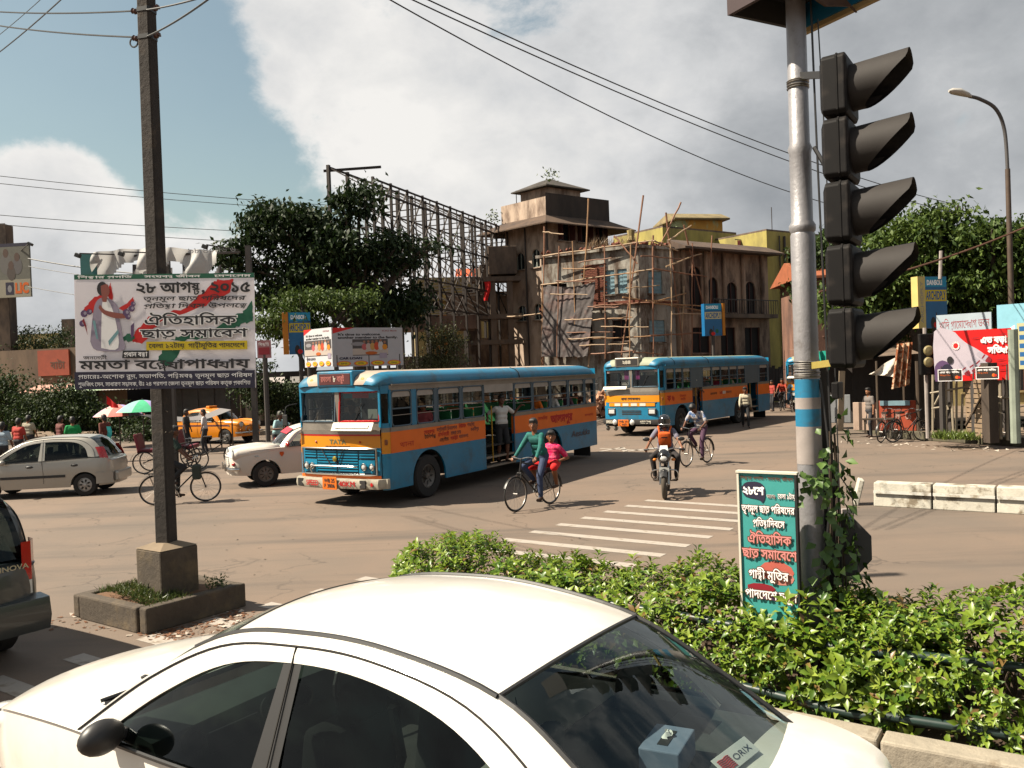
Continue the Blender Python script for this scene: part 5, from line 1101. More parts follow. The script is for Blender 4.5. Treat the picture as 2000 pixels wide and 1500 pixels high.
 fpanel('front_yellow_panel', 1.25, 1.50, M_YELO, -W_, W_, .006); fpanel('front_silver_strip', 1.535, 1.63, M_BELT, -W_, W_, .014); fpanel('front_red_strip', 1.50, 1.535, M_REDP if style == 1 else M_BELT, -W_, W_, .010)
 fpanel('front_cowl', 1.63, 1.80, M_BELT, -W_, W_, 0, -.02); fpanel('front_header', 2.44, 2.56, M_BLUE, -W_, W_, 0.0)
 # windscreens: two panes with frames
 for y0, y1, col in ((-W_+.03, -.06, M_BGREY), (.06, W_-.03, M_REDP if style == 1 else M_BGREY)):
  n = 8; ys = np.linspace(y0, y1, n+1)
  MB().add([(curve_x(y)-.02-(.05 if z > 2 else 0), y, z) for y in ys for z in (1.80, 2.44)], [(i*2, i*2+2, i*2+3, i*2+1) for i in range(n)]).build('windscreen', M_BGLASS, root, smooth=True)
  lo = [(curve_x(y)-.015, y, 1.81) for y in ys]; hi = [(curve_x(y)-.065, y, 2.43) for y in ys][::-1]; MB().tube(lo+hi, .022, 6, closed=True).build('windscreen_frame', col, root)
  MB().tube([(curve_x((y0+y1)/2)+.0, (y0+y1)/2-.1, 1.80), (curve_x(y0)-.02, (y0+y1)/2+.12, 2.2)], .008, 5).build('wiper', M_TRIM, root)
 MB().box((curve_x(0)-.05, 0, 2.12), (.04, .12, .66)).build('windscreen_post', M_BELT, root)
 if style == 1:
  MB().add([(curve_x(y)-.075, y, z) for y in np.linspace(.14, W_-.08, 6) for z in (2.30, 2.41)], [(i*2, i*2+2, i*2+3, i*2+1) for i in range(5)]).build('sun_strip', mat('teal_strip', (.02, .17, .20), .6), root)
  MB().add([(curve_x(y)-.070, y, z) for y in np.linspace(.40, .82, 4) for z in (2.30, 2.40)], [(i*2, i*2+2, i*2+3, i*2+1) for i in range(3)]).build('red_strip', M_REDP, root)
  MB().box((curve_x(.6)+.10, .50, 1.70), (.03, 1.12, .20), rot=(0, -.5, 0)).build('open_vent_flap', M_WHITEP, root, bevel=.012)
  MB().box((curve_x(.6)+.125, .50, 1.712), (.012, .9, .07), rot=(0, -.5, 0)).build('flap_slot', M_BELT, root)
  MB().box((curve_x(.8)-.12, .88, 1.96), (.02, .26, .2)).build('dash_card', mat('grey_card', (.35, .36, .32), .7), root)
 else:
  MB().box((curve_x(-.6)+.10, -.62, 1.78), (.03, 1.0, .13), rot=(0, -.6, 0)).build('open_vent_flap', M_WHITEP, root, bevel=.012)
  for y, c in ((-.22, (.35, .05, .22)), (.22, (.35, .05, .22))): MB().box((curve_x(0)-.14, y, 2.25), (.02, .2, .34)).build('curtain', cloth('magenta_curtain', c), root)
  for y in (-.7, .7): MB().box((curve_x(.7)-.10, y, 2.38), (.02, .7, .09)).build('sun_strip', mat('faded_pink_strip', (.55, .42, .40), .7), root)
  MB().add([(X(.03)+.02, y, z) for y in (.2, W_-.1) for z in (1.68, 1.76)], [(0, 2, 3, 1)]).build('cowl_opening', M_BDARK, root)
 # destination box set in the front dome
 MB().box((FX-.10, 0 if style == 1 else -.12, 2.72), (.44, 1.02, .34)).build('destination_box', M_BLUE if style == 1 else M_BELT, root, bevel=.03)
 yb = 0 if style == 1 else -.12; MB().box((FX+.122, yb, 2.715), (.012, .88, .235)).build('destination_window', mat('dark_red_blind', (.09, .022, .022), .5) if style == 1 else M_BDARK, root, bevel=.004)
 lf = lambda x, y, z: frame((x, y, z), (0, 1, 0), (0, 0, 1)) @ Matrix.Identity(4)
 def flet(text, y0, w, z, h, m, off=.02, bold=.02, out=None):
  letter(text, w, h, frame((curve_x(y0+w/2)+off, y0, z), (curve_x(y0+w)-curve_x(y0), w, 0), (0, 0, 1)), m, root, bold, outline=out)
 if style == 1:
  flet('রথতলা', yb-.38, .30, 2.665, .11, mat('pale_red_print', (.42, .16, .14), .6), .034); flet('৮', yb-.03, .07, 2.66, .13, M_WHITEP, .034); flet('বারুইপুর', yb+.08, .34, 2.665, .11, mat('pale_red_print', (.42, .16, .14), .6), .034)
  for y in (-.72, .72): MB().lathe([(0, .0), (.045, .002), (.0, .004)], 7, TM((FX+.055, y, 2.70), (0, R(70), 0))).build('flower_emblem', M_YELO, root)
 else: flet('২৪৪', yb-.18, .36, 2.66, .12, M_WHITEP, .034)
 # lettering, lamps, grille, bumper
 if style == 1:
  flet('TATA', -.22, .46, 1.33, .09, mat('dull_badge', (.22, .21, .12), .4, .3), .012, .03)
  fpanel('panel_gap', 1.27, 1.285, M_BDARK, -.35, .35, .009)
  for y in (-.62, .62): MB().lathe([(0, 0), (.03, .004), (0, .02)], 5, TM((curve_x(y)+.012, y, 1.37), (0, R(90), 0))).build('red_emblem', M_REDP, root)
  fpanel('grille_recess', .70, 1.22, mat('grille_dark_blue', (.012, .05, .075), .6), -1.0, 1.0, .008)
  for k in range(8):
   z = .75+k*.058
   for y0, y1 in ((-.98, -.62), (-.58, -.02), (.02, .56), (.60, .98)):
    if z < 1.0 and (y0 < -.9 or y1 > .9): continue
    fpanel('grille_bar', z, z+.026, mat('grille_blue', (.03, .22, .36), .35), y0, y1, .03, n=4)
  for y0, y1 in ((-.98, -.60), (.58, .98)): fpanel('lamp_panel', .72, .99, mat('grille_blue', (.03, .22, .36), .35), y0, y1, .026, n=4)
  rim = [(curve_x(y)+.045, y, 1.235) for y in np.linspace(-1.04, 1.04, 14)]+[(curve_x(y)+.045, y, .685) for y in np.linspace(1.04, -1.04, 14)]; MB().tube(rim, .022, 7, closed=True).build('grille_surround', M_CHROME, root, smooth=True)
  MB().lathe([(0, .0), (.055, .0), (.06, .02), (.03, .035), (0, .04)], 16, TM((curve_x(0)+.04, -.05, 1.01), (0, R(90), 0))).build('badge', mat('brass_badge', (.42, .34, .10), .3, .7), root, smooth=True)
  for y0, y1 in ((-.42, -.16), (.18, .02)): MB().tube([(curve_x(y0)+.05, y0, 1.2), (curve_x(y1)+.055, y1, .86)], .010, 5).build('grille_rod', M_TRIM, root)
  MB().tube(cr([(curve_x(-.8)+.07, -.72, .70), (curve_x(-.7)+.13, -.70, .84), (curve_x(-.5)+.14, -.45, .865), (curve_x(.3)+.14, .45, .865), (curve_x(.5)+.10, .60, .86)], 5), .020, 7).build('nudge_bar', M_CHROME, root, smooth=True)
  lamps = [(-.92, .85, .075), (-.74, .85, .07), (.72, .85, .075), (.92, .85, .07)]
  fpanel('front_orange_strip', .60, .665, M_ORNG, -W_, W_, .018)
 else:
  fpanel('yellow_grille_strip', 1.10, 1.22, M_YELO, -.95, .95, .02); fpanel('front_bright_strip', 1.225, 1.25, M_BELT, -1.0, 1.0, .025)
  for k, (y0, y1) in enumerate(((-.70, -.45), (-.35, -.10), (.0, .25), (.36, .6))): fpanel('pale_panel', 1.11, 1.21, M_WHITEP, y0, y1, .026, n=3)
  flet('বাবা লোকনাথ', -.42, .80, 1.33, .085, M_INK, .012, .03);
  for k in range(3): fpanel('grille_slot', .80+.06*k, .83+.06*k, M_BDARK, -.40, .40, .012, n=6)
  lamps = []
  for y in (-.84, .84): MB().box((curve_x(y)+.015, y, .90), (.05, .34, .25)).build('lamp_housing', M_TRIM, root, bevel=.04); MB().box((curve_x(y)+.035, y, .90), (.03, .25, .15)).build('head_lamp', M_CLEARL, root, bevel=.02)
  for y in (-.62, .12): MB().lathe([(0, 0), (.10, .0), (.10, .03), (.06, .06), (0, .07)], 14, TM((curve_x(y)+.16, y, .52), (0, R(90), 0))).build('spot_lamp', M_CLEARL, root, smooth=True)
  for y in (-.9, -.55): MB().lathe([(.0, 0), (.03, .0), (.085, .13), (.09, .14)], 12, TM((curve_x(y)+.1, y, .30), (0, R(90), 0))).build('horn', M_CHROME, root, smooth=True)
 for y, z, r_ in lamps:
  MB().lathe([(r_, 0), (r_*1.08, .02), (r_*.9, .035)], 16, TM((curve_x(y)+.04, y, z), (0, R(90), 0))).build('lamp_rim', M_CHROME, root, smooth=True); MB().ball((curve_x(y)+.045, y, z), (.03, r_*.88, r_*.88), 12, 8).build('head_lamp', M_CLEARL, root, smooth=True)
 bz0, bz1 = (.40, .60) if style == 1 else (.44, .62)
 MB().loft([[(curve_x(y)*1+(.16 if abs(y) < 1.2 else .02), y, bz0), (curve_x(y)+(.19 if abs(y) < 1.2 else .04), y, (bz0+bz1)/2), (curve_x(y)+(.16 if abs(y) < 1.2 else .02), y, bz1), (curve_x(y)-.05, y, bz1), (curve_x(y)-.05, y, bz0)] for y in (-1.27, -1.22, -1.15, -.7, -.3, 0, .3, .7, 1.15, 1.22, 1.27)]).build('front_bumper', mat('scuffed_cream_bumper', (.50, .46, .38), .5, .2, var=.25, vscale=4, col2=(.16, .13, .10), c2scale=3, c2lo=.54, c2hi=.66) if style == 1 else M_BDARK, root, smooth=True)
 if style == 1:
  flet('SPEED', -.78, .38, .455, .10, M_INKR, .197, .03); flet('40KM', .16, .44, .455, .10, M_INKR, .197, .03)
  MB().box((curve_x(0)+.205, -.08, .51), (.012, .40, .27)).build('number_plate', M_PLATE, root, bevel=.006); flet('WB 25', -.23, .30, .53, .075, M_INK, .216, .02); flet('F 3806', -.23, .30, .42, .075, M_INK, .216, .02)
  for y in (-1.0, .78): MB().box((curve_x(y)+.175, y, .50), (.03, .16, .17)).build('bumper_patch', M_BDARK, root, bevel=.01)
  MB().lathe([(0, 0), (.05, .002), (0, .004)], 4, TM((curve_x(1.0)+.185, 1.0, .50), (0, R(90), 0))).build('diamond_emblem', M_REDP, root)
 else:
  MB().box((curve_x(0)+.20, -.24, .50), (.012, .44, .24)).build('number_plate', M_PLATE, root, bevel=.006); flet('WB 19', -.42, .36, .51, .08, M_INK, .212, .02); flet('C 4471', -.42, .36, .40, .08, M_INK, .212, .02); flet('SPEED', -1.0, .30, .49, .09, M_WHITEP, .197, .02); flet('40KM', .42, .44, .49, .09, M_WHITEP, .197, .03)
 for y in (-1.2, 1.2): MB().box((X(.10), y*1.0, 1.36), (.16, .05, .12)).build('side_marker', mat('smoked_amber', (.22, .07, .03), .3), root, bevel=.02)
 # wing mirror arms
 MB().tube(cr([(FX, -W, 2.2), (FX+.2, -W-.12, 2.15), (FX+.24, -W-.14, 1.95)], 4), .012, 6).build('mirror_arm', M_TRIM, root); MB().box((FX+.24, -W-.14, 1.85), (.03, .14, .24)).build('mirror', M_TRIM, root, bevel=.01)
 # driver's wheel and dashboard
 MB().box((FX-.22, 0, 1.60), (.3, 2.1, .22)).build('dashboard', M_BDARK, root, bevel=.03); torus(MB(), (FX-.45, -.62, 1.80), .22, .014, 'X', 20, 6).build('steering_wheel', M_TRIM, root)
 # ---------------- painted words on the near side
 def slet(text, s0, w, z, h, m, bold=.02, slant=0.0): letter(text, w, h, frame((X(s0), W+.008, z), (-1, 0, 0), (0, 0, 1)), m, root, bold, slant=slant)
 if style == 1:
  for t, s0, w, z, m in (('সোনারপুর', 1.32, .40, 1.43, M_INKR), ('বাগুইআটি চিনারপার্ক', 1.80, .82, 1.45, M_BROWNT), ('নিউটাউন', 2.70, .30, 1.46, M_INKR), ('গড়িয়া', 3.05, .32, 1.47, M_BROWNT),
        ('টালিগঞ্জ', 1.34, .44, 1.325, M_INK), ('রাসবিহারী', 1.85, .44, 1.33, M_INKR), ('হাজরা মোড়', 2.36, .42, 1.33, M_BROWNT), ('ভবানীপুর', 3.20, .36, 1.35, M_BROWNT),
        ('এক্সাইড', 1.9, .36, 1.21, M_INK), ('পার্কস্ট্রিট', 2.34, .3, 1.21, M_INKR), ('ধর্মতলা', 2.68, .40, 1.22, M_BROWNT)): slet(t, s0, w, z, .075, m)
  slet('বেলঘরিয়া', 6.55, .55, 1.38, .08, M_INKR); slet('আলমপুর', 7.30, 1.35, 1.25, .20, M_INKR, .05); slet('কলকাতা', 9.5, .6, 1.30, .06, M_INKR); slet('Aesukka', 8.55, 1.25, .74, .17, mat('rust_brown_paint', (.10, .055, .045), .7, var=0), .01, .25)
  slet('থানা', .45, .5, 1.22, .1, M_INKR, .0)
 else:
  slet('ক ৬', .35, .55, 1.25, .20, M_INKR, .04); slet('নিমতা', 1.35, .5, 1.36, .07, M_INKR); slet('গড়িয়া', 1.4, .4, 1.24, .07, M_INKR); slet('রথতলা', 4.0, .62, 1.32, .085, M_INK); slet('২৪', 4.85, .30, 1.32, .11, M_INKR, .04); slet('৪৪', 5.16, .30, 1.32, .11, M_INKW, .04); slet('বরাহনগর', 5.50, .55, 1.33, .085, M_BROWNT)
 return root, X, W
wins1 = [(.22, .92), (1.09, 1.77), (1.89, 2.80), (2.89, 3.81), (5.33, 6.26), (6.33, 7.29), (7.36, 8.40), (8.47, 9.50), (9.58, 10.22)]
bus1, X1, W1 = bus('blue and orange bus with chrome-framed grille, nearest, crossing the junction', (-1.10, 22.73, 0), R(239.4), 10.34, 1, wins1, ((3.86, 5.30),))
wins2 = [(.30, .95), (1.02, 1.60), (1.64, 2.30), (3.35, 4.15), (4.2, 5.0), (5.05, 5.85), (5.9, 6.7), (6.75, 7.55), (9.15, 10.1)]
bus2, X2, W2_ = bus('blue and orange bus with square headlamps, second in line behind the motorcyclist', (8.15, 38.1, 0), R(232.3), 10.3, 2, wins2, ((2.40, 3.28), (7.75, 8.95)), rear_x=6.9, scale=1.08)
bus3, X3, W3 = bus('blue bus mostly hidden behind the silver signal pole', (18.6, 49.4, 0), R(236), 9.0, 2, [(.3+k*1.0, 1.2+k*1.0) for k in range(8)], ((2.3, 3.2),), rear_x=6.2, scale=1.05)
# people on the buses
def rider_in(busr, X, s_, y, label, shirt, sc=1.0, **k):
 m = busr.matrix_basis if False else (Matrix.Translation(busr.location) @ Matrix.Rotation(busr.rotation_euler[2], 4, 'Z') @ Matrix.Scale(busr.scale[0], 4)); p = m @ Vector((X(s_), y, .92))
 kw = dict(hip=(0, 0, .52), neck=(.0, 0, 1.0), hands=((.22, .2, .62), (.22, -.2, .62)), feet=((.42, .1, .09), (.42, -.1, .09)), shirt=shirt, voxel=.022, fingers=False, detail=False); kw.update(k)
 return person(label, p, busr.rotation_euler[2], **kw)
rider_in(bus1, X1, 1.15, -.62, 'driver behind the windscreen of the near bus', cloth('driver_grey', (.12, .11, .10)), neck=(.05, 0, 1.0), hands=((.34, .2, .86), (.34, -.2, .86)))
rider_in(bus1, X1, 1.85, .86, 'passenger in pink behind the second side window of the near bus', cloth('pink_kameez', (.5, .13, .14)))
rider_in(bus1, X1, 6.95, .9, 'passenger in orange at a rear window of the near bus', cloth('saffron', (.65, .17, .03)), woman=True)
rider_in(bus1, X1, 7.95, .9, 'passenger in white at a rear window of the near bus', cloth('white', (.6, .58, .55)))
rider_in(bus1, X1, 8.9, .88, 'passenger in dark shirt at the last but one window of the near bus', cloth('plum', (.10, .04, .06)))
rider_in(bus1, X1, 9.75, .85, 'passenger in brown at the last window of the near bus', cloth('brown', (.16, .06, .04)), hands=((.2, .2, .9), (.22, -.2, .62)))
rider_in(bus2, X2, 1.1, -.6, 'driver in white at the wheel of the second bus', cloth('white', (.6, .58, .55)), hands=((.34, .2, .86), (.34, -.2, .86)))
rider_in(bus2, X2, 5.2, .9, 'passenger in crimson at a side window of the second bus', cloth('crimson', (.35, .04, .07)))
rider_in(bus2, X2, 4.2, .9, 'passenger in grey at a side window of the second bus', cloth('grey', (.2, .19, .18)))
rider_in(bus2, X2, 6.6, .9, 'passenger in beige near the rear of the second bus', cloth('beige', (.4, .3, .22)))
def in_door(busr, X, s_, y, z, label, rz, **k):
 m = Matrix.Translation(busr.location) @ Matrix.Rotation(busr.rotation_euler[2], 4, 'Z') @ Matrix.Scale(busr.scale[0], 4); return person(label, m @ Vector((X(s_), y, z)), busr.rotation_euler[2]+rz, **k)
in_door(bus1, X1, 4.86, W1-.14, .425, 'conductor in white shirt holding the door frame of the near bus', R(62), hands=((.10, .52, 1.42), (.05, -.44, 1.16)), elbow=((-.2, .6, -.6), (-.2, -.7, -.6)), shirt=cloth('white', (.6, .58, .55)), pants=cloth('black', (.015, .015, .017)), voxel=.013, legs='short', skin=1)
in_door(bus2, X2, 2.85, W2_-.16, .425, 'man in khaki standing in the front door of the second bus', R(75), hands=((.15, .38, 1.2), (.12, -.30, .9)), shirt=cloth('khaki', (.22, .13, .08)), pants=cloth('navy', (.02, .025, .05)), sleeve='long', voxel=.018, cap=cloth('white', (.6, .58, .55)), skin=1)
# ------------------------------------------------------------------ printing helpers: flat areas and lines on a board
class Board:
 """flat printed board: origin bottom-left, u to the right, v up (both 0..1), printed areas stacked fractions of a millimetre apart"""
 def __init__(s, name, label, cat, BL, BR, TL, m, thick=.02, parent=None, group=None):
  BL, BR, TL = Vector(BL), Vector(BR), Vector(TL); s.w = (BR-BL).length; s.h = (TL-BL).length; s.M = frame(BL, BR-BL, TL-BL); s.k = 0
  if parent is None:
   s.root = thing(name, label, cat, BL, 0, group); s.inv = Matrix.Translation(-BL); s.M = s.inv @ s.M
  else: s.root = parent
  s.panel = MB().box((s.w/2, thick/2, s.h/2), (s.w, thick, s.h), M=s.M).build('panel', m, s.root)
 def lay(s): s.k += 1; return s.M @ Matrix.Translation((0, -.0012-.0007*s.k, 0))
 def area(s, pts, m, name='printed_area', smooth=0):
  pts = [Vector((u*s.w, 0, v*s.h)) for u, v in pts]
  if smooth: pts = cr(pts+[pts[0]], smooth)[:-1]
  t = tessellate_polygon([[Vector((p.x, p.z, 0)) for p in pts]]); return MB().add(pts, t, s.lay()).build(name, m, s.root)
 def rect(s, u0, v0, u1, v1, m, name='printed_area'): return s.area([(u0, v0), (u1, v0), (u1, v1), (u0, v1)], m, name)
 def disc(s, u, v, ru, rv, m, n=16, name='printed_area'): return s.area([(u+ru*math.cos(2*math.pi*i/n), v+rv*math.sin(2*math.pi*i/n)) for i in range(n)], m, name)
 def line(s, text, u0, v0, w, h, m, bold=.02, outline=None, ow=.05, rise=0.0, slant=0.0):
  if outline is not None: text_mb(text, w*s.w, h*s.h, s.lay() @ Matrix.Translation((u0*s.w, 0, v0*s.h)) @ Matrix.Rotation(-rise, 4, 'Y'), bold+ow, slant=slant).build('lettering', outline, s.root)
  return text_mb(text, w*s.w, h*s.h, s.lay() @ Matrix.Translation((u0*s.w, 0, v0*s.h)) @ Matrix.Rotation(-rise, 4, 'Y'), bold, slant=slant).build('lettering', m, s.root)
def vinyl(name, c, tl=.55):
 """thin printed sheet that lets light through"""
 m = mat(name, c, .55, var=.05, vscale=3); nt = m.node_tree; N = nt.nodes; L = nt.links; t = N.new('ShaderNodeBsdfTranslucent'); t.inputs[0].default_value = (*[x*.6 for x in lin(c)], 1)
 mx = N.new('ShaderNodeMixShader'); mx.inputs[0].default_value = tl; L.new(N['Principled BSDF'].outputs[0], mx.inputs[1]); L.new(t.outputs[0], mx.inputs[2]); L.new(mx.outputs[0], N['Material Output'].inputs[0]); return m
def ink(name, c, rough=.6): return mat('print_'+name, c, rough, var=.06, vscale=6)
I_BLACK = ink('black', (.012, .010, .012)); I_WHITE = ink('white', (1.05, 1.02, 1.0)); I_NAVY = ink('navy', (.016, .012, .035)); I_RED = ink('red', (.58, .035, .03)); I_GREEN = ink('green', (.012, .11, .06)); I_YEL = ink('yellow', (.66, .50, .02)); I_LILAC = ink('lilac', (.36, .31, .38)); I_SKIN = ink('skin', (.28, .09, .07)); I_DRED = ink('dark_red', (.25, .02, .03)); I_PURP = ink('purple', (.11, .06, .14)); I_PINK = ink('pink', (.72, .30, .28)); I_BLUE = ink('blue', (.015, .10, .27)); I_CYAN = ink('cyan', (.16, .46, .58)); I_GREY = ink('grey', (.27, .26, .27)); I_ORG = ink('orange', (.68, .16, .02)); I_BROWN = ink('brown', (.11, .05, .03)); I_CREAM = ink('cream', (.62, .52, .30))
# ------------------------------------------------------------------ kerbed island with the concrete utility pole
PLN = ab((-4.11, 9.27, 0), 0, 0)                     # near corner; sides run along -AX and BX
isl = thing('planter_island', 'raised island with sooty cracked kerb around the utility pole', 'planter', PLN, AXR)
for (a0, b0, a1, b1) in ((-1.53, 0, 0, 0), (-.0, .0, .0, 1.35), (-1.53, 1.35, 0, 1.35), (-1.53, 0, -1.53, 1.35)):
 L_ = math.hypot(a1-a0, b1-b0); n = 1
 for k in range(n):
  t0, t1 = k/n+.006, (k+1)/n-.006; p0 = Vector((a0+(a1-a0)*t0, b0+(b1-b0)*t0, 0)); p1 = Vector((a0+(a1-a0)*t1, b0+(b1-b0)*t1, 0)); d = (p1-p0); mm = (p0+p1)/2
  inx = .07 if a0 == a1 == -1.53 else -.07 if a0 == a1 else 0; iny = .07 if b0 == b1 == 0 else -.07 if b0 == b1 else 0
  o = MB().box((0, 0, .14), (d.length-(.02 if abs(d.y) > .1 else .3), .14, .28+rnd.uniform(-.01, .02))).build('kerb_stone', M_KERBY, isl, bevel=.022); o.location = (mm.x+inx, mm.y+iny, 0); o.rotation_euler = (rnd.uniform(-.03, .03), rnd.uniform(-.02, .02), math.atan2(d.y, d.x)+rnd.uniform(-.02, .02))
mb = MB().grid(lambda u, v: (-1.40+1.27*u, .13+1.09*v, .20+.16*math.sin(math.pi*u)*math.sin(math.pi*v)+.03*math.sin(u*19)*math.sin(v*15)+.08*max(0, .4-u)*(1-v)), 14, 12); mb.build('soil', mat('clayey_soil', (.15, .085, .05), .95, var=.35, vscale=5, bump=.7, bscale=14), isl, smooth=True)
PC = Vector((-.56, .66, 0))
MB().box((PC.x, PC.y, .50), (.50, .50, .62)).build('plinth', M_KERBY, isl, bevel=.02)
MB().loft([[(PC.x+sx*.25*k, PC.y+sy*.25*k, z) for sx, sy in ((-1, -1), (1, -1), (1, 1), (-1, 1))] for z, k in ((.812, 1), (.87, .42))]).build('plinth_cap', mat('pale_mortar', (.22, .17, .12), .9, var=.25), isl)
g = np.random.default_rng(4)
n = 2600; B = np.stack([g.uniform(-1.25, -.05, n), g.uniform(.12, .62, n), np.full(n, .24)], 1); keep = (np.abs(B[:, 0]-PC.x) > .22) | (B[:, 1] < PC.y-.24); B = B[keep]; n = len(B)
B[:, 2] += .10*np.sin(np.pi*np.clip((B[:, 0]+1.4)/1.27, 0, 1))
w = g.random(n) < np.clip(1.1-np.abs(B[:, 0]+.5)/.75, .15, 1); B = B[w]; n = len(B)
leaves_obj('grass', isl, B, np.stack([g.normal(0, .55, n), g.normal(-.1, .55, n), np.full(n, .75)], 1), np.stack([g.normal(0, 1, n), g.normal(0, 1, n), np.zeros(n)+.1], 1), g.uniform(.05, .13, n), .010, leafmat('island_grass', (.035, .06, .012), (.09, .11, .025)), quads=False)
n = 90; B = np.stack([g.uniform(-.2, -.05, n), g.uniform(.9, 1.15, n), g.uniform(.26, .42, n)], 1)
leaves_obj('weed', isl, B, g.normal(0, 1, (n, 3))+np.array([0, 0, .5]), g.normal(0, 1, (n, 3)), .05, .022, leafmat('island_grass', 0, 0))
mb = MB()
pole_w = ab(PLN, PC.x, PC.y)
upole = thing('utility_pole', 'dark weathered concrete utility pole carrying the white rally banner', 'utility pole', pole_w+Vector((0, 0, .80)), AXR+R(20))
M_POLE = mat('sooty_concrete_pole', (.036, .029, .025), .92, var=.4, vscale=3, bump=.6, bscale=14, col2=(.075, .058, .045), c2scale=2.5, c2lo=.55, c2hi=.66)
upole.rotation_euler[1] = .006
MB().loft([[(r_*sx, r_*sy, z) for sx, sy in ((-1, -.8), (-.8, -1), (.8, -1), (1, -.8), (1, .8), (.8, 1), (-.8, 1), (-1, .8))] for z, r_ in ((.0, .094), (2, .090), (5, .083), (9.5, .074))]).build('shaft', M_POLE, upole)
for z in (6.02, 6.34): MB().loft([[(r_*sx, r_*sy, z+dz) for sx, sy in ((-1, -.8), (-.8, -1), (.8, -1), (1, -.8), (1, .8), (.8, 1), (-.8, 1), (-1, .8))] for dz, r_ in ((0, .086), (.05, .086))]).build('clamp_band', M_TRIM, upole)
for z, s_ in ((6.04, -1), (6.36, -1), (6.04, 1), (6.36, 1)): MB().lathe([(.0, 0), (.02, 0), (.035, .03), (.025, .05), (.035, .07), (.0, .09)], 10, TM((s_*.11, -.02, z), (0, s_*R(70), 0))).build('insulator', mat('brown_porcelain', (.07, .03, .02), .3), upole, smooth=True)
torus(MB(), (-.19, 0, 6.02), .055, .010, n=16, k=5).build('wire_coil', M_TRIM, upole)
for k in range(26): a = rnd.uniform(0, 6.28); z = rnd.uniform(1.0, 7.5); MB().bar((.1*math.cos(a), .1*math.sin(a), z), (.15*math.cos(a), .15*math.sin(a), z+rnd.uniform(-.03, .03)), .008).build('paper_scrap', mat('torn_paper', (.2, .17, .13), .9), upole) if k < 12 else None
# ------------------------------------------------------------------ the rally banner on the pole
bY = 9.86
bn = Board('rally_banner', 'white rally banner with Bengali lettering and a figure in white on the utility pole', 'banner', P(149, 761, bY), P(500, 757, bY), P(137, 537, bY), vinyl('banner_vinyl', (1.25, 1.19, 1.22), .3), .004)
bn.rect(0, .958, 1, 1, I_GREEN); bn.line('শিক্ষার প্রগতি', .02, .967, .30, .020, I_WHITE); bn.line('সংঘবদ্ধ জীবন', .39, .967, .31, .020, I_WHITE); bn.line('দেশপ্রেম', .78, .967, .20, .020, I_WHITE)
def brush(pts, m, rag=.012, seed=1):
 r_ = random.Random(seed); q = []
 for (a, b) in zip(pts, pts[1:]+pts[:1]):
  for k in range(6): t = k/6; q.append((a[0]+(b[0]-a[0])*t+r_.uniform(-rag, rag)*.6, a[1]+(b[1]-a[1])*t+r_.uniform(-rag, rag)))
 bn.area(q, m)
brush([(.31, .42), (.335, .50), (.41, .62), (.62, .70), (.76, .90), (.80, .945), (.885, .945), (.86, .84), (.70, .70), (.46, .57), (.40, .43), (.37, .40)], I_RED, seed=2)
brush([(.53, .42), (.60, .47), (.78, .53), (.93, .66), (.985, .75), (.985, .585), (.90, .53), (.75, .45), (.60, .41)], I_GREEN, seed=3)
brush([(.46, .255), (.485, .34), (.585, .34), (.56, .27), (.52, .20), (.49, .21)], I_GREEN, seed=4); brush([(.26, .43), (.30, .485), (.335, .45), (.30, .40)], I_GREEN, seed=6)
# figure in white with red brush strokes and flower ornaments
brush([(.04, .67), (.08, .76), (.15, .84), (.185, .85), (.16, .76), (.09, .66)], I_RED, .008, 5); brush([(.185, .83), (.205, .93), (.215, .78), (.195, .77)], I_RED, .006, 7); brush([(.25, .70), (.33, .80), (.335, .75), (.27, .68)], I_RED, .006, 8)
bn.area([(.085, .42), (.10, .62), (.115, .74), (.14, .79), (.175, .80), (.215, .77), (.245, .70), (.25, .60), (.265, .46), (.27, .34), (.12, .34)], I_LILAC, smooth=4); bn.area([(.145, .36), (.15, .60), (.16, .78), (.19, .77), (.225, .62), (.24, .36)], I_WHITE, smooth=4)
bn.area([(.185, .42), (.24, .52), (.245, .49), (.19, .38)], ink('pale_teal', (.22, .38, .40))); bn.area([(.10, .60), (.115, .60), (.13, .44), (.12, .44)], ink('pale_teal', (.22, .38, .40)))
bn.area([(.135, .71), (.16, .66), (.22, .62), (.285, .62), (.29, .65), (.235, .665), (.17, .69), (.145, .735)], I_SKIN, smooth=3)
bn.disc(.158, .875, .030, .062, I_BLACK); bn.area([(.150, .90), (.185, .915), (.198, .87), (.196, .83), (.183, .80), (.160, .795), (.152, .84)], I_SKIN, smooth=3); bn.area([(.152, .80), (.185, .80), (.18, .76), (.16, .76)], I_SKIN)
for u, v, s_ in ((.055, .66, 1), (.045, .575, .9), (.085, .675, .8), (.29, .665, 1), (.32, .70, .9), (.30, .63, .8), (.33, .74, .7)):
 bn.disc(u, v, .020*s_, .032*s_, I_PURP, 9); bn.disc(u+.006, v+.004, .009*s_, .016*s_, I_LILAC, 7)
bn.area([(.045, .60), (.06, .55), (.075, .47), (.068, .56), (.056, .62)], I_DRED); bn.area([(.315, .55), (.335, .58), (.33, .46), (.315, .44)], I_PURP)
bn.line('২৮ আগষ্ট, ২০১৫', .345, .835, .635, .085, I_BLACK, .03); bn.line('তৃনমূল ছাত্র পরিষদের', .385, .765, .565, .036, I_BLACK, .02, slant=.15); bn.line('প্রতিষ্ঠা দিবস উপলক্ষে', .385, .70, .58, .036, I_BLACK, .02, slant=.15)
bn.line('ঐতিহাসিক', .39, .555, .51, .075, I_BLACK, .02, I_WHITE, .05); bn.line('ছাত্র সমাবেশ', .37, .445, .59, .070, I_BLACK, .02, I_WHITE, .05)
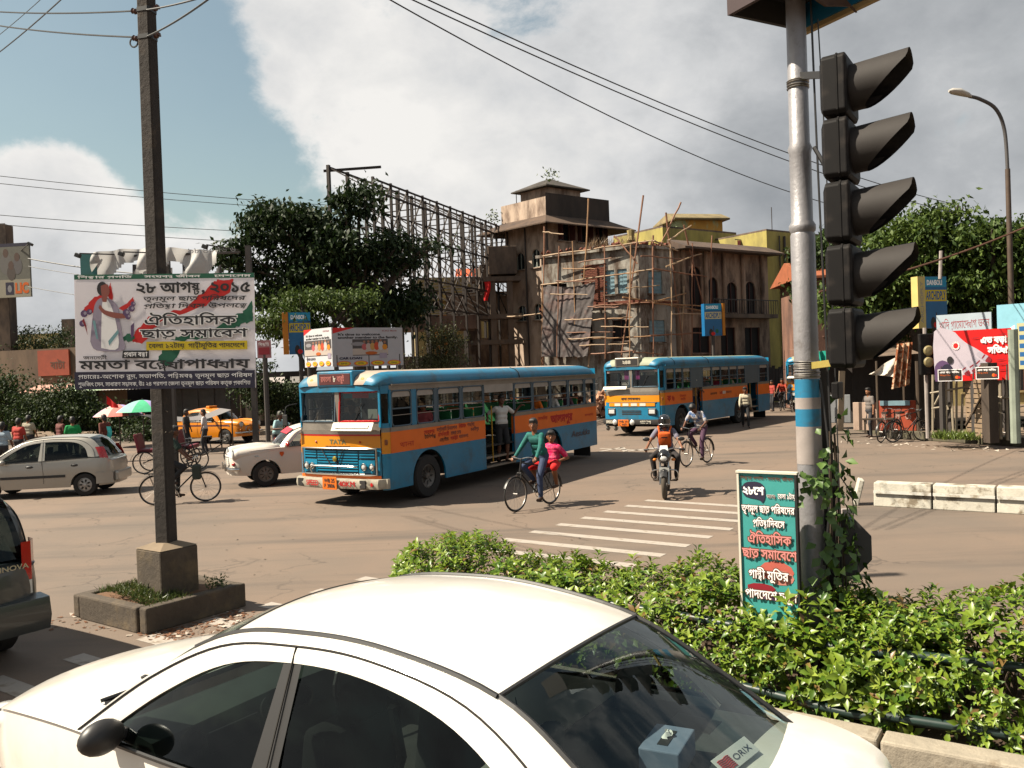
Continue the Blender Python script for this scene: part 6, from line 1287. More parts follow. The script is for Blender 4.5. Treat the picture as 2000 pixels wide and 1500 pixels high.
bn.rect(.40, .335, .96, .41, I_YEL); bn.line('বেলা ১২টায়  গান্ধীমূর্তির পাদদেশে', .415, .355, .53, .036, I_BLACK, .02); bn.area([(.265, .27), (.27, .335), (.415, .335), (.415, .265)], I_BLACK); bn.line('প্রধান বক্তা', .275, .284, .13, .036, I_WHITE)
bn.line('জননেত্রী', .05, .263, .13, .026, I_BLACK, .02); bn.line('মমতা বন্দ্যোপাধ্যায়', .03, .175, .94, .075, I_BLACK, .025); bn.rect(0, 0, 1, .153, I_NAVY)
bn.line('প্রচারেঃ-অশোক রুদ্র, সভাপতি, পশ্চিমবঙ্গ তৃনমূল ছাত্র পরিষদ', .02, .094, .965, .033, I_WHITE, .0); bn.line('শুভজিৎ সেন, সাধারণ সম্পাদক, উঃ ২৪ পরগণা জেলা তৃনমূল ছাত্র পরিষদ কর্তৃক প্রকাশিত', .02, .028, .955, .033, I_WHITE, .0)
MB().box((bn.w/2, .04, bn.h*.5), (bn.w, .03, .04), M=bn.M).build('batten', M_TWIG, bn.root)
old = Board('old_banner', 'older faded banner folded behind the white rally banner', 'banner', P(158, 748, 10.12), P(490, 745, 10.12), P(112, 556, 10.12), mat('faded_pink_vinyl', (.36, .20, .16), .7, var=.2, vscale=3, col2=(.2, .08, .05), c2scale=3), .015)
MB().box((old.w*.06, -.012, old.h*.93), (old.w*.14, .02, old.h*.14), M=old.M).build('folded_corner', mat('brown_back', (.13, .06, .035), .8), old.root)
# ------------------------------------------------------------------ silver signal pole, dark post, signal head
sp_ = P(1572, 600, 6.5); SPX, SPY = sp_.x, sp_.y
spole = thing('signal_pole', 'tall silver painted pole with blue bands standing in the hedge', 'pole', (SPX, SPY, .25))
M_SILP = mat('silver_pole_paint', (.33, .32, .33), .42, .35, var=.14, vscale=5, bump=.25, bscale=30, col2=(.18, .16, .15), c2scale=3, c2lo=.58, c2hi=.7)
M_BLUEB = mat('blue_band_paint', (.03, .17, .29), .55, var=.18, vscale=7, col2=(.05, .12, .17), c2scale=6); M_WHB = mat('greyed_white_band', (.34, .30, .28), .7, var=.2, vscale=6)
z900 = lambda y: P(1580, y, 6.5).z-.25
MB().lathe([(.092, 0), (.092, z900(960)), (.090, z900(660)), (.090, z900(460)), (.084, z900(455)), (.098, z900(448)), (.098, z900(440)), (.080, z900(432)), (.080, z900(300)), (.090, z900(290)), (.074, z900(280)), (.070, z900(-250)), (0, z900(-252))], 20).build('shaft', M_SILP, spole, smooth=True)
for y0, y1, m in ((740, 776, M_BLUEB), (776, 798, M_WHB), (798, 832, M_BLUEB), (832, 905, M_WHB)): MB().lathe([(.0935, z900(y1)), (.0935, z900(y0))], 20).build('painted_band', m, spole, smooth=True)
for y in (706, 710, 714, 718, 726, 730, 734, 737, 158, 162, 167, 172): MB().lathe([(.094+(-.016 if y < 300 else 0), -.006), (.100+(-.016 if y < 300 else 0), 0), (.094+(-.016 if y < 300 else 0), .006)], 18, TM((0, 0, z900(y)), (rnd.uniform(-.05, .05), rnd.uniform(-.05, .05), 0))).build('wire_binding', M_SPOKE, spole, smooth=True)
post = thing('old_post', 'dark weathered square post right behind the silver signal pole', 'post', (SPX+.135, SPY+.16, .25), R(10))
MB().loft([[(sx*w_, sy*w_, z) for sx, sy in ((-1, -1), (1, -1), (1, 1), (-1, 1))] for z, w_ in ((0, .085), (1.2, .08), (z900(720)*1.02, .062))]).build('shaft', mat('dark_wood_post', (.040, .034, .030), .9, var=.35, vscale=4, bump=.6, bscale=20, stretch=(1, 1, .2)), post)
sig = thing('traffic_signal', 'black traffic signal with five hooded lamps beside the silver pole', 'traffic signal', P(1668, 690, 6.02)-Vector((0, 0, .0)), R(-33))
M_SIGH = mat('sooty_black_housing', (.010, .009, .009), .6, var=.25, vscale=5, col2=(.026, .022, .02), c2scale=4, spec=.15); M_HOOD = mat('dusty_grey_hood', (.034, .030, .028), .7, var=.2, vscale=5, spec=.25)
zt0 = sig.location.z
for i in range(5):
 zc = P(1650, 175+121.5*i, 6.02).z-zt0; m = bpy.data.objects.new('lamp_unit', None); COL.objects.link(m); m.parent = sig; m.location = (0, 0, zc); hh = .205
 MB().loft([[(x, sy*wy, sz*hz_) for sy, sz in ((-1, -.86), (-.86, -1), (.86, -1), (1, -.86), (1, .86), (.86, 1), (-.86, 1), (-1, .86))] for x, wy, hz_ in ((-.14, .16, .17), (-.12, .20, hh), (.03, .205, hh+.005), (.045, .19, hh-.02))]).build('housing', M_SIGH, m, bevel=.008)
 MB().loft([[(x, sy*.208, sz*(hh+.007)) for sy, sz in ((-1, -.86), (-.86, -1), (.86, -1), (1, -.86), (1, .86), (.86, 1), (-.86, 1), (-1, .86))] for x in (-.028, -.016)]).build('seam_ridge', M_SIGH, m)
 n = 28; vs = []; vi = []
 for k in range(n+1):
  t = 2*math.pi*k/n; l = .09+.29*max(0, min(1, (math.sin(t)+.95)/1.45))**.9      # long above, cut back below
  dent = 1-.07*math.exp(-((t-5.6)/.45)**2)
  for j in range(5):
   q = j/4; r_ = .160+.014*q; r2 = r_*(dent if 0 < j < 4 else 1); vs.append((.04+l*q, r2*math.cos(t), r2*math.sin(t)+.02*q)); vi.append((.04+l*q, (r_-.007)*math.cos(t), (r_-.007)*math.sin(t)+.02*q))
 f = [(k*5+j, k*5+j+1, (k+1)*5+j+1, (k+1)*5+j) for k in range(n) for j in range(4)]
 MB().add(vs, f).build('hood', M_HOOD, m, smooth=True); MB().add(vi, f).build('hood_inside', M_SIGH, m, smooth=True)
 MB().lathe([(0, .02), (.09, .015), (.15, 0)], 20, TM((.045, 0, 0), (0, R(90), 0))).build('lens', mat('dark_lens_%d' % i, ((.05, .004, .004), (.05, .03, .004), (.006, .03, .012), (.006, .03, .012), (.006, .03, .012))[i], .15, coat=.8, var=0), m, smooth=True)
inv = Matrix.Rotation(R(33), 4, 'Z') @ Matrix.Translation(-sig.location)
for y, c in ((148, M_TRIM), (716, mat('yellowed_bracket', (.30, .24, .08), .6, var=.25))): a = inv @ Vector((SPX, SPY, P(1570, y, 6.5).z)); MB().bar(a, (-.08, .03, P(1650, y-10, 6.02).z-zt0), .05, .05).build('bracket_arm', c, sig)
MB().box((-.12, 0, -.26), (.05, .16, .12)).build('lower_bracket', M_SIGH, sig, bevel=.01)
# hanging cables beside the pole
cb = thing('hanging_cable', 'loose black cables hanging down between the silver pole and the signal', 'cable', (SPX, SPY, 0))
for i, (pts, r_) in enumerate(((((.085, -.07, 6.2), (.10, -.08, 4.4), (.12, -.09, 3.0), (.14, -.1, 1.6), (.16, -.1, .5)), .008), (((.13, -.10, 5.3), (.15, -.12, 4.2), (.17, -.12, 2.6), (.17, -.14, .6)), .005), (((.08, -.08, 4.35), (.17, -.2, 4.05), (.25, -.32, 3.6), (.28, -.36, 3.2)), .016), (((.075, -.06, 2.6), (.11, -.1, 2.1), (.10, -.1, 1.6), (.05, -.1, 1.2)), .010), (((.17, -.1, 1.9), (.27, -.12, 1.7), (.25, -.12, 1.45), (.17, -.11, 1.35)), .005))): MB().tube(cr(pts, 6), r_, 6).build('cable', M_TRIM, cb, smooth=True)
# torn sign box at the top of the pole
sb = thing('sign_box', 'torn blue advertising box at the top of the silver pole', 'sign', (SPX, SPY, 5.36), R(28), scale=.85)
for q, (x, y, w_, d_, m) in enumerate(((.42, -.1, .04, .9, mat('blue_panel', (.02, .13, .24), .5, var=.12)), (-.46, -.1, .04, .9, M_DR if False else mat('maroon_panel', (.03, .012, .014), .7, var=.3)), (0, .33, .9, .04, M_BDARK))): MB().box((x, y, .62), (w_, d_, 1.1)).build('side_panel', m, sb)
MB().box((.445, -.1, .055), (.05, .92, .06)).build('edge_trim', mat('worn_cream_edge', (.34, .25, .13), .7), sb)
MB().box((0, -.1, .30), (.84, .86, .03)).build('inner_floor', M_BDARK, sb)
rg = random.Random(3); MB().prism([(-.40, .25), (-.30, .12), (-.12, .02), (.05, -.03), (.22, .0), (.36, .02), (.44, -.02), (.30, .07), (.22, .10), (.26, .16), (.36, .20), (.40, .25)], .02, TM((0, -.30, .02))).build('torn_sheet', mat('rusty_sheet', (.075, .045, .032), .9, var=.4, vscale=6), sb)
MB().bar((-.4, .2, .18), (.42, -.42, .2), .035).bar((-.42, -.45, .22), (.40, .28, .16), .035).build('inner_strut', M_BDARK, sb)
# octagonal plate seen from behind, low on the post
op = thing('octagonal_plate', 'dark octagonal plate fixed low on the post above the hedge', 'sign', P(1650, 1070, 6.45), R(-12)); MB().prism([(.20*math.cos(R(22.5+45*i))*1.05, .235*math.sin(R(22.5+45*i))) for i in range(8)], .05).build('plate', mat('dark_grey_plate', (.035, .033, .034), .6, var=.25, vscale=5), op, bevel=.006); MB().bar((-.22, .03, .1), (0, .03, .1), .03).build('bracket', M_TRIM, op)
mk = thing('blue_marker_post', 'small marker post with blue and white band beside the octagonal plate', 'post', P(1652, 1010, 6.9)-Vector((0, 0, .35)), .2); MB().box((0, 0, .17), (.09, .04, .5)).build('post', M_WHB, mk, bevel=.006); MB().box((0, 0, .30), (.094, .044, .10)).build('blue_band', M_BLUEB, mk)
# climbing vine on the post
g = np.random.default_rng(9); vine = thing('climbing_vine', 'leafy vine climbing the dark post and the teal sign', 'vine', (SPX, SPY, .25)); n = 300
zz = g.beta(1.1, 1.9, n)*2.1; rr = .12+.09*g.random(n)+.12*np.exp(-((zz-.5)/.4)**2); an = g.uniform(-2.2, .9, n)
B = np.stack([.08+rr*np.cos(an), -.02+rr*np.sin(an)*1.0, zz+.15], 1); leaves_obj('leaves', vine, B, np.stack([g.normal(0, .6, n), g.normal(-.4, .5, n), -np.abs(g.normal(.7, .3, n))], 1), np.stack([np.cos(an), np.sin(an), g.normal(.2, .2, n)], 1), g.uniform(.06, .11, n), g.uniform(.05, .085, n), leafmat('vine_leaf', (.03, .075, .012), (.10, .17, .035)), curl=.05)
n = 40; B = np.stack([-.20+.22*g.random(n), -.30+.06*g.random(n), 1.62+.07*g.normal(0, 1, n)], 1); leaves_obj('leaves', vine, B, np.stack([g.normal(0, .6, n), g.normal(-.4, .4, n), -np.abs(g.normal(.6, .3, n))], 1), np.stack([g.normal(0, .3, n), -np.ones(n), np.zeros(n)], 1), g.uniform(.05, .08, n), .055, leafmat('vine_leaf', 0, 0), curl=.05)
for k in range(9): a = rnd.uniform(-2.6, .3); MB().tube(cr([(.1+.13*math.cos(a), .13*math.sin(a), 0), (.1+.15*math.cos(a+.4), .15*math.sin(a+.4), .6), (.1+.12*math.cos(a+.9), .13*math.sin(a+.9), 1.2), (.08+.11*math.cos(a+1.2), .12*math.sin(a+1.2), 1.7+.3*rnd.random())], 5), .006, 5).build('stem', M_TWIG, vine)
# ------------------------------------------------------------------ teal notice board in the hedge
_bl = P(1450, 1205, 6.45); _br = P(1563, 1190, 6.2); _br.z = _bl.z
ts = Board('notice_board', 'teal hand-painted Bengali notice board standing in the hedge by the silver pole', 'sign', _bl, _br, _bl+Vector((0, 0, 1.105)), mat('teal_board_paint', (.085, .33, .31), .5, var=.12, vscale=5), .03)
bd = [(.0, .0), (1, 0), (1, 1), (0, 1)]
for k, (u0, v0, u1, v1) in enumerate(((0, 0, .012, 1), (.985, 0, 1.0, 1))): MB().box(((u0+u1)/2*ts.w, .01, .5*ts.h), ((u1-u0)*ts.w+.01, .05, ts.h+.01), M=ts.M).build('edge_strip', M_WHITEP if k == 0 else M_TRIM, ts.root)
MB().box((.5*ts.w, .01, ts.h+.008), (ts.w+.02, .06, .016), M=ts.M).build('top_edge', M_WHITEP, ts.root)
ts.disc(.62, .34, .30, .07, ink('blotch_red', (.5, .14, .11)), 11); ts.disc(.70, .30, .22, .05, ink('blotch_pink', (.55, .24, .2)), 11); ts.disc(.35, .22, .25, .03, ink('blotch_red', 0) if False else I_DRED, 9); ts.disc(.55, .17, .3, .03, I_PURP, 9)
ts.area([(.06, .90), (.15, .935), (.35, .94), (.46, .91), (.47, .84), (.42, .80), (.36, .82), (.12, .84)], I_NAVY, smooth=3); ts.line('শিক্ষার প্রগতি • সংঘবদ্ধ জীবন', .05, .955, .90, .020, I_BROWN, .02)
ts.line('২৮শে', .08, .855, .37, .05, I_WHITE, .04); ts.line('আগষ্ট', .50, .835, .15, .022, I_BROWN, .01, I_WHITE, .04); ts.line('বেলা ১টায়', .69, .835, .29, .032, I_WHITE, .01, I_BROWN, .05)
for t, u, v, w_, h, f, o_ in (('তৃণমূল ছাত্র পরিষদের', .06, .735, .90, .045, I_WHITE, I_BROWN), ('প্রতিষ্ঠাদিবসে', .25, .64, .54, .045, I_WHITE, I_BROWN), ('ঐতিহাসিক', .15, .525, .74, .060, I_PINK, I_BROWN), ('ছাত্র সমাবেশে', .05, .425, .93, .060, I_PINK, I_BROWN), ('গান্ধী মূর্তির', .15, .285, .68, .055, I_WHITE, I_BROWN), ('পাদদেশে চলুন', .08, .15, .88, .055, I_WHITE, I_BROWN)): ts.line(t, u, v, w_, h, f, .015, o_, .07)
for x in (.06, .94): MB().bar(ts.M @ Vector((x*ts.w, .05, -.9)), ts.M @ Vector((x*ts.w, .05, ts.h*.8)), .035).build('leg', M_TWIG, ts.root)
# ------------------------------------------------------------------ street lamp at the right
sl = P(1972, 480, 27.0); lamp = thing('street_lamp', 'curved-neck street lamp above the trees on the right', 'street lamp', (sl.x, sl.y, .24))
hz1 = P(1962, 250, 27.0); hz2 = P(1855, 178, 26.6); q = lambda p: Vector(p)-Vector(lamp.location)
MB().tube([(0, 0, 0), (0, 0, 4), q(P(1968, 330, 27.0))], [.10, .085, .075], 10).build('column', mat('rusty_lamp_column', (.085, .06, .045), .7, .2, var=.3, vscale=3), lamp, smooth=True)
MB().tube(cr([q(P(1968, 332, 27)), q(P(1962, 255, 27)), q(P(1945, 213, 26.9)), q(P(1915, 194, 26.8)), q(P(1893, 188, 26.7))], 6), .055, 10).build('neck', mat('grey_lamp_neck', (.09, .085, .085), .6, .3), lamp, smooth=True)
a = q(P(1897, 188, 26.7)); b = q(P(1853, 178, 26.5)); d = (b-a).normalized(); mb = MB()
mb.loft([[(a+(b-a)*t+Vector((0, w_*math.cos(e), h*math.sin(e)+(.05*math.sin(math.pi*t))))) for e in [2*math.pi*k/12 for k in range(12)]] for t, w_, h in ((0, .05, .05), (.15, .11, .075), (.5, .16, .11), (.85, .13, .09), (1, .05, .035))]); mb.build('lantern', mat('pale_lantern', (.48, .46, .43), .5, var=.1), lamp, smooth=True)
# ------------------------------------------------------------------ overhead wires
M_WIRE = mat('black_wire', (.012, .012, .013), .6, var=0)
def wire(label, a, b, sag=.3, r_=.011, m=None, group='overhead wires'):
 a, b = Vector(a), Vector(b); o = MB().tube([a.lerp(b, t/16)-Vector((0, 0, sag*4*(t/16)*(1-t/16))) for t in range(17)], r_, 5).build('overhead_wire', m or M_WIRE); tag(o, label, 'wire', group); return o
TP = lambda z: Vector((pole_w.x, pole_w.y, .8+z))
wire('upper wire running from the utility pole out of the picture at top left', TP(6.38), P(-160, 5, 16), .1); wire('lower wire running from the utility pole out of the picture at top left', TP(6.06), P(-160, 18, 16), .1)
wire('upper wire leaving the utility pole towards the top edge', TP(6.38), P(540, -60, 7.0), .05, .010); wire('lower wire leaving the utility pole towards the top edge', TP(6.06), P(480, -60, 7.0), .05, .010)
wire('diagonal wire cutting the top left corner, nearer the pole', P(140, -20, 13), P(-40, 130, 18), .05); wire('diagonal wire cutting the top left corner, faint and farther left', P(100, -20, 24), P(-30, 90, 30), .05)
for k, (x0, y1, x2, y2, l) in enumerate(((815, 300, 1860, 398, 'top of the three wires sweeping from the top edge to behind the signal'), (785, 325, 1860, 415, 'middle of the three wires sweeping from the top edge to behind the signal'), (755, 360, 1700, 400, 'lowest of the three wires sweeping from the top edge to behind the signal'))):
 wire(l, P(x0-60, -38, 13), P(1540, y1, 24) if False else P(x2, y2+(0 if k < 2 else 18), 28), .35 if k < 2 else .5, .012)
for k, (y0, y1, l) in enumerate(((342, 392, 'highest of the four thin wires on the left'), (357, 402, 'second highest of the four thin wires on the left'), (420, 448, 'third of the four thin wires on the left'), (438, 470, 'lowest of the four thin wires on the left'))): wire(l, P(-60, y0-5, 40), P(700, y1+12, 46), .15, .016)
wire('rusty brown cable rising to the street lamp over the right trees', P(1600, 570, 24), P(2080, 408, 27), .25, .03, mat('rusty_cable', (.11, .055, .035), .8))
for k, (y0, y1, l) in enumerate(((505, 533, 'thick black cable from the left hoarding to the banner'), (520, 548, 'thin upper cable between the left hoarding and the banner'), (560, 590, 'thin lower cable between the left hoarding and the banner'))): wire(l, P(55, y0, 42), P(480, y1+10, 38), .25, .03 if k == 0 else .015)
# ------------------------------------------------------------------ building helpers
def stained(name, c, c2, s_=1.0, lo=.46, hi=.66): return mat(name, c, .9, var=.28, vscale=.9, bump=.35, bscale=9, col2=c2, c2scale=.8*s_, c2lo=lo, c2hi=hi, stretch=(1, 1, .35))
M_TOWER = stained('stained_mauve_plaster', (.52, .41, .33), (.19, .135, .105), 1.3, .44, .62); M_TOWD = stained('sooty_parapet', (.050, .038, .032), (.025, .02, .018)); M_BROWNB = stained('brown_soot_plaster', (.36, .265, .20), (.11, .075, .058), 1.4, .43, .62); M_YELB = stained('lime_yellow_plaster', (.42, .36, .14), (.26, .22, .10)); M_PALEB = stained('pale_blue_plaster', (.40, .38, .34), (.11, .078, .058), 1.6, .43, .58); M_CONCD = stained('dark_bare_concrete', (.17, .125, .095), (.06, .045, .038)); M_ORB = stained('orange_house_plaster', (.50, .20, .07), (.3, .12, .05)); M_TANB = stained('tan_house_plaster', (.40, .32, .16), (.2, .15, .09))
M_VOID = mat('room_shade_black', (.010, .008, .008), .9, var=0); M_SHUT = mat('maroon_shutter', (.070, .022, .018), .7, var=.2, vscale=5); M_SHUTB = mat('pale_blue_shutter', (.22, .33, .38), .7, var=.2, vscale=5); M_BRICK = mat('old_red_brick', (.16, .055, .035), .9, var=.35, vscale=6); M_MORTAR = mat('old_mortar', (.22, .18, .14), .95, var=.2); M_PIPEB = mat('iron_drain_pipe', (.05, .042, .038), .7, var=.2); M_TERR = mat('rust_tile', (.30, .10, .05), .9, var=.25)  # M_VOID: near-black colour stands in for the shade inside rooms and recesses
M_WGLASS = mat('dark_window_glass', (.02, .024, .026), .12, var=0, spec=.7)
def facade(root, Mx, w, h, holes, m, thick=.22, z0=0.0, nm='wall'):
 """wall in the local XZ plane of Mx (outside = -Y) with rectangular openings (x0, x1, z0, z1)"""
 xs = sorted(set([0, w]+[v for o in holes for v in o[:2]])); zs = sorted(set([z0, h]+[v for o in holes for v in o[2:4]])); mb = MB(Mx)
 for a, b in zip(xs[:-1], xs[1:]):
  for c, d in zip(zs[:-1], zs[1:]):
   if any(o[0] <= (a+b)/2 <= o[1] and o[2] <= (c+d)/2 <= o[3] for o in holes): continue
   mb.quad((a, 0, c), (b, 0, c), (b, 0, d), (a, 0, d))
 for x0, x1, c, d in [o[:4] for o in holes]:
  mb.quad((x0, 0, c), (x0, 0, d), (x0, thick, d), (x0, thick, c)); mb.quad((x1, 0, d), (x1, 0, c), (x1, thick, c), (x1, thick, d)); mb.quad((x0, 0, d), (x1, 0, d), (x1, thick, d), (x0, thick, d)); mb.quad((x1, 0, c), (x0, 0, c), (x0, thick, c), (x1, thick, c))
 return mb.build(nm, m, root, merge=True)
def window(root, Mx, x0, x1, z0, z1, style='shutter', m=None, arch=False, wall=None):
 wn = bpy.data.objects.new('window', None); COL.objects.link(wn); wn.parent = root; w, h = x1-x0, z1-z0; m = m or M_SHUT
 wn.matrix_local = Mx @ Matrix.Translation((x0, .12, z0)); fr = MB()
 for a, b in (((0, 0, h/2), (.07, .07, h)), ((w, 0, h/2), (.07, .07, h)), ((w/2, 0, 0), (w, .07, .07)), ((w/2, 0, h), (w, .07, .07)), ((w/2, 0, h/2), (.05, .06, h))): fr.box(a, b)
 fr.build('window_frame', m, wn); MB().quad((0, .05, 0), (w, .05, 0), (w, .05, h), (0, .05, h)).build('pane', M_WGLASS if style != 'void' else M_VOID, wn)  # a void pane is a black sheet imitating an unlit room
 if style == 'shutter':
  for x, a in ((0, 1.9), (w, -1.9)):
   sh = MB().box((w*.24*(1 if x == 0 else -1), 0, h/2), (w*.48, .03, h*.98)); o = sh.build('shutter', m, wn); o.location = (x, -.13, 0); o.rotation_euler = (0, 0, -a*.9 if x == 0 else -a*.9)
 elif style == 'closed':
  for x in (w*.25, w*.75):
   sl = MB().box((x, -.03, h/2), (w*.46, .03, h*.96)); sl.build('shutter', m, wn)
   for k in range(5): MB().box((x, -.055, h*(.15+.17*k)), (w*.36, .02, h*.09), rot=(.3, 0, 0)).build('louvre', m, wn)
 elif style == 'grille':
  for k in range(1, 6): MB().box((w*k/6, -.02, h/2), (.02, .02, h)).build('bar', M_PIPEB, wn)
 MB().box((w/2, -.15, -.05), (w+.2, .2, .07)).build('sill', wall or m, wn)
 if arch:
  n = 10; cx = w/2
  for sg in (-1, 1): MB().prism([(cx+sg*w/2, h), (cx+sg*w/2, h-w/2)]+[(cx+sg*w/2*math.cos(t), h-w/2+w/2*math.sin(t)) for t in np.linspace(.15, math.pi/2, n)], .1, TM((0, -.119, 0))).build('arch_spandrel', wall or m, wn)
 return wn
def bframe(origin, d): return frame(origin, (d[0], d[1], 0), (0, 0, 1))
def slab(mb, poly, z0, z1):
 n = len(poly); mb.add([(x, y, z0) for x, y in poly]+[(x, y, z1) for x, y in poly], [tuple(range(n))[::-1], tuple(range(n, 2*n))]+[(i, (i+1) % n, (i+1) % n+n, i+n) for i in range(n)]); return mb
def quadpoly(c, dl, wl, dr, wr, over=0.0):
 """plan of a block with its corner c towards the camera, sides dl*wl (to the left) and dr*wr (to the right)"""
 c, dl, dr = Vector(c), Vector(dl).normalized(), Vector(dr).normalized(); c = c-dl*over-dr*over; wl += 2*over; wr += 2*over
 return [tuple(c), tuple(c+dr*wr), tuple(c+dr*wr+dl*wl), tuple(c+dl*wl)]
# ------------------------------------------------------------------ tower house with a hip-roofed lantern on top
TC = P(1073, 600, 56); TC = Vector((TC.x, TC.y)); dL, dR = Vector((-.70, .714)), Vector((.80, .60))
def tower_house():
 r_ = thing('tower_house', 'sooty mauve tower house with wide eaves and a small hip-roofed lantern', 'building', (0, 0, 0)); wl, wr = 3.9, 5.4; zE = P(1073, 432, 56).z; q = quadpoly(TC, dL, wl, dR, wr)
 ML = bframe((q[3][0], q[3][1], 0), tuple(-dL)); MR = bframe((q[0][0], q[0][1], 0), tuple(dR))
 za = lambda y: P(1040, y, 57).z
 hl = [(.95, 1.75, za(523), za(490)), (2.45, 3.2, za(523), za(488)), (.95, 1.75, za(625), za(594)), (2.5, 3.2, za(625), za(594))]
 hr = [(1.0, 2.0, za(473), za(433)), (2.7, 3.65, za(473), za(433)), (4.35, 5.1, za(478), za(440)), (.9, 2.2, za(600), za(560)), (3.0, 4.2, za(600), za(560))]
 facade(r_, ML, wl, zE, hl, M_TOWER); facade(r_, MR, wr, zE, hr, M_TOWER)
 for h in hl: window(r_, ML, *h, 'pane', mat('pale_window_frame', (.42, .45, .40), .6), arch=True, wall=M_TOWER)
 for h in hr: window(r_, MR, *h, 'shutter', M_SHUT, wall=M_TOWER)
 mb = MB(); a, b, c, d = [Vector((*p, 0)) for p in q]
 mb.quad((*q[1], 0), (*q[2], 0), (*q[2], zE), (*q[1], zE)).quad((*q[2], 0), (*q[3], 0), (*q[3], zE), (*q[2], zE)); mb.build('back_wall', M_TOWER, r_)
 for t in (.06, .5): p = Vector(q[3])+(-dL)*wl*t; MB().tube([(p.x-.05, p.y-.1, 0), (p.x-.05, p.y-.1, zE-.2)], .06, 6).build('drain_pipe', M_PIPEB, r_)
 p = Vector(q[0]); MB().tube([(p.x, p.y-.12, 0), (p.x, p.y-.12, zE)], .07, 6).build('drain_pipe', M_PIPEB, r_)
 qe = quadpoly(TC, dL, wl, dR, wr, 1.35); qi = quadpoly(TC, dL, wl, dR, wr, .05)          # sloping eave skirt
 MB().add([(x, y, zE-.30) for x, y in qe]+[(x, y, zE+.45) for x, y in qi]+[(x, y, zE-.38) for x, y in qe]+[(x, y, zE-.05) for x, y in qi], [(0, 1, 5, 4), (1, 2, 6, 5), (2, 3, 7, 6), (3, 0, 4, 7), (8, 12, 13, 9), (9, 13, 14, 10), (10, 14, 15, 11), (11, 15, 12, 8), (0, 8, 9, 1), (3, 11, 8, 0), (1, 9, 10, 2), (2, 10, 11, 3)]).build('eave', stained('soot_brown_eave', (.10, .065, .045), (.045, .03, .025)), r_)
 ep = quadpoly(TC, dL, wl, dR, wr, .15); ei = quadpoly(TC, dL, wl, dR, wr, -.1); zp = P(1073, 384, 56).z
 for k in range(4): a, b, c, d = ep[k], ep[(k+1) % 4], ei[(k+1) % 4], ei[k]; slab(MB(), [a, b, c, d], zE+.35, zp+(.25 if k == 0 else 0)).build('parapet', M_TOWD if k == 0 else M_TOWER, r_)
 slab(MB(), qi, zE+.3, zE+.42).build('roof_slab', M_TOWD, r_)
 c2 = Vector(TC)+dR*1.1+dL*1.0; q2 = quadpoly(c2, dL, 2.5, dR, 3.0); zc = P(1073, 358, 57).z
 for k in range(4): a, b = q2[k], q2[(k+1) % 4]; MB().quad((*a, zE+.4), (*b, zE+.4), (*b, zc), (*a, zc)).build('lantern_wall', M_TOWER, r_)
 q3 = quadpoly(c2, dL, 2.5, dR, 3.0, .45); m0 = (Vector(q2[0])+Vector(q2[2]))/2; q4 = quadpoly(c2, dL, 2.5, dR, 3.0, -.85)
 MB().add([(x, y, zc-.08) for x, y in q3]+[(x, y, zc+.55) for x, y in q4]+[(m0.x, m0.y, P(1073, 338, 57.5).z)]+[(x, y, zc-.16) for x, y in q3], [(0, 1, 5, 4), (1, 2, 6, 5), (2, 3, 7, 6), (3, 0, 4, 7), (4, 5, 8), (5, 6, 8), (6, 7, 8), (7, 4, 8), (12, 11, 10, 9), (0, 9, 10, 1), (3, 12, 9, 0), (1, 10, 11, 2), (2, 11, 12, 3)]).build('lantern_roof', stained('dark_hip_roof', (.06, .05, .042), (.03, .025, .02)), r_)
 MB().tube([(q2[3][0]-.3, q2[3][1], zE+.4), (q2[3][0]-.3, q2[3][1], zc+.05)], .03, 5).build('roof_post', M_PIPEB, r_)
 g = np.random.default_rng(21); n = 120; B = np.concatenate([g.normal((q3[0][0]+.3, q3[0][1], zc+.5), (.3, .2, .35), (n//2, 3)), g.normal((qe[3][0]+1.3, qe[3][1], zE+.9), (.25, .25, .3), (n//2, 3))]); leaves_obj('roof_weed', r_, B, g.normal(0, 1, (n, 3)), g.normal(0, 1, (n, 3)), .22, .12, leafmat('weed_leaf', (.05, .08, .02), (.12, .15, .05)))
tower_house()
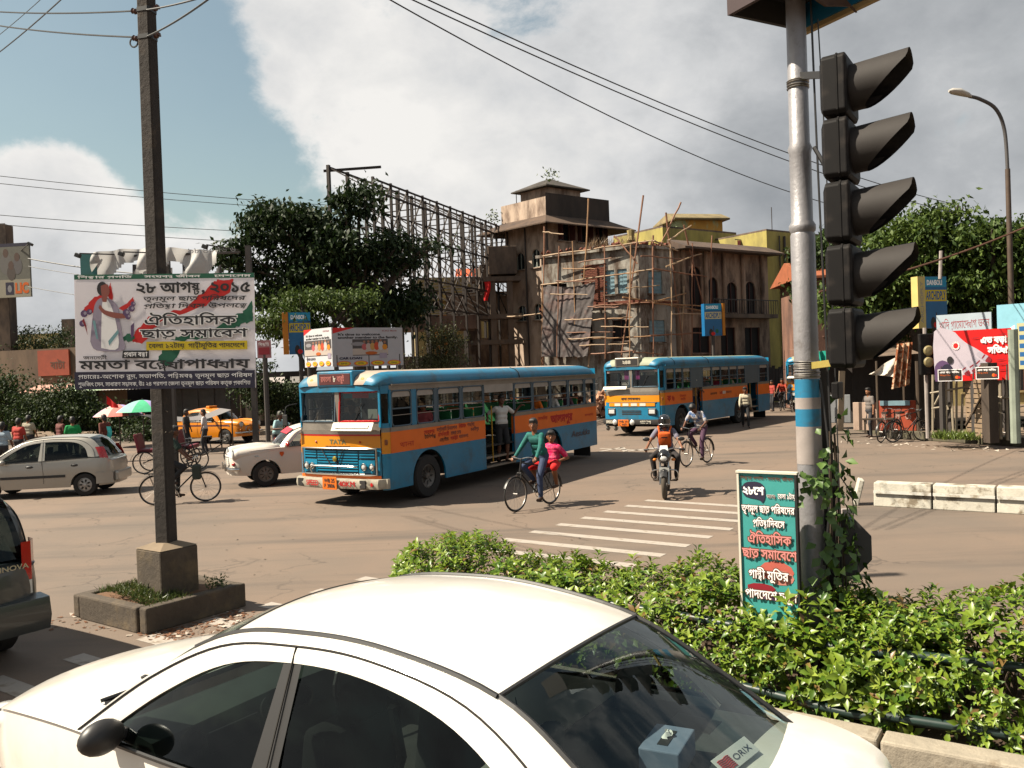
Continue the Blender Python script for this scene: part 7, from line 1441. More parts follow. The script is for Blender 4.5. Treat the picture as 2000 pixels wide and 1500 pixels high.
# ------------------------------------------------------------------ half-ruined house wrapped in bamboo scaffolding
SCN = P(1250, 600, 50); SCN = Vector((SCN.x, SCN.y)); dL2, dR2 = Vector((-.87, .49)), Vector((.82, .57))
def scaffold_house():
 r_ = thing('scaffolded_house', 'half-ruined pale house with blue shutters behind bamboo scaffolding', 'building', (0, 0, 0)); wl, wr = 6.4, 2.9; zz = lambda y: P(1250, y, 50).z; zT = zz(484)
 q = quadpoly(SCN, dL2, wl, dR2, wr); ML = bframe((q[3][0], q[3][1], 0), tuple(-dL2)); MR = bframe((q[0][0], q[0][1], 0), tuple(dR2))
 hl = [(4.25, 4.85, zz(570), zz(522)), (5.05, 5.65, zz(570), zz(522)), (2.35, 3.3, zz(665), zz(628)), (4.6, 5.7, zz(664), zz(622)), (.6, 1.7, zz(590), zz(540)), (.7, 1.9, zz(680), zz(640))]; hr = [(.75, 1.9, zz(572), zz(528)), (.7, 2.0, zz(668), zz(625))]
 facade(r_, ML, wl, zT, hl, M_PALEB); facade(r_, MR, wr, zT, hr, M_PALEB)
 for i, h in enumerate(hl): window(r_, ML, *h, 'closed' if i < 2 else 'void', M_SHUTB if i < 2 else M_SHUT, wall=M_PALEB)
 for i, h in enumerate(hr): window(r_, MR, *h, 'closed', M_SHUTB, wall=M_PALEB)
 mb = MB().quad((*q[1], 0), (*q[2], 0), (*q[2], zT), (*q[1], zT)).quad((*q[2], 0), (*q[3], 0), (*q[3], zT), (*q[2], zT)); mb.build('back_wall', M_BROWNB, r_)
 slab(MB(), quadpoly(SCN, dL2, wl, dR2, wr, .22), zT, zT+.18).build('cornice', M_PALEB, r_); slab(MB(), quadpoly(SCN, dL2, wl, dR2, wr, .14), zz(592), zz(585)).build('string_course', M_BRICK, r_); slab(MB(), quadpoly(SCN, dL2, wl, dR2, wr, -.1), zT+.1, zT+.25).build('roof_slab', M_CONCD, r_)
 # exposed brick area: single bricks standing proud of the plaster
 me = MB().box((0, 0, 0), (.29, .05, .085)).mesh('brick', M_BRICK)
 for row in range(22):
  for k in range(5):
   x = 2.85+k*.305+(.15 if row % 2 else 0)
   if row % 7 == 6 and k == 4: continue
   o = piece(me, 'brick', r_); o.matrix_local = ML @ Matrix.Translation((x, -.018+rnd.uniform(-.008, .008), zz(584)+row*.107))
 rb = MB(); rg = random.Random(5)                         # broken parapet rubble
 for k in range(46):
  t = rg.random(); p = Vector(q[3]).lerp(Vector(q[0]), t) if k % 3 else Vector(q[0]).lerp(Vector(q[1]), t); rb.box((p.x+rg.uniform(-.1, .2), p.y+rg.uniform(0, .4), zT+.22+rg.uniform(0, .16)), (rg.uniform(.1, .3), rg.uniform(.1, .25), rg.uniform(.06, .2)), rot=(rg.random(), rg.random(), rg.random()*3))
 o = rb.build('rubble', M_BRICK, r_); o['kind'] = 'stuff'
 c = Vector(q[0])+dL2*.8+dR2*.5; MB().lathe([(.22, 0), (.2, .3), (.26, .35), (.19, .6), (.24, .95), (.0, 1.0)], 8, TM((c.x, c.y, zT+.2))).build('chimney', M_TANB, r_)
 g = np.random.default_rng(8); n = 240; tb = g.random(n); B = np.stack([q[3][0]+(q[0][0]-q[3][0])*(.5+.5*tb), q[3][1]+(q[0][1]-q[3][1])*(.5+.5*tb)+.3, np.full(n, zT+.2)], 1); leaves_obj('dry_weed', r_, B, np.stack([g.normal(0, .3, n), g.normal(0, .3, n), np.ones(n)], 1), g.normal(0, 1, (n, 3)), g.uniform(.3, .9, n), .02, leafmat('dry_stalk', (.18, .12, .07), (.3, .2, .12)), quads=False)
scaffold_house()
# bamboo scaffolding: every pole a part
def scaffold():
 r_ = thing('bamboo_scaffold', 'lashed bamboo scaffolding in front of the ruined pale house', 'scaffold', (0, 0, 0)); M_BAM = [mat('bamboo_%d' % k, c, .7, var=.25, vscale=2) for k, c in enumerate(((.34, .20, .11), (.24, .12, .075), (.42, .30, .20)))]
 def pole(a, b, ya, yb, w=.055, k=None):
  p0, p1 = P(a[0], a[1], ya), P(b[0], b[1], yb); d = p1-p0; n = 7; pts = [p0+d*(i/n)+Vector((rnd.uniform(-.03, .03), 0, rnd.uniform(-.03, .03))) for i in range(n+1)]; MB().tube(pts, [w*(1.05-.3*i/n) for i in range(n+1)], 6).build('bamboo_pole', M_BAM[rnd.randrange(3) if k is None else k], r_, smooth=True)
 f = lambda x: 50-.9+ (1250-x)*.019 if x < 1250 else 50-.9+(x-1250)*.024
 for a, b in (((1063, 442), (1061, 716)), ((1149, 388), (1141, 546)), ((1256, 382), (1213, 700)), ((1275, 460), (1276, 700)), ((1300, 415), (1335, 690)), ((1335, 440), (1375, 600)), ((1060, 555), (1058, 715)), ((1336, 560), (1330, 690)), ((1153, 550), (1150, 716))): pole(a, b, f(a[0])-.2, f(b[0])-.2)
 for a, b in (((1060, 500), (1275, 470)), ((1057, 557), (1280, 525)), ((1160, 597), (1285, 590)), ((1155, 662), (1290, 655)), ((1150, 692), (1240, 685)), ((990, 619), (1056, 613)), ((1276, 470), (1325, 490)), ((1276, 525), (1380, 540)), ((1276, 592), (1370, 598)), ((1270, 655), (1370, 650)), ((1216, 580), (1400, 612)), ((1060, 453), (1100, 458)), ((1155, 625), (1235, 620)), ((1300, 520), (1370, 495)), ((1280, 590), (1340, 572)), ((1305, 470), (1350, 440))): pole(a, b, f(a[0])-.35, f(b[0])-.35, .05)
 for x in (1092, 1118, 1180, 1232, 1310, 1352, 1390): pole((x, rnd.uniform(455, 500)), (x+rnd.uniform(-6, 8), 700), f(x)-.5, f(x)-.5, .042)
 for k in range(16): x = rnd.uniform(1065, 1340); y = 500+k*12.5; pole((x, y), (x+rnd.uniform(45, 95), y+rnd.uniform(-9, 3)*(1 if x < 1230 else -.8)), f(x)-.6, f(x+70)-.6, .04)
 for a, b in (((1200, 460), (1245, 515)), ((1056, 612), (1115, 676)), ((1330, 395), (1290, 480))): pole(a, b, f(a[0])-.3, f(b[0])-.3, .05, 1)
 return r_
scaffold()
# dark tarpaulin hung from the scaffold: one rumpled sheet
tl, tr_, bl_, br_ = P(1061, 556, 52.4), P(1163, 550, 50.4), P(1057, 697, 52.3), P(1148, 697, 50.5)
from mathutils import noise as mnoise
def tarp(u, v):
 a = tl.lerp(tr_, u); b = bl_.lerp(br_, u); p = a.lerp(b, v); sag = .22*math.sin(math.pi*u)*(1-v)**2; n1 = mnoise.noise(Vector((u*4, v*1.6, 3))); n2 = mnoise.noise(Vector((u*13+v*5, v*6, 1))); n3 = mnoise.noise(Vector((u*30, v*26, 7)))
 return p+Vector((.10*n1, -.16*n1-.045*n2-.012*n3-.03*math.sin(u*40+n1*9)*(1-v)**2, -sag+.10*n2*v**4))
tag(MB().grid(tarp, 90, 80).build('tarpaulin', mat('grey_black_tarpaulin', (.075, .062, .06), .6, var=.25, vscale=2, col2=(.15, .10, .09), c2scale=.9), None, smooth='all'), 'rumpled dark grey tarpaulin hanging from the bamboo scaffold', 'tarpaulin')
# ------------------------------------------------------------------ brown arcaded house, yellow block, roof room
def arcade_house():
 r_ = thing('arcaded_house', 'brown soot-stained house with arched verandah and deep eave', 'building', (0, 0, 0)); c = Vector(SCN)+dR2*3.3; w = 8.4; M_ = bframe((c.x, c.y, 0), tuple(dR2)); zz = lambda y: P(1340, y, 52.5).z; zE = zz(486)
 holes = [(.9, 2.0, zz(605), zz(520)), (2.6, 3.5, zz(605), zz(540)), (4.3, 5.3, zz(610), zz(548)), (6.1, 7.1, zz(612), zz(545)), (1.0, 2.6, zz(690), zz(640)), (3.6, 5.0, zz(700), zz(640)), (5.9, 7.4, zz(700), zz(640))]
 facade(r_, M_, w, zE, holes, M_BROWNB, .5)
 for i, h in enumerate(holes): window(r_, M_, *h, 'void', M_SHUT, arch=i < 4, wall=M_BROWNB)
 ce = Vector(c); q = [tuple(ce), tuple(ce+dR2*w), tuple(ce+dR2*w+dL2*7), tuple(ce+dL2*7)]
 MB().quad((*q[1], 0), (*q[2], 0), (*q[2], zE), (*q[1], zE)).quad((*q[3], 0), (*q[0], 0), (*q[0], zE), (*q[3], zE)).build('side_wall', M_BROWNB, r_)
 n2 = Vector((dR2.y, -dR2.x)); a0, a1 = ce-dR2*.5+n2*1.1, ce+dR2*(w+.4)+n2*1.1; b0, b1 = ce-dR2*.5-n2*.4, ce+dR2*(w+.4)-n2*.4
 MB().add([(*a0, zE-.05), (*a1, zE-.05), (*b1, zE+.55), (*b0, zE+.55), (*a0, zE-.18), (*a1, zE-.18), (*b1, zE-.1), (*b0, zE-.1)], [(0, 1, 2, 3), (4, 7, 6, 5), (0, 4, 5, 1), (1, 5, 6, 2), (0, 3, 7, 4)]).build('eave', stained('brown_eave', (.11, .075, .055), (.05, .035, .03)), r_)
 for t in (.3, 2.3, 4.0, 5.8, 7.7): p = ce+dR2*t+n2*.12; MB().tube([(p.x, p.y, zz(612)), (p.x, p.y, zE-.1)], .14, 8).build('column', M_BROWNB, r_, smooth=True)
 p0, p1 = ce+dR2*2.2+n2*.75, ce+dR2*w+n2*.75; slab(MB(), [tuple(ce+dR2*2.2), tuple(p0), tuple(p1), tuple(ce+dR2*w)], zz(622), zz(614)).build('balcony_floor', M_CONCD, r_)
 for k in range(27): p = p0.lerp(p1, k/26); MB().tube([(p.x, p.y, zz(614)), (p.x, p.y, zz(586))], .022, 4).build('baluster', M_PIPEB, r_)
 MB().tube([(*p0, zz(586)), (*p1, zz(586))], .035, 5).build('handrail', M_PIPEB, r_)
 f0, f1 = ce+dR2*1.0+n2*1.6, ce+dR2*(w+1.0)+n2*1.6                # corrugated fence at street level
 for k in range(26): a, b = f0.lerp(f1, k/26), f0.lerp(f1, (k+.92)/26); MB().bar((*(a.lerp(b, .5)), 0.2), (*(a.lerp(b, .5)), 2.3+.1*(k % 3)), (b-a).length, .03, up=(n2.x, n2.y, 0)).build('fence_board', mat('dark_fence_board', (.045, .035, .03), .9, var=.3, vscale=4), r_)
arcade_house()
def yellow_block():
 r_ = thing('yellow_block', 'lime yellow apartment block with long sunshades and dark balconies', 'building', (0, 0, 0)); c = Vector(SCN)+dR2*11.9+Vector((0, .4)); w = 9.5; zz = lambda y: P(1520, y, 58.5).z; zT = zz(455)
 M_ = bframe((c.x, c.y, 0), tuple(dR2)); holes = [(2.2, 7.5, zz(545), zz(497)), (2.3, 7.5, zz(620), zz(572)), (2.4, 7.5, zz(690), zz(646)), (2.6, 7.5, .2, zz(715))]
 facade(r_, M_, w, zT, holes, M_YELB, .9)
 for h in holes:
  MB().quad((h[0], .85, h[2]), (h[1], .85, h[2]), (h[1], .85, h[3]), (h[0], .85, h[3]), M=M_).build('balcony_recess', M_VOID, r_); MB().box(((h[0]+h[1])/2, .1, h[2]+.5), (h[1]-h[0], .1, .9), M=M_).build('balcony_front', M_YELB, r_); MB().box(((h[0]+h[1])/2-.2, -.35, h[3]+.12), (h[1]-h[0]+.7, .8, .14), M=M_).build('sunshade', stained('cream_sunshade', (.42, .33, .17), (.25, .19, .1)), r_)  # back of each recess coloured near-black for the shade inside it
  for x in (h[0]+1.3, h[0]+2.9): window(r_, M_ @ Matrix.Translation((0, .7, 0)), x, x+.9, h[2]+1.0, h[3]-.2, 'void', M_SHUT, wall=M_YELB)
 nd = Vector((-dR2.y, dR2.x)); q = [tuple(c), tuple(c+dR2*w), tuple(c+dR2*w+nd*9), tuple(c+nd*9)]
 MB().quad((*q[3], 0), (*q[0], 0), (*q[0], zT), (*q[3], zT)).quad((*q[1], 0), (*q[2], 0), (*q[2], zT), (*q[1], zT)).build('side_wall', M_YELB, r_); slab(MB(), [tuple(Vector(p)) for p in q], zT-.02, zT+.1).build('roof_slab', M_CONCD, r_)
 c3 = Vector(c)-dR2*5.2+nd*4.5; q3 = [tuple(c3), tuple(c3+dR2*7.5), tuple(c3+dR2*7.5+nd*5), tuple(c3+nd*5)]; z3 = P(1400, 458, 62).z
 for k in range(4): a, b = q3[k], q3[(k+1) % 4]; MB().quad((*a, 0), (*b, 0), (*b, z3), (*a, z3)).build('rear_wing_wall', M_YELB, r_)
 slab(MB(), q3, z3, z3+.12).build('roof_slab', M_CONCD, r_)
 for t in (1.2, 1.75): MB().tube([tuple(M_ @ Vector((t, -.1, 0))), tuple(M_ @ Vector((t, -.1, zT-.3)))], .08 if t > 1.5 else .05, 6).build('drain_pipe', M_PIPEB, r_)
 MB().box((2.2, -.3, zz(705)), (.95, .4, .7), M=M_).build('air_conditioner', mat('grey_cabinet', (.30, .28, .25), .7, var=.15), r_, bevel=.03); MB().lathe([(.24, 0), (.24, .02), (.0, .02)], 14, M_ @ TM((2.2, -.5, zz(705)), (R(90), 0, 0))).build('fan_grille', M_CONCD, r_)
 MB().tube([(*(c+dR2*.6), zT), (*(c+dR2*.6), zT+1.6)], .03, 5).build('aerial', M_PIPEB, r_)
yellow_block()
def roof_room():
 a = P(1322, 450, 66); r_ = thing('roof_room', 'green and yellow stair room rising on a roof behind', 'building', (a.x, a.y, 0), R(14)); z0, z1 = 8.5, P(1322, 430, 66).z; w, d = 3.9, 3.2
 MB().box((w/2, d/2, (z0+z1)/2-2), (w, d, z1-z0+4)).build('wall', stained('pale_green_plaster', (.36, .42, .26), (.5, .3, .1), .7, .5, .56), r_); MB().add([(-.4, -.5, z1), (w+.4, -.5, z1), (w+.4, d+.4, z1), (-.4, d+.4, z1), (-.4, -.5, z1+.12), (w+.4, -.5, z1+.12), (w+.6, d*.4, z1+.75), (-.2, d*.4, z1+.75), (w+.4, d+.4, z1+.1), (-.4, d+.4, z1+.1)], [(0, 3, 2, 1), (0, 1, 5, 4), (4, 5, 6, 7), (7, 6, 8, 9), (1, 2, 8, 6, 5), (0, 4, 7, 9, 3)]).build('roof', stained('tan_roof', (.25, .2, .11), (.1, .08, .05)), r_)
 a = P(1440, 470, 60); r2 = thing('roof_shed', 'dark roof shed with laundry beside the yellow block', 'building', (a.x, a.y, 0), R(30)); MB().box((1.7, 1.5, 10.0), (3.4, 3, 3.0)).build('wall', M_BROWNB, r2); MB().add([(-.3, -.4, 11.4), (3.8, -.4, 11.4), (3.8, 3.3, 11.9), (-.3, 3.3, 11.9), (-.3, -.4, 11.5), (3.8, -.4, 11.5), (3.8, 3.3, 12.0), (-.3, 3.3, 12.0)], [(0, 3, 2, 1), (4, 5, 6, 7), (0, 1, 5, 4), (1, 2, 6, 5), (3, 0, 4, 7)]).build('roof', M_CONCD, r2)
 for k, c in enumerate(((.5, .18, .15), (.55, .3, .25), (.45, .12, .1))): MB().grid(lambda u, v: (-.9+k*.5+.42*u, -.9+.05*math.sin(u*9), 10.2+1.0*v), 6, 4).build('laundry', cloth('laundry_%d' % k, c), r2, smooth=True)
 MB().bar((-1.1, -.88, 11.25), (1.2, -.88, 11.25), .05).build('laundry_pole', M_PIPEB, r2)
roof_room()
# concrete frame to the left of the tower
def concrete_frame():
 a = P(957, 600, 56.5); r_ = thing('concrete_frame', 'dark unfinished concrete frame left of the tower house', 'building', (a.x, a.y, 0), R(6)); zz = lambda y: P(980, y, 56.5).z
 MB().box((.95, 1.5, (zz(480)+zz(535))/2), (1.9, 3, zz(480)-zz(535))).build('tank_block', M_CONCD, r_, bevel=.03); MB().box((-.2, 1.5, (zz(515)+zz(560))/2), (.7, 2.6, zz(515)-zz(560))).build('lower_block', M_CONCD, r_)
 for x in (.2, 1.35): MB().box((x, 0, zz(540)/2), (.38, .4, zz(540))).build('column', M_CONCD, r_)
 for y in (618, 668, 545): MB().box((.4, .4, zz(y)), (3.4, 1.4, .3)).build('beam', M_CONCD, r_)
 facade(r_, TM((-2.8, 3.2, 0)), 5.4, zz(560), [(.5, 1.5, zz(655), zz(620)), (2.4, 3.4, zz(655), zz(620))], M_BROWNB)
 MB().box((-3.6, .4, zz(628)), (5.2, 2.6, .9)).build('balcony', stained('pink_stained_plaster', (.20, .13, .10), (.08, .05, .04)), r_); MB().box((-3.6, .8, zz(690)/2), (5.0, 2.0, zz(690))).build('ground_floor', M_CONCD, r_)
 for x in (-5.8, -4.2, -2.4): MB().box((x, -.7, zz(660)), (.2, .2, 2.4)).build('post', M_CONCD, r_)
 MB().grid(lambda u, v: (-.35+.42*u*(1-.4*v)+.06*math.sin(v*5), -.3+.05*math.sin(u*6+v*3), zz(550)-1.25*v), 6, 8).build('red_flag', cloth('red_flag', (.55, .03, .03)), r_, smooth=True)
concrete_frame()
def orange_house():
 a = P(812, 600, 68); r_ = thing('orange_house', 'orange and yellow house seen through the steel hoarding frame', 'building', (a.x, a.y, 0), R(10)); zz = lambda y: P(880, y, 68).z; zT = zz(540); hs = [(.8, 1.8, zz(600), zz(565)), (4.0, 5.0, zz(600), zz(560)), (.8, 1.8, zz(680), zz(640)), (3.8, 4.8, zz(680), zz(640))]
 facade(r_, TM(), 6.4, zT, hs, M_TANB)
 for h in hs: window(r_, TM(), *h, 'void', M_SHUT, wall=M_TANB)
 MB().box((3.2, 4, zT/2), (6.3, 7.6, zT-.1)).build('core', M_TANB, r_); MB().box((2.6, -.3, (zz(615)+zz(640))/2), (2.2, .7, zz(615)-zz(640))).build('orange_balcony', M_ORB, r_); MB().box((1.9, -.06, zz(660)), (1.0, .1, 3.4)).build('orange_panel', M_ORB, r_)
 MB().add([(3.2, -.4, zT), (6.8, -.4, zT), (6.4, 2, zT+.9), (3.6, 2, zT+.9)], [(0, 1, 2, 3)]).build('tarpaulin_roof', cloth('orange_tarpaulin', (.55, .12, .06)), r_); MB().box((3.2, -.2, zz(585)), (6.6, .6, .15)).build('sunshade', M_TANB, r_)
orange_house()
# ------------------------------------------------------------------ left side buildings
def left_buildings():
 a = P(-90, 700, 52); b = P(118, 700, 50); r_ = thing('brown_shop_row', 'low brown shop row with a red fascia behind the left pavement', 'building', (a.x, a.y, 0), math.atan2(b.y-a.y, b.x-a.x)); L_ = (b-a).length; zt = P(60, 690, 51).z+.2
 facade(r_, TM(), L_+4.5, zt, [(.6, 2.6, .2, 2.5), (3.2, 5.4, .2, 2.5), (6.0, 8.0, .2, 2.5), (8.5, 10.4, .2, 2.5)], stained('drab_brown_wall', (.17, .12, .085), (.10, .07, .05)))
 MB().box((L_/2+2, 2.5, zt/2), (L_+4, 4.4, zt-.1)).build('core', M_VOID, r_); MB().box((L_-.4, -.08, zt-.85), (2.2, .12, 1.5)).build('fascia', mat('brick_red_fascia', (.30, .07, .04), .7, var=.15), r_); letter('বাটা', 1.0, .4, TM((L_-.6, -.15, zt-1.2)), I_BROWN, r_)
 for k, (x, c) in enumerate(((L_-.2, (.55, .33, .27)), (L_+2.6, (.40, .5, .34)), (L_+5.4, (.5, .46, .42)))): MB().grid(lambda u, v: (x-1.4+2.8*u, -.05-1.5*v, 2.95-.42*v+.015*math.sin(u*80)), 40, 3).build('awning', mat('awning_%d' % k, c, .7, var=.15), r_)
 a = P(-140, 700, 60); r2 = thing('dark_tower_block', 'dark tall block carrying the family hoarding at the left edge', 'building', (a.x, a.y, 0)); w = P(22, 700, 60).x-a.x; z2 = P(10, 436, 60).z
 facade(r2, TM(), w, z2, [(1.0, 2.2, 9, 10.5), (3, 4.2, 9, 10.5), (1.0, 2.2, 6, 7.5), (3, 4.2, 6, 7.5)], M_CONCD); MB().box((w/2, .5, z2/2), (w-.02, .9, z2-.1)).build('core', M_CONCD, r2)
 a = P(28, 700, 85); r3 = thing('far_beige_block', 'distant beige flat-roofed block between hoarding and banner', 'building', (a.x, a.y, 0)); w = P(118, 700, 85).x-a.x; z3 = P(70, 652, 85).z; facade(r3, TM(), w, z3, [(.6, 1.6, 2.5, 4), (2.4, 3.2, 2.5, 4)], M_TANB); MB().box((w/2, 3, z3/2), (w-.02, 5.8, z3-.1)).build('core', M_TANB, r3); MB().box((w+.6, 2, z3/2+.7), (1.2, 3, z3+1.4)).build('stair_tower', M_CONCD, r3)
 a = P(470, 780, 47); r4 = thing('roadside_shacks', 'row of dark roadside shacks under the big tree', 'building', (a.x, a.y, .2), R(12)); MB().box((4.2, 1.6, 1.5), (9.5, 2.6, 3.0)).build('wall', stained('dark_shack', (.055, .045, .04), (.03, .025, .022)), r4)
 for k in range(3): MB().add([(.0+k*2.7, -.9, 2.35), (2.4+k*2.7, -.9, 2.35), (2.4+k*2.7, .6, 2.8), (.0+k*2.7, .6, 2.8)], [(0, 1, 2, 3)]).build('awning', mat('shack_awning_%d' % k, ((.42, .38, .36), (.2, .19, .18), (.36, .35, .33))[k], .8, var=.2), r4); MB().quad((.2+k*2.7, .28, .3), (2.0+k*2.7, .28, .3), (2.0+k*2.7, .28, 2.2), (.2+k*2.7, .28, 2.2)).build('shop_front', (M_PALEB, mat('dark_blue_shop', (.015, .025, .06), .8, var=.2), M_BROWNB)[k], r4)
 for k in range(4): MB().tube([(.1+k*2.6, -.9, 0), (.1+k*2.6, -.9, 2.4)], .05, 6).build('post', M_TWIG, r4)
 a = P(325, 770, 50); r5 = thing('grey_kiosk', 'grey shuttered kiosk with corrugated roof behind the umbrellas', 'building', (a.x, a.y, .2), 0); MB().box((1.6, 1.2, 1.3), (4.8, 2.2, 2.6)).build('wall', stained('grey_kiosk_wall', (.16, .14, .13), (.09, .08, .07)), r5); MB().add([(-1.2, -1.1, 2.5), (4.4, -1.1, 2.5), (4.4, 2.4, 3.0), (-1.2, 2.4, 3.0)], [(0, 1, 2, 3)]).build('roof', mat('pale_sheet_roof', (.45, .43, .40), .6, var=.2), r5)
 for k in range(5): MB().box((-.5+k*.95, .07, 1.2), (.85, .04, 2.0)).build('shutter_panel', mat('kiosk_shutter', (.12, .11, .10), .7, var=.2), r5)
left_buildings()
# ------------------------------------------------------------------ trees
M_BARK = mat('dark_bark', (.06, .045, .035), .95, var=.3, vscale=4, bump=.7, bscale=12, stretch=(1, 1, .3))
def tree(label, base, trunk_h, blobs, n, leaf=(.16, .28), col=((.012, .028, .008), (.035, .062, .014)), seed=1, trunk_r=.25, droop=.5, name='broadleaf_tree', clump=.55, quads=False, tl=.22):
 """crown = leaves gathered in many clumps through several uneven volumes; limbs reach into the volumes"""
 g = np.random.default_rng(seed); base = Vector(base); root = thing(name, label, 'tree', base); rel = [(Vector(c)-base, r_) for c, r_ in blobs]; lim = list(rel)
 for c, r_ in lim:
  for j in range(5): e = g.normal(0, 1, 3); e[2] = e[2]*.8+.2; e /= np.linalg.norm(e); k = g.uniform(.25, .45); rel.append((c+Vector([e[i]*r_[i]*.95 for i in range(3)]), tuple(x*k for x in r_)))
 rel = [(c, tuple(x*.86 for x in r_)) for c, r_ in rel]
 tot = sum(r_[0]*r_[1]*r_[2] for _, r_ in rel); Bs = [];
 for c, r_ in rel:
  k = int(n*r_[0]*r_[1]*r_[2]/tot); nc = max(10, k//70); d = g.normal(0, 1, (nc, 3)); d /= np.linalg.norm(d, axis=1)[:, None]; rad = g.uniform(.35, 1.06, nc)**.6
  cen = np.array(c)+d*rad[:, None]*np.array(r_); who = g.integers(0, nc, k); cl = np.clip(g.normal(0, 1, (k, 3)), -1.7, 1.7)*np.array([clump, clump, clump*.5])*.75*(.6+.8*g.random(nc))[who][:, None]; Bs.append(cen[who]+cl)
 B = np.concatenate(Bs); k = len(B); D = g.normal(0, .75, (k, 3)); D[:, 2] -= droop; U = g.normal(0, .45, (k, 3)); U[:, 2] += 1
 L_ = g.uniform(*leaf, k); o = leaves_obj('crown', root, B, D, U, L_, L_*.48, leafmat('leaf_'+label[:24], *col, .62, tl), quads=quads)
 top = Vector((g.normal(0, .15), g.normal(0, .15), trunk_h)); MB().tube(cr([(0, 0, -.1), (.1, .05, trunk_h*.4), top], 5), [trunk_r*(1.35-.75*i/10) for i in range(11)], 9).build('trunk', M_BARK, root, smooth=True)
 for c, r_ in lim:
  for j in range(3):
   e = c+Vector((g.normal(0, .4)*r_[0], g.normal(0, .4)*r_[1], g.normal(0, .35)*r_[2])); m = top.lerp(e, .5)+Vector((0, 0, .35)); MB().tube(cr([top-Vector((0, 0, .3+.2*j)), m, e], 5), [trunk_r*.55*(1-.085*i) for i in range(11)], 6).build('limb', M_BARK, root, smooth=True)
 return root
def bl(px, py, Y, rx, ry, rz): p = P(px, py, Y); return (tuple(p), (rx, ry, rz))
b0 = P(705, 800, 41)
tree('large dark spreading tree between the banner and the steel frame', (b0.x, b0.y, .2), 5.2, [bl(560, 450, 41, 2.5, 2.0, 1.25), bl(490, 505, 41, 1.5, 1.5, .95), bl(695, 400, 41, 1.25, 1.2, 1.0), bl(640, 520, 41, 2.3, 2.2, 1.5), bl(770, 495, 41.5, 1.9, 1.6, 1.0), bl(735, 600, 42, 1.9, 1.8, 1.5), bl(560, 580, 41.5, 1.8, 1.6, 1.2), bl(840, 480, 42, .55, .8, .45), bl(800, 600, 42, .9, 1, 1.3), bl(520, 420, 41, .9, .9, .55)], 25000, (.20, .38), ((.008, .019, .006), (.026, .046, .011)), seed=11, trunk_r=.4)
b0 = P(620, 800, 36)
tree('small bright leafy tree in front of the large dark one', (b0.x, b0.y, .2), 3.2, [bl(610, 585, 36.5, 1.7, 1.2, .5), bl(545, 630, 36.5, 1.2, 1.0, .7), bl(690, 585, 37, .9, .9, .45), bl(600, 650, 37, 1.4, 1, .8)], 7000, (.14, .26), ((.025, .05, .008), (.075, .11, .02)), 12, .16)
b0 = P(855, 820, 44); tree('feathery pale shrub tree below the steel frame', (b0.x, b0.y, .2), 1.6, [bl(870, 680, 44, .9, .8, 1.3), bl(840, 720, 44, 1.0, .8, .8)], 4500, (.10, .2), ((.04, .045, .015), (.10, .10, .04)), 13, .1)
b0 = P(1800, 800, 31)
tree('leafy tree behind the yellow book-shaped sign on the right', (b0.x, b0.y, .24), 4.0, [bl(1770, 470, 31, 1.4, 1.3, .85), bl(1830, 430, 31, .9, .9, .5), bl(1720, 540, 31, 1.3, 1.2, .8), bl(1830, 540, 31.5, 1.9, 1.4, 1.0), bl(1880, 405, 31, .35, .4, .2), bl(1700, 600, 31.5, 1.4, 1.2, .8), bl(1780, 610, 32, 1.7, 1.2, .9), bl(1640, 590, 33, .9, 1, .7), bl(1860, 620, 32, 1.2, 1, .8)], 27000, (.15, .30), ((.025, .052, .008), (.085, .125, .02)), 14, .28)
b0 = P(1940, 800, 30)
tree('leafy tree behind the red hoarding at the right edge', (b0.x, b0.y, .24), 4.0, [bl(1930, 470, 30, 1.3, 1.2, .8), bl(2010, 510, 30, 1.4, 1.3, 1.3), bl(1900, 560, 30.5, 1.4, 1.2, .9), bl(1975, 600, 30.5, 1.5, 1.2, .9), bl(1890, 470, 30, .6, .7, .5), bl(1920, 640, 31, 1.6, 1, .8)], 24000, (.15, .30), ((.022, .048, .008), (.08, .12, .02)), 15, .28)
b0 = P(1612, 800, 46); tree('tree showing between the silver pole and the signal', (b0.x, b0.y, .24), 4.5, [bl(1612, 500, 46, 1.3, 1.3, 1.1), bl(1600, 560, 46, 1.1, 1.1, .8), bl(1650, 460, 47, 1.2, 1.2, .7)], 9000, (.2, .36), ((.015, .035, .008), (.045, .075, .015)), 16, .25)
for i, (px, py, Y, rx, rz, l) in enumerate(((70, 668, 62, 3.2, 1.0, 'low dark trees beyond the brown shop row'), (-10, 770, 44, 1.6, 1.4, 'dark bushy tree at the left edge behind the hatchback'), (110, 805, 42.5, 1.4, .75, 'round bush beside the left pavement stalls'), (130, 775, 43.5, 1.1, .9, 'palm-like dark bush under the red fascia'), (60, 800, 43, 1.2, .9, 'shaggy dark bush left of the pavement stalls'), (205, 815, 43, 1.3, .6, 'low bush behind the umbrellas'), (300, 840, 42, 1.2, .5, 'low planter bush right of the umbrellas'), (495, 745, 44, 1.2, 1.3, 'dark tree crowding the banner edge'), (560, 780, 45, 1.6, 1.2, 'dark bush behind the white saloon'))):
 b0 = P(px, 850, Y); tree(l, (b0.x, b0.y, .2), max(.5, P(px, py, Y).z-.6), [bl(px, py, Y, rx, rx*.8, rz), bl(px+12, py+12, Y, rx*.7, rx*.6, rz*.8)], 3200, (.12, .25), ((.012, .026, .007), (.04, .06, .014)), 30+i, .1, name='bush' if i else 'broadleaf_tree')
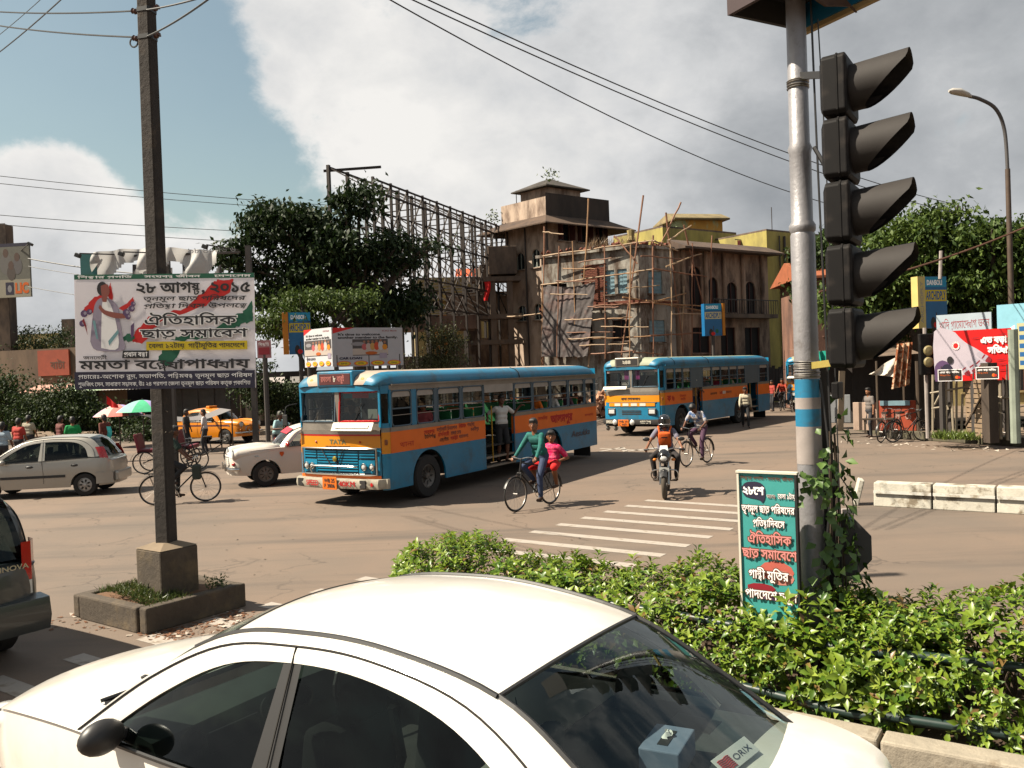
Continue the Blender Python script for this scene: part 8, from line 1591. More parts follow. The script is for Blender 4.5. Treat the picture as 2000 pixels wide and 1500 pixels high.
# ------------------------------------------------------------------ steel hoarding frame
def steel_frame():
 A, B_ = P(652, 600, 44), P(965, 600, 64); A.z = B_.z = 0; d = (B_-A); L_ = d.length; r_ = thing('steel_hoarding_frame', 'tall empty steel lattice frame for hoardings behind the big tree', 'hoarding frame', A, math.atan2(d.y, d.x)); M_ST = mat('rusty_dark_steel', (.035, .026, .022), .7, .3, var=.25); zt, zb = P(652, 322, 44).z, P(652, 520, 44).z; n = 13; D = -2.6
 def m(a, b, w=.09): MB().bar(a, b, w).build('steel_member', M_ST, r_)
 for y in (0, D):
  for k in range(n): x = L_*k/(n-1); m((x, y, .2), (x, y, zt-(.9 if y else 0)), .16 if not y else .12)
  for z in (zt-.1-(.9 if y else 0), zt-1.6, zt-3.4, zb-.4, zb-2.0): m((0, y, z), (L_, y, z), .085)
 for k in range(n-1):
  x0, x1 = L_*k/(n-1), L_*(k+1)/(n-1); m((x0, D, zt-3.4), (x1, D, zt-1.0), .06); m((x0, 0, zb-2.0), (x1, 0, zb-.4), .06); m((x1, D, zb-2.0), (x0, D, zb-.4), .06); m((x0, 0, zt-1.6), (x1, 0, zt-3.4), .05); m((x1, D, zt-3.4), (x0, D, zb-.4), .05); m((x0, 0, zb-.4), (x1, 0, zt-3.4), .05); m(((x0+x1)/2, D, zb-.4), ((x0+x1)/2, D, zt-1.0), .05)
 for k in range(n):
  x = L_*k/(n-1)
  for z0, z1 in ((zt-.1, zt-1.6), (zt-1.6, zt-3.4), (zt-3.4, zb-.4), (zb-.4, zb-2.0)): m((x, 0, z0), (x, D, z1), .055); m((x, 0, z1), (x, D, z1), .055)
 i_ = r_.matrix_basis.inverted(); m(i_ @ P(632, 334, 44.2), i_ @ P(744, 326, 45.2), .12)
steel_frame()
# ------------------------------------------------------------------ hoardings and signs
def posts(bd, xs, zlo, m=None, name='post', w=.09, back=.08):
 for u in xs: a = bd.M @ Vector((u*bd.w, back, .3*bd.h)); MB().tube([(a.x, a.y, zlo-bd.root.location.z), (a.x, a.y, a.z)], w, 7).build(name, m or M_PIPEB, bd.root)
def vboard(name, label, px0, px1, ytop, ybot, Y0, Y1, m, thick=.06, cat='hoarding', group=None):
 a, b = P(px0, ybot, Y0), P(px1, ybot, Y1); t = P(px0, ytop, Y0); b.z = a.z; return Board(name, label, cat, a, b, a+Vector((0, 0, t.z-a.z)), m, thick, group=group)
# car-loan hoarding with two faces; sun and shade are put into the vinyl colours
h1 = vboard('loan_hoarding', 'car loan hoarding face with family picture above the near bus, tinted darker as the shaded side', 652, 788, 640, 717, 33, 34.6, mat('hoarding_vinyl_shaded', (.44, .43, .45), .5, var=.06), group='two faces of the car loan hoarding')
def loan(h, k):
 h.area([(0, .85), (.0, 1), (.30, 1)], I_RED); h.line("It's time to welcome", .07, .80, .60, .055, I_BLACK, .04); h.line('another member to the family.', .07, .72, .86, .055, I_BLACK, .04); h.line('ICICI Bank', .70, .90, .22, .035, I_DRED, .02)
 u0, u1 = (.27, .78) if k else (.02, .98); h.rect(u0, .28, u1, .70, ink('photo_dark', (.07, .06, .06))); h.rect(u0, .30, u1, .46, ink('photo_pale', (.5, .43, .38))); h.disc(u0+.15*(u1-u0), .58, .10, .05, I_GREY)
 for i, (c, s_) in enumerate((((.45, .12, .12), .8), ((.5, .4, .36), .85), ((.5, .3, .12), .9), ((.5, .08, .04), 1.0), ((.55, .52, .5), 1.15), ((.6, .25, .05), .7))): x = u0+(u1-u0)*(.33+.115*i); h.disc(x, .44+.08*s_, .038*(1.5 if not k else 1), .11*s_, ink('figure_%d' % i, c), 10); h.disc(x, .56+.10*s_*.9, .018*(1.5 if not k else 1), .035, ink('figure_face', (.30, .15, .10)), 8)
 h.disc(u0+(u1-u0)*.52, .34, .09, .045, ink('sweets', (.45, .12, .03)), 10); h.rect(u1-.13, .20, u1-.02, .34, I_LILAC); h.line('CAR LOAN', .08, .19, .32, .05, I_NAVY, .05)
 for i in range(4): h.disc(.14+.24*i, .08, .10 if k else .085, .065, I_ORG, 14); h.disc(.14+.24*i, .08, .08 if k else .07, .048, I_YEL, 14); h.line(('EMI', '0%', 'Fast', 'Easy')[i], .10+.24*i, .065, .08, .035, I_BROWN, .02)
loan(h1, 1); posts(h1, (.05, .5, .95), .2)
h2 = vboard('loan_hoarding', 'narrow car loan hoarding face turned towards the sun, tinted brighter as the sunlit side', 596, 650, 645, 718, 34.4, 33, mat('hoarding_vinyl_sunlit', (.62, .62, .64), .5, var=.05), group='two faces of the car loan hoarding'); loan(h2, 0); posts(h2, (.1,), .2)  # same vinyl as the other face, coloured lighter to look sunlit
# three blue book-shaped ply signs
def ply(label, x0, x1, yt, yb, Y, spine_left, sx):
 b = vboard('ply_sign', label, x0, x1, yt, yb, Y, Y+.25, mat('ply_sign_blue', (.02, .12, .27), .45, var=.1), .34, 'sign', 'blue book-shaped ply signs'); b.rect(.02, .80, .98, .99, ink('bright_blue', (.03, .26, .42))); b.line('DANSOLI', .10, .84, .70, .085, I_WHITE, .05); b.rect(.02, .52, .98, .74, I_YEL if spine_left else I_CREAM); b.line('ARCHIDPLY', .06, .555, .88, .15, I_BLUE, .03)
 b.disc(.36, .10, .12, .12, I_BLACK, 10); b.disc(.48, .06, .12, .06, I_RED, 10); b.disc(.70, .14, .09, .07, ink('photo_dark', 0) if False else I_GREEN, 10)
 sp = MB().box(((-.02-sx/2) if spine_left else b.w+sx/2+.02, .10, b.h/2), (sx, .30, b.h), M=b.M).build('spine', mat('ply_spine_cream', (.58, .46, .20), .6, var=.1) if x0 > 1700 else mat('ply_spine_orange', (.50, .20, .03), .6, var=.1), b.root)
 if x0 > 1700: letter('ARCHIDPLY', b.h*.8, sx*.35, b.M @ Matrix.Translation((-.02-sx*.3, -.055, b.h*.1)) @ Matrix.Rotation(R(-90), 4, 'Y'), I_GREY, b.root, .0)
 posts(b, (.5,), .2); return b
ply('blue ply sign with cream spine in front of the right trees', 1808, 1851, 540, 641, 28.4, True, .30); ply('blue ply sign fixed before the arcaded house', 1377, 1411, 593, 656, 45.5, False, .14); ply('blue ply sign with orange spine under the big tree', 566, 609, 610, 692, 35.2, True, .22)
MB().tube([tuple(P(1836, 545, 28.5)), tuple(P(1838, 490, 28.5))], .06, 8).build('sign_mast', M_WHB, None); tag(bpy.data.objects['sign_mast'], 'short white mast above the cream-spined ply sign', 'post')
# red hoarding with the giant hand and the shop sign above it
rh = vboard('red_hoarding', 'red hoarding showing a giant painted hand and white Bengali words', 1827, 1978, 648, 745, 25.6, 24.5, mat('hoarding_red_vinyl', (.62, .035, .03), .5, var=.08), .05)
rh.area([(0, 0), (0, 1), (.24, 1), (.34, .86), (.44, .73), (.56, .62), (.66, .50), (.70, .36), (.66, .22), (.5, .14), (.3, .10), (.1, .02)], ink('hand_pale', (.58, .52, .58)), smooth=3); rh.area([(0, 0), (0, .30), (.10, .42), (.22, .30), (.24, .02)], I_PURP, smooth=3)
for u, v, a in ((.42, .17, -.9), (.52, .22, -.95), (.61, .30, -.8), (.69, .42, -.6)):
 c, s_ = math.cos(a), math.sin(a); f = lambda x, y: (u+(x*c-y*s_)*.9, v+(x*s_+y*c)*1.3)
 rh.area([f(-.16, .03), f(0, .042), f(.05, .0), f(0, -.042), f(-.16, -.03)], ink('finger_pale', (.50, .46, .52)), smooth=3); rh.area([f(-.01, .042), f(.04, .036), f(.065, 0), f(.04, -.036), f(-.01, -.042)], I_DRED, smooth=3); rh.area([f(-.075, .035), f(-.055, .036), f(-.055, -.036), f(-.075, -.035)], I_DRED)
rh.disc(.285, .70, .052, .085, I_WHITE, 16); rh.disc(.285, .70, .034, .056, I_RED, 14)
for k in range(14): t = 2*math.pi*k/14; rh.disc(.285+.046*math.cos(t), .70+.076*math.sin(t), .005, .008, I_RED, 5)
rh.area([(.07, .05), (.09, .26), (.15, .34), (.22, .30), (.25, .10), (.22, .02)], I_NAVY, smooth=3); rh.disc(.205, .42, .042, .075, I_BLACK, 12); rh.line('এত বড়!', .61, .73, .33, .115, I_WHITE, .05); rh.line('সত্যি?', .70, .53, .25, .115, I_WHITE, .05)
for v, u in ((.40, .79), (.31, .80), (.20, .80), (.84, .47), (.89, .82)): rh.area([(u, v), (u+.14, v+.012), (u+.07, v-.012)], I_DRED)
posts(rh, (.08, .5, .93), .24);
kh = vboard('shop_sign', 'pale blue shop sign with Bengali lettering above the red hoarding', 1830, 1937, 616, 665, 26.3, 25.3, mat('pale_blue_sign', (.46, .53, .58), .5, var=.08), .08, 'sign'); kh.line('খাদি গ্রামোদ্যোগ ভবন', .05, .42, .92, .30, ink('dull_red', (.30, .06, .07)), .0, rise=.02); posts(kh, (.2, .8), .24)
for k, (x0, x1, y0, y1, l) in enumerate(((1832, 1880, 722, 745, 'small black notice with orange mark under the hand picture'), (1906, 1951, 717, 741, 'small black notice with orange mark under the red hoarding, nearer the edge'))):
 s_ = vboard('notice_plate', l, x0, x1, y0, y1, 24.9-.5*k, 24.55-.5*k, I_WHITE, .03, 'sign', 'black notices under the hoarding'); s_.rect(.03, .06, .97, .94, ink('plate_black', (.025, .015, .012))); s_.line('এত বড় সত্যি', .08, .68, .80, .14, I_WHITE, .03); s_.line('বিজ্ঞাপন', .08, .45, .45, .10, I_ORG, .0); s_.disc(.78, .32, .08, .14, I_ORG, 10); s_.disc(.86, .30, .06, .10, I_RED, 10)
ad = vboard('sky_blue_hoarding', 'sky blue hoarding with white apartment picture at the right edge', 1950, 2060, 596, 722, 27.2, 26.0, mat('hoarding_sky_vinyl', (.28, .52, .62), .5, var=.12), .06); ad.area([(.0, .0), (.0, .35), (.20, .62), (.32, .68), (.34, 0)], I_WHITE); ad.rect(.36, .0, .8, .70, ink('flat_cream', (.5, .48, .3)))
for k in range(5): ad.rect(.40, .06+.13*k, .50, .13+.13*k, I_BLUE); ad.rect(.55, .06+.13*k, .65, .13+.13*k, I_BLUE)
posts(ad, (.1, .6), .24)
# family hoarding on the dark tower, torn white hoarding with floodlights
lh = vboard('family_hoarding', 'dim family hoarding with orange letters on the dark tower block', -60, 61, 480, 585, 58.5, 58.0, mat('hoarding_dull', (.16, .155, .13), .6, var=.2), .15)
lh.rect(0, .94, 1, 1, I_NAVY); lh.rect(.0, .0, 1, .33, ink('dull_cream', (.36, .33, .26)))
for u, v, s_, c in ((.62, .62, 1, (.16, .15, .14)), (.42, .52, .9, (.05, .04, .04)), (.80, .58, .8, (.13, .12, .12)), (.70, .45, .7, (.09, .07, .06))): lh.disc(u, v, .10*s_, .20*s_, ink('family_%.2f' % u, c), 12); lh.disc(u, v+.20*s_, .045, .085, ink('family_face', (.10, .06, .045)), 10)
lh.rect(.60, .05, .73, .28, I_NAVY); lh.disc(.665, .16, .035, .07, I_GREY, 8); lh.line('LIC', .75, .08, .22, .17, I_ORG, .05)
fl = thing('floodlight', 'small floodlight on an arm above the family hoarding', 'floodlight', P(56, 476, 57.5), 0); MB().bar((0, 0, 0), (-.9, .6, -.35), .05).build('arm', M_PIPEB, fl); MB().box((.1, 0, -.02), (.35, .25, .18), rot=(0, .5, 0)).build('lamp_head', M_TRIM, fl, bevel=.03)
tw = thing('torn_hoarding', 'torn white hoarding sheet on a frame above the rally banner', 'hoarding', (0, 0, 0)); A_, B2 = P(165, 545, 27), P(470, 545, 27); za, zb_ = P(165, 497, 27).z, P(430, 485, 27).z
rg = random.Random(12)
def torn(u, v):
 x = A_.x+.35+(B2.x-A_.x-1.0)*u; top = za+(zb_-za)*u+.10*math.sin(u*4); return (x, A_.y-.15-.12*math.sin(u*31+v*4)-.08*math.sin(v*7+u*13), top-(top-A_.z+.4)*v)
def keepf(u, v): return not ((.30 < u < .36 and v > .25) or (.62 < u < .70 and v > .35 and v < .9) or (v > .55+.25*math.sin(u*17)) or (.50 < u < .56 and v > .15))
nu, nv = 60, 24; vs = [torn(i/nu, j/nv) for i in range(nu+1) for j in range(nv+1)]; MB().add(vs, [(i*(nv+1)+j, (i+1)*(nv+1)+j, (i+1)*(nv+1)+j+1, i*(nv+1)+j+1) for i in range(nu) for j in range(nv) if keepf(i/nu, j/nv)]).build('torn_sheet', vinyl('torn_white_vinyl', (.62, .61, .60), .4), tw, smooth='all')
MB().add([(p[0], p[1]+.4, p[2]) for p in vs], [(i*(nv+1)+j, (i+1)*(nv+1)+j, (i+1)*(nv+1)+j+1, i*(nv+1)+j+1) for i in range(nu) for j in range(nv) if not keepf(i/nu, j/nv) and (i//4) % 3]).build('grey_backing', mat('grey_backing_sheet', (.10, .095, .10), .6, var=.4, vscale=2), tw, smooth='all')
for k in (3.15, 6.3): x = A_.x+(B2.x-A_.x)*k/6; MB().bar((x, A_.y+.1, 0), (x, A_.y+.1, za+.1), .16).build('post', M_PIPEB, tw)
for z in (za-.1, A_.z): MB().bar((A_.x, A_.y+.05, z), (B2.x, B2.y+.05, z), .07).build('rail', M_PIPEB, tw)
letter('৯৮ ৪০৪৬ ৬', 1.5, .16, frame((P(370, 500, 26.7).x, A_.y-.42, P(370, 499, 27).z), (1, 0, 0), (0, 0, 1)), I_GREY, tw, .0)
for px, py in ((155, 495), (240, 492), (403, 478)):
 p = P(px, py, 26.2); MB().bar(tuple(p), (p.x+.75, p.y+.7, za-.05), .035).build('lamp_arm', M_PIPEB, tw); MB().box((p.x-.05, p.y, p.z-.06), (.17, .14, .13), rot=(0, .4, 0)).build('floodlight', M_TRIM, tw, bevel=.02)
MB().box((A_.x+.25, A_.y-.2, za-.45), (.5, .05, .9)).build('teal_panel', mat('teal_panel_old', (.05, .16, .16), .7), tw)
pk = vboard('pink_notice', 'small pink notice in the shade beside the rally banner', 503, 530, 665, 700, 30, 30, mat('faded_pink_notice', (.34, .16, .17), .7, var=.2), .03, 'sign'); pk.rect(.1, .2, .9, .6, I_DRED); pk.line('বিজ্ঞপ্তি', .1, .7, .8, .14, I_WHITE, .0); posts(pk, (.5,), .2)
# ------------------------------------------------------------------ stalls, cloths, fence and posts on the right pavement
def right_side():
 def wall_between(root, x0, x1, yt, yb, Y0, Y1, m, nm, th=.12):
  a, b, t = P(x0, yb, Y0), P(x1, yb, Y1), P(x0, yt, Y0); d = Vector((b.x-a.x, b.y-a.y, 0)); M_ = frame((a.x, a.y, .24), d, (0, 0, 1)); h = t.z-.24
  MB().box((d.length/2, th/2, (h+max(0, a.z-.24))/2), (d.length, th, h-max(0, a.z-.24)), M=M_).build(nm, m, root, bevel=.012); return M_, d.length, h
 D = stained('dark_stall_boards', (.028, .022, .020), (.015, .012, .011))
 s1 = thing('tea_stall', 'dark stall with teal cloth behind the foot of the signal pole', 'stall'); wall_between(s1, 1590, 1672, 690, 850, 34, 33, D, 'back_wall'); wall_between(s1, 1602, 1662, 772, 826, 31.2, 30.8, stained('grey_counter_sheet', (.30, .31, .32), (.2, .18, .16)), 'counter')
 a, b = P(1590, 686, 31), P(1668, 690, 31); MB().add([tuple(a), tuple(b), (b.x, b.y+3, b.z+.15), (a.x, a.y+3, a.z+.15)], [(0, 1, 2, 3)]).build('roof_sheet', M_WHB, s1)
 MB().box(tuple(P(1606, 797, 30.9)), (.12, .14, 1.1)).build('white_post', M_WHITEP, s1, bevel=.02)
 t0, t1, t2 = P(1597, 686, 30.9), P(1630, 684, 30.9), P(1612, 738, 30.9); MB().grid(lambda u, v: t0.lerp(t1, u).lerp(t2+Vector((.12*(u-.5), 0, 0)), v**1.2)+Vector((0, -.05*math.sin(u*16), 0)), 14, 8).build('teal_cloth', cloth('teal', (.03, .32, .24)), s1, smooth=True)
 s2 = thing('painted_stall', 'dark open stall on a red wall with faded painted letters', 'stall'); wall_between(s2, 1668, 1800, 690, 850, 32.4, 31, D, 'back_wall'); M1, w1, h1_ = wall_between(s2, 1667, 1715, 786, 842, 29.8, 29.3, stained('pinkish_dado', (.50, .38, .31), (.33, .23, .18)), 'low_wall'); M2, w2, h2_ = wall_between(s2, 1717, 1790, 783, 842, 29.2, 28.6, stained('red_painted_wall', (.38, .085, .05), (.22, .05, .035)), 'red_wall')
 for t, x in (('BC', .16), ('NPR', .50), ('OS', .80)): letter(t, w2*.16, .20, M2 @ Matrix.Translation((w2*x-.1, -.012, h2_-.62)), mat('faded_white_paint', (.50, .33, .28), .8), s2, .03)
 MB().box((w2*.45, .02, h2_-.08), (w2*.8, .16, .16), M=M2).build('pale_blue_top', M_SHUTB, s2)
 for px, Y in ((1716, 29.0), (1768, 29.0), (1795, 28.5)): p = P(px, 850, Y); MB().tube([(p.x, p.y, .24), (p.x, p.y, P(px, 705, Y).z)], .06 if px > 1790 else .04, 6).build('post', M_TWIG, s2)
 a, b = P(1664, 700, 29.5), P(1800, 690, 28.8); MB().add([tuple(a), tuple(b), (b.x+.4, b.y+3.4, b.z+.5), (a.x+.4, a.y+3.4, a.z+.5)], [(0, 1, 2, 3)]).build('roof_sheet', M_CONCD, s2)
 w0, w1_, w2_ = P(1697, 731, 28.6), P(1760, 690, 28.6), P(1745, 736, 28.4); tag(MB().grid(lambda u, v: w0.lerp(w1_, u).lerp(w0.lerp(w2_, u), v)+Vector((0, -.08*math.sin(u*9+v*4), -.12*math.sin(math.pi*v)*math.sin(math.pi*u))), 14, 12).build('white_cloth', cloth('off_white', (.58, .53, .47)), None, smooth=True), 'off-white cloth slung from the roof of the painted stall', 'cloth')
 c0, c1 = P(1752, 672, 28.2), P(1782, 668, 28.2); c2, c3 = P(1741, 760, 28.2), P(1776, 752, 28.2); tag(MB().grid(lambda u, v: c0.lerp(c1, u).lerp(c2.lerp(c3, u), v)+Vector((0, -.06*math.sin(u*19), 0)), 16, 14).build('patterned_cloth', mat('brown_patterned_cloth', (.22, .07, .03), .9, var=.2, col2=(.52, .36, .25), c2scale=5, c2lo=.5, c2hi=.53), None, smooth=True), 'brown and cream patterned cloth hanging at the painted stall', 'cloth')
 p = P(1645, 853, 29.6); o = tag(MB().box((0, 0, 1.05), (.2, .06, 2.1), rot=(0, .06, 0)).build('leaning_plank', mat('grey_plank', (.24, .19, .14), .9, var=.3), None, loc=(p.x, p.y, .24)), 'grey plank standing upright before the dark stall', 'plank')
 p = P(1716, 838, 28.6); bn_ = thing('bench', 'small wooden bench before the red painted wall', 'bench', (p.x, p.y, .24), R(-20)); MB().box((0, 0, .45), (1.0, .28, .05)).build('seat', M_TWIG, bn_)
 for x in (-.42, .42): MB().box((x, 0, .21), (.06, .24, .43)).build('leg', M_TWIG, bn_)
 p = P(1812, 850, 25.9); sg = thing('small_signal', 'small two-lamp amber signal on a pale pole by the red hoarding', 'traffic signal', (p.x, p.y, .24), R(-90)); MB().tube([(0, 0, 0), (0, 0, P(1812, 640, 25.9).z-.24)], .06, 8).build('pole', M_WHB, sg, smooth=True)
 MB().box((.12, 0, P(1812, 692, 25.9).z-.24), (.16, .5, 1.25)).build('housing', M_SIGH, sg, bevel=.03)
 for y in (685, 707): MB().lathe([(0, .05), (.12, .04), (.16, 0)], 14, TM((.205, 0, P(1812, y, 25.9).z-.24), (0, R(90), 0))).build('lens', mat('dull_amber', (.28, .23, .12), .5, var=.1), sg, smooth=True)
 # slat fence: every slat a part
 A_, B_ = P(1888, 848, 25.4), P(1927, 852, 24.6); d = B_-A_; M_ = frame((A_.x, A_.y, .24), (d.x, d.y, 0), (0, 0, 1)); sf = thing('slat_fence', 'grey wooden slat panel under the red hoarding', 'fence'); L_ = Vector((d.x, d.y)).length; M_W = mat('weathered_slat', (.26, .19, .13), .9, var=.3, vscale=5)
 for k in range(12): MB().box((L_/2, rnd.uniform(-.01, .01), .12+k*.145), (L_, .03, .115), M=M_, rot=(0, rnd.uniform(-.03, .03), 0)).build('slat', M_W, sf)
 for x in (0, L_): MB().box((x, .05, .95), (.08, .06, 1.9), M=M_).build('post', M_W, sf)
 MB().bar(M_ @ Vector((0, -.03, .4)), M_ @ Vector((L_, -.03, 1.4)), .05).build('brace', M_TWIG, sf); MB().box((L_+.16, 0, 1.1), (.3, .3, 2.3), M=M_).build('dark_post', M_BARK, sf)
 bf = thing('bamboo_fence', 'tangle of pale bamboo rails and posts round the red hoarding', 'fence'); M_B = mat('pale_bamboo', (.34, .29, .22), .7, var=.25)
 for a, b in (((1822, 850), (1822, 700)), ((1848, 850), (1848, 735)), ((1868, 850), (1868, 730)), ((1940, 858), (1938, 735)), ((1955, 858), (1953, 715)), ((1968, 860), (1966, 730)), ((1817, 768), (1892, 755)), ((1820, 798), (1858, 792)), ((1838, 740), (1852, 800)), ((1826, 790), (1850, 745)), ((1930, 775), (1985, 778)), ((1862, 842), (1858, 765)), ((1878, 842), (1880, 770))): f = lambda x: 26.2-(x-1822)*.011; MB().tube([tuple(P(*a, f(a[0]))), tuple(P(*b, f(b[0])))], .035 if a[0] < 1930 else .045, 6).build('bamboo_pole', M_B, bf)
 p = P(1984, 870, 23.6); MB().tube([(p.x, p.y, .24), (p.x, p.y, 3.4)], .13, 9).build('thick_pole', mat('pale_green_post', (.26, .29, .24), .8, var=.25), bf)
 g = np.random.default_rng(40); n = 900; B = np.stack([g.uniform(P(1835, 850, 25.2).x, P(1910, 850, 24.6).x, n), np.zeros(n), np.full(n, .25)], 1); B[:, 1] = 25.4-(B[:, 0]-B[:, 0].min())*.55+g.normal(0, .2, n); o = leaves_obj('grass', None, B, np.stack([g.normal(0, .5, n), g.normal(0, .5, n), np.ones(n)], 1), g.normal(0, 1, (n, 3)), g.uniform(.1, .34, n), .03, leafmat('roadside_grass', (.06, .10, .015), (.15, .19, .035)), quads=False); tag(o, 'weedy grass at the kerb below the red hoarding', 'grass')
right_side()
# ------------------------------------------------------------------ umbrellas, flag, sheet canopy, cycle rickshaws
def umbrella(label, px, py, Y, cols):
 c = P(px, py, Y); r_ = thing('street_umbrella', label, 'umbrella', (c.x, c.y, .2), 0, 'big street umbrellas'); z = c.z-.2
 for k in range(8): a0, a1 = k*math.pi/4, (k+1)*math.pi/4; MB().grid(lambda u, v: (1.12*v*math.cos(a0+(a1-a0)*u)*(1-.05*math.sin(math.pi*u)), 1.12*v*math.sin(a0+(a1-a0)*u)*(1-.05*math.sin(math.pi*u)), z-.50*v**1.9), 3, 6).build('panel', cloth('umbrella_'+cols[k % len(cols)][0], cols[k % len(cols)][1]), r_, smooth=True)
 MB().tube([(0, 0, -.2), (0, 0, z+.08)], .025, 6).build('pole', M_PIPEB, r_)
umbrella('pink and violet street umbrella by the left pavement', 232, 790, 38, (('pink', (.75, .25, .22)), ('violet', (.40, .36, .62)), ('rose', (.7, .42, .38)))); umbrella('green and violet street umbrella next to the utility pole', 278, 781, 37, (('green', (.10, .45, .25)), ('violet', (.40, .36, .62)), ('mint', (.25, .5, .4))))
p = P(205, 812, 37.5); f = thing('party_flag', 'small red flag on a stick above the umbrellas', 'flag', (p.x, p.y, .2)); MB().tube([(0, 0, 0), (.1, 0, P(205, 775, 37.5).z-.2)], .015, 5).build('stick', M_TWIG, f); z = P(205, 782, 37.5).z-.2; MB().grid(lambda u, v: (.1+.5*u, .03*math.sin(u*7), z-.45*u-.35*v+.2), 6, 4).build('cloth', cloth('red_flag', (.55, .03, .03)), f, smooth=True)
a, b, c, d = P(335, 822, 33.5), P(452, 800, 33.0), P(430, 797, 35.5), P(330, 812, 35.5); cn = thing('sheet_canopy', 'grey sheet canopy stretched over the cart near the taxi', 'canopy'); MB().grid(lambda u, v: a.lerp(b, u).lerp(d.lerp(c, u), v)-Vector((0, 0, .18*math.sin(math.pi*u))), 12, 6).build('sheet', cloth('grey_sheet', (.16, .15, .15)), cn, smooth=True)
for q in (a, b, c, d): MB().tube([(q.x, q.y, 0), tuple(q)], .03, 5).build('pole', M_TWIG, cn)
def rickshaw(label, g0, rz, hood=True):
 r_ = thing('cycle_rickshaw', label, 'rickshaw', g0, rz, 'cycle rickshaws'); bike_wheel(r_, .95); bike_wheel(r_, -.55, y=.42); bike_wheel(r_, -.55, y=-.42); f = MB()
 for q in (((.95, .05, .345), (.75, 0, .95)), ((.78, 0, .85), (.1, 0, .45)), ((.1, 0, .45), (-.55, 0, .38)), ((-.55, -.42, .345), (-.55, .42, .345)), ((.25, 0, .5), (.15, 0, .95)), ((.76, 0, .9), (.15, 0, .8)), ((.95, -.05, .345), (.75, 0, .95))): f.tube([q[0], q[1]], .018, 6)
 f.build('frame', M_FRAME, r_); MB().tube([(.66, .26, 1.02), (.78, .1, 1.0), (.78, -.1, 1.0), (.66, -.26, 1.02)], .012, 6).build('handlebar', M_CHROME, r_); MB().box((.13, 0, .98), (.26, .15, .06)).build('saddle', M_SADDLE, r_, bevel=.02)
 MB().box((-.5, 0, .70), (.5, .78, .12)).box((-.76, 0, .98), (.08, .78, .5), rot=(0, -.2, 0)).build('passenger_seat', mat('maroon_rexine', (.16, .02, .03), .5), r_, bevel=.02); MB().box((-.15, 0, .42), (.4, .7, .04)).build('foot_board', M_TWIG, r_)
 for y in (-.42, .42): MB().add([(-.55+.40*math.cos(t), y+k, .345+.40*math.sin(t)) for t in np.linspace(.2, 2.9, 12) for k in (-.05, .05)], [(i*2, i*2+2, i*2+3, i*2+1) for i in range(11)]).build('mudguard', M_CHROME, r_)
 if hood: MB().add([(-.85+.75*math.sin(t)*1.0, y, .95+.85*math.cos(t-.35)) for t in np.linspace(-.1, 1.1, 7) for y in (-.42, .42)], [(i*2, i*2+2, i*2+3, i*2+1) for i in range(6)]).build('hood', cloth('dark_hood', (.03, .028, .03)), r_)
 return r_
rk1 = rickshaw('cycle rickshaw with bright mudguards left of the utility pole', G(325, 921), R(10)); rk2 = rickshaw('cycle rickshaw by the taxi with its rider beside it', G(400, 912), R(5), False)
# ------------------------------------------------------------------ people on foot
def stand(label, px, py, Y, rz, shirt, pants, **k):
 p = P(px, py, Y); return person(label, (p.x, p.y, 0), rz, shirt=shirt, pants=pants, voxel=k.pop('voxel', .02), fingers=False, **k)
walk = dict(feet=((.22, .09, .09), (-.22, -.09, .12)), hands=((-.12, .26, .82), (.20, -.26, .86)))
q = G(1457, 836); person('man in cream shirt and dark trousers walking beside the second bus', (q.x, q.y, 0), R(-100), shirt=cloth('cream', (.60, .54, .42)), pants=cloth('black', (.015, .015, .017)), sleeve='long', voxel=.015, skin=1, **walk)
q = G(208, 903); person('woman in brown with a turquoise scarf walking behind the hatchback', (q.x, q.y, 0), R(150), shirt=cloth('brown_red', (.13, .035, .025)), pants=cloth('dark_brown_wrap', (.05, .025, .02)), legs='skirt', woman=True, voxel=.016, sleeve='long', **walk)
o = tag(MB().grid(lambda u, v: (.04*math.sin(v*5)+.16*u, 0, 1.3-.62*v), 3, 8).build('scarf', cloth('turquoise', (.08, .42, .42)), None, smooth=True, loc=(q.x+.12, q.y-.16, 0)), 'turquoise scarf hanging from the shoulder of the woman in brown', 'scarf')
dk = cloth('dark', (.03, .03, .035))
for px, Y, rz, c, nm, l in ((36, 30, 80, (.42, .06, .05), 'coral', 'man in red shirt behind the hatchback'), (4, 27, 100, (.36, .44, .50), 'ice_blue', 'person in pale blue shirt at the left edge behind the hatchback'), (118, 31, 60, (.12, .035, .03), 'maroon', 'person in maroon standing behind the hatchback roof'), (143, 29.5, 120, (.03, .28, .09), 'leaf_green', 'person in bright green behind the hatchback roof'), (56, 33, 90, (.40, .36, .28), 'sand', 'person in sand-coloured shirt in the shade behind the hatchback'), (364, 33.4, 0, (.03, .03, .03), 'charcoal', 'man in black standing at the cart beside the taxi'), (401, 32.6, 190, (.62, .58, .58), 'bright_white', 'man in white shirt standing beside the orange taxi'), (620, 46, 90, (.1, .1, .14), 'slate', 'person in slate shirt in the shade of the shacks'), (1512, 47, 200, (.3, .05, .04), 'rust', 'person in rust shirt near the third bus'), (1700, 29.5, 200, (.16, .14, .13), 'ash', 'person in grey standing before the dark stall')):
 stand(l, px, 860, Y, R(rz), cloth(nm, c), dk, detail=False, skin=px % 3)
stand('man in pale cyan shirt and cap leaning on the white saloon', 541, 860, 28.2, R(-30), cloth('pale_cyan', (.36, .52, .54)), dk, cap=cloth('grey_cap', (.2, .2, .17)), neck=(.16, 0, 1.42), hands=((.45, .2, 1.30), (.42, -.2, 1.15)), voxel=.016, skin=1)
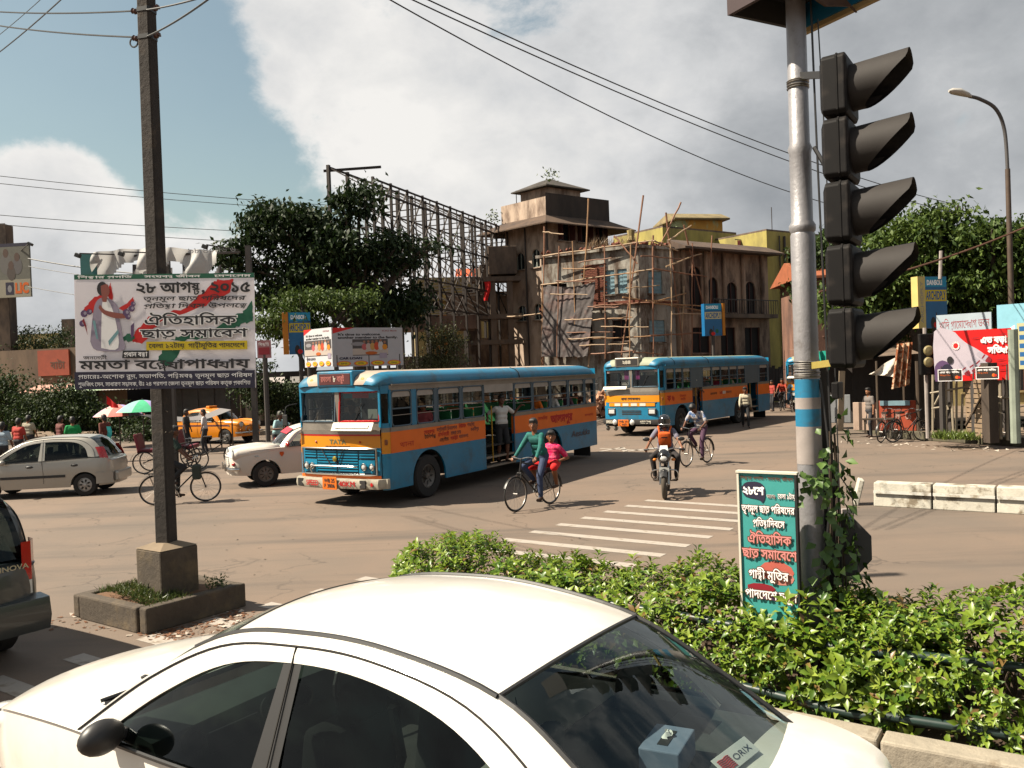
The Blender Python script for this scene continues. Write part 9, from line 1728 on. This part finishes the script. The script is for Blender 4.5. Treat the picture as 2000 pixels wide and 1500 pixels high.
# ------------------------------------------------------------------ litter and stones
def scatter(name, label, spots, n, size, m, seed):
 g = random.Random(seed); mb = MB()
 for i in range(n):
  px, py, sx, sy, z = spots[i % len(spots)]; c = G(px+g.gauss(0, sx), py+g.gauss(0, sy), z); s_ = size*g.uniform(.4, 1.5); a = g.random()*6.28; e = Vector((math.cos(a), math.sin(a), 0))*s_; f = Vector((-math.sin(a), math.cos(a), 0))*s_*g.uniform(.3, .9); u = Vector((0, 0, s_*g.uniform(.1, .5)))
  mb.add([c+Vector((0, 0, .006)), c+e+u*.4, c+e+f+u, c+f+Vector((0, 0, .006))], [(0, 1, 2), (0, 2, 3)])
 o = mb.build(name, m); o['kind'] = 'stuff'; tag(o, label, 'litter')
sp1 = [(400, 1222, 40, 10, 0), (330, 1240, 25, 6, 0), (455, 1205, 25, 8, 0), (200, 1215, 60, 8, 0)]; sp2 = [(1840, 872, 40, 4, 0), (1930, 880, 40, 4, 0), (1680, 862, 40, 5, 0), (1760, 868, 40, 3, 0)]
scatter('litter', 'pale paper scraps and litter round the planter island', sp1, 60, .05, mat('paper_litter', (.48, .42, .36), .9, var=.3, vscale=15), 1); scatter('fallen_leaves', 'dry brown leaves and dirt scattered beside the planter island', sp1, 420, .035, mat('dry_leaf', (.16, .075, .04), .9, var=.4, vscale=15), 2)
scatter('litter', 'white litter along the right kerb below the hoarding', sp2, 70, .09, mat('paper_litter', 0), 3); scatter('rubble', 'small dark stones and specks scattered over the road', [(700, 1000, 400, 60, 0), (1200, 940, 300, 40, 0), (1750, 930, 200, 50, 0), (300, 1050, 250, 50, 0)], 260, .028, mat('dark_stone', (.05, .04, .035), .9), 4)
b0 = P(1182, 840, 47); rb = random.Random(9); mb = MB()
for k in range(220): x, y = rb.gauss(0, .8), rb.gauss(0, .5); mb.box((b0.x+x, b0.y+y, .2+max(0, 1.5-abs(x)*1.3)*rb.random()), (rb.uniform(.1, .3),)*3, rot=(rb.random()*3, rb.random()*3, 0))
o = mb.build('brick_heap', mat('brick_rubble', (.42, .24, .16), .9, var=.4, vscale=6)); o['kind'] = 'stuff'; tag(o, 'heap of broken bricks between the two buses', 'rubble')
# ------------------------------------------------------------------ houses behind the right-hand stalls and trees
for nm, lab, x0, Y, w, h, m, rz, rows in (('timber_house', 'dark brown shuttered house between the silver pole and the stalls', P(1585, 700, 44).x, 44, 5.2, P(1610, 540, 44).z, stained('dark_timber_wall', (.20, .11, .08), (.09, .05, .04)), -4, 2), ('far_tan_house', 'tan house hidden behind the right trees', 21.5, 42, 11, 7.2, M_TANB, -14, 2), ('far_grey_house', 'grey flat-roofed house beyond the right picture edge', 33, 37, 13, 6.4, M_PALEB, -24, 2)):
 r_ = thing(nm, lab, 'building', (x0, Y, 0), R(rz)); hs = [(.7+k*1.75, 1.7+k*1.75, .9+3.1*j, 2.5+3.1*j) for j in range(rows) for k in range(int((w-1)/1.75)) if 2.5+3.1*j < h-.3]; facade(r_, TM(), w, h, hs, m)
 for q in hs: window(r_, TM(), *q, 'closed' if nm == 'timber_house' else 'grille', M_SHUT, wall=m)
 MB().box((w/2, 3.2, h/2), (w-.04, 5.6, h-.1)).build('core', m, r_); MB().add([(-.5, -.7, h), (w+.5, -.7, h), (w+.5, 3, h+1.1), (-.5, 3, h+1.1), (w+.5, 6.5, h), (-.5, 6.5, h), (-.5, -.7, h-.12), (w+.5, -.7, h-.12)], [(0, 1, 2, 3), (3, 2, 4, 5), (6, 7, 1, 0), (0, 3, 5), (1, 4, 2)]).build('roof', M_TERR if nm == 'timber_house' else M_CONCD, r_)
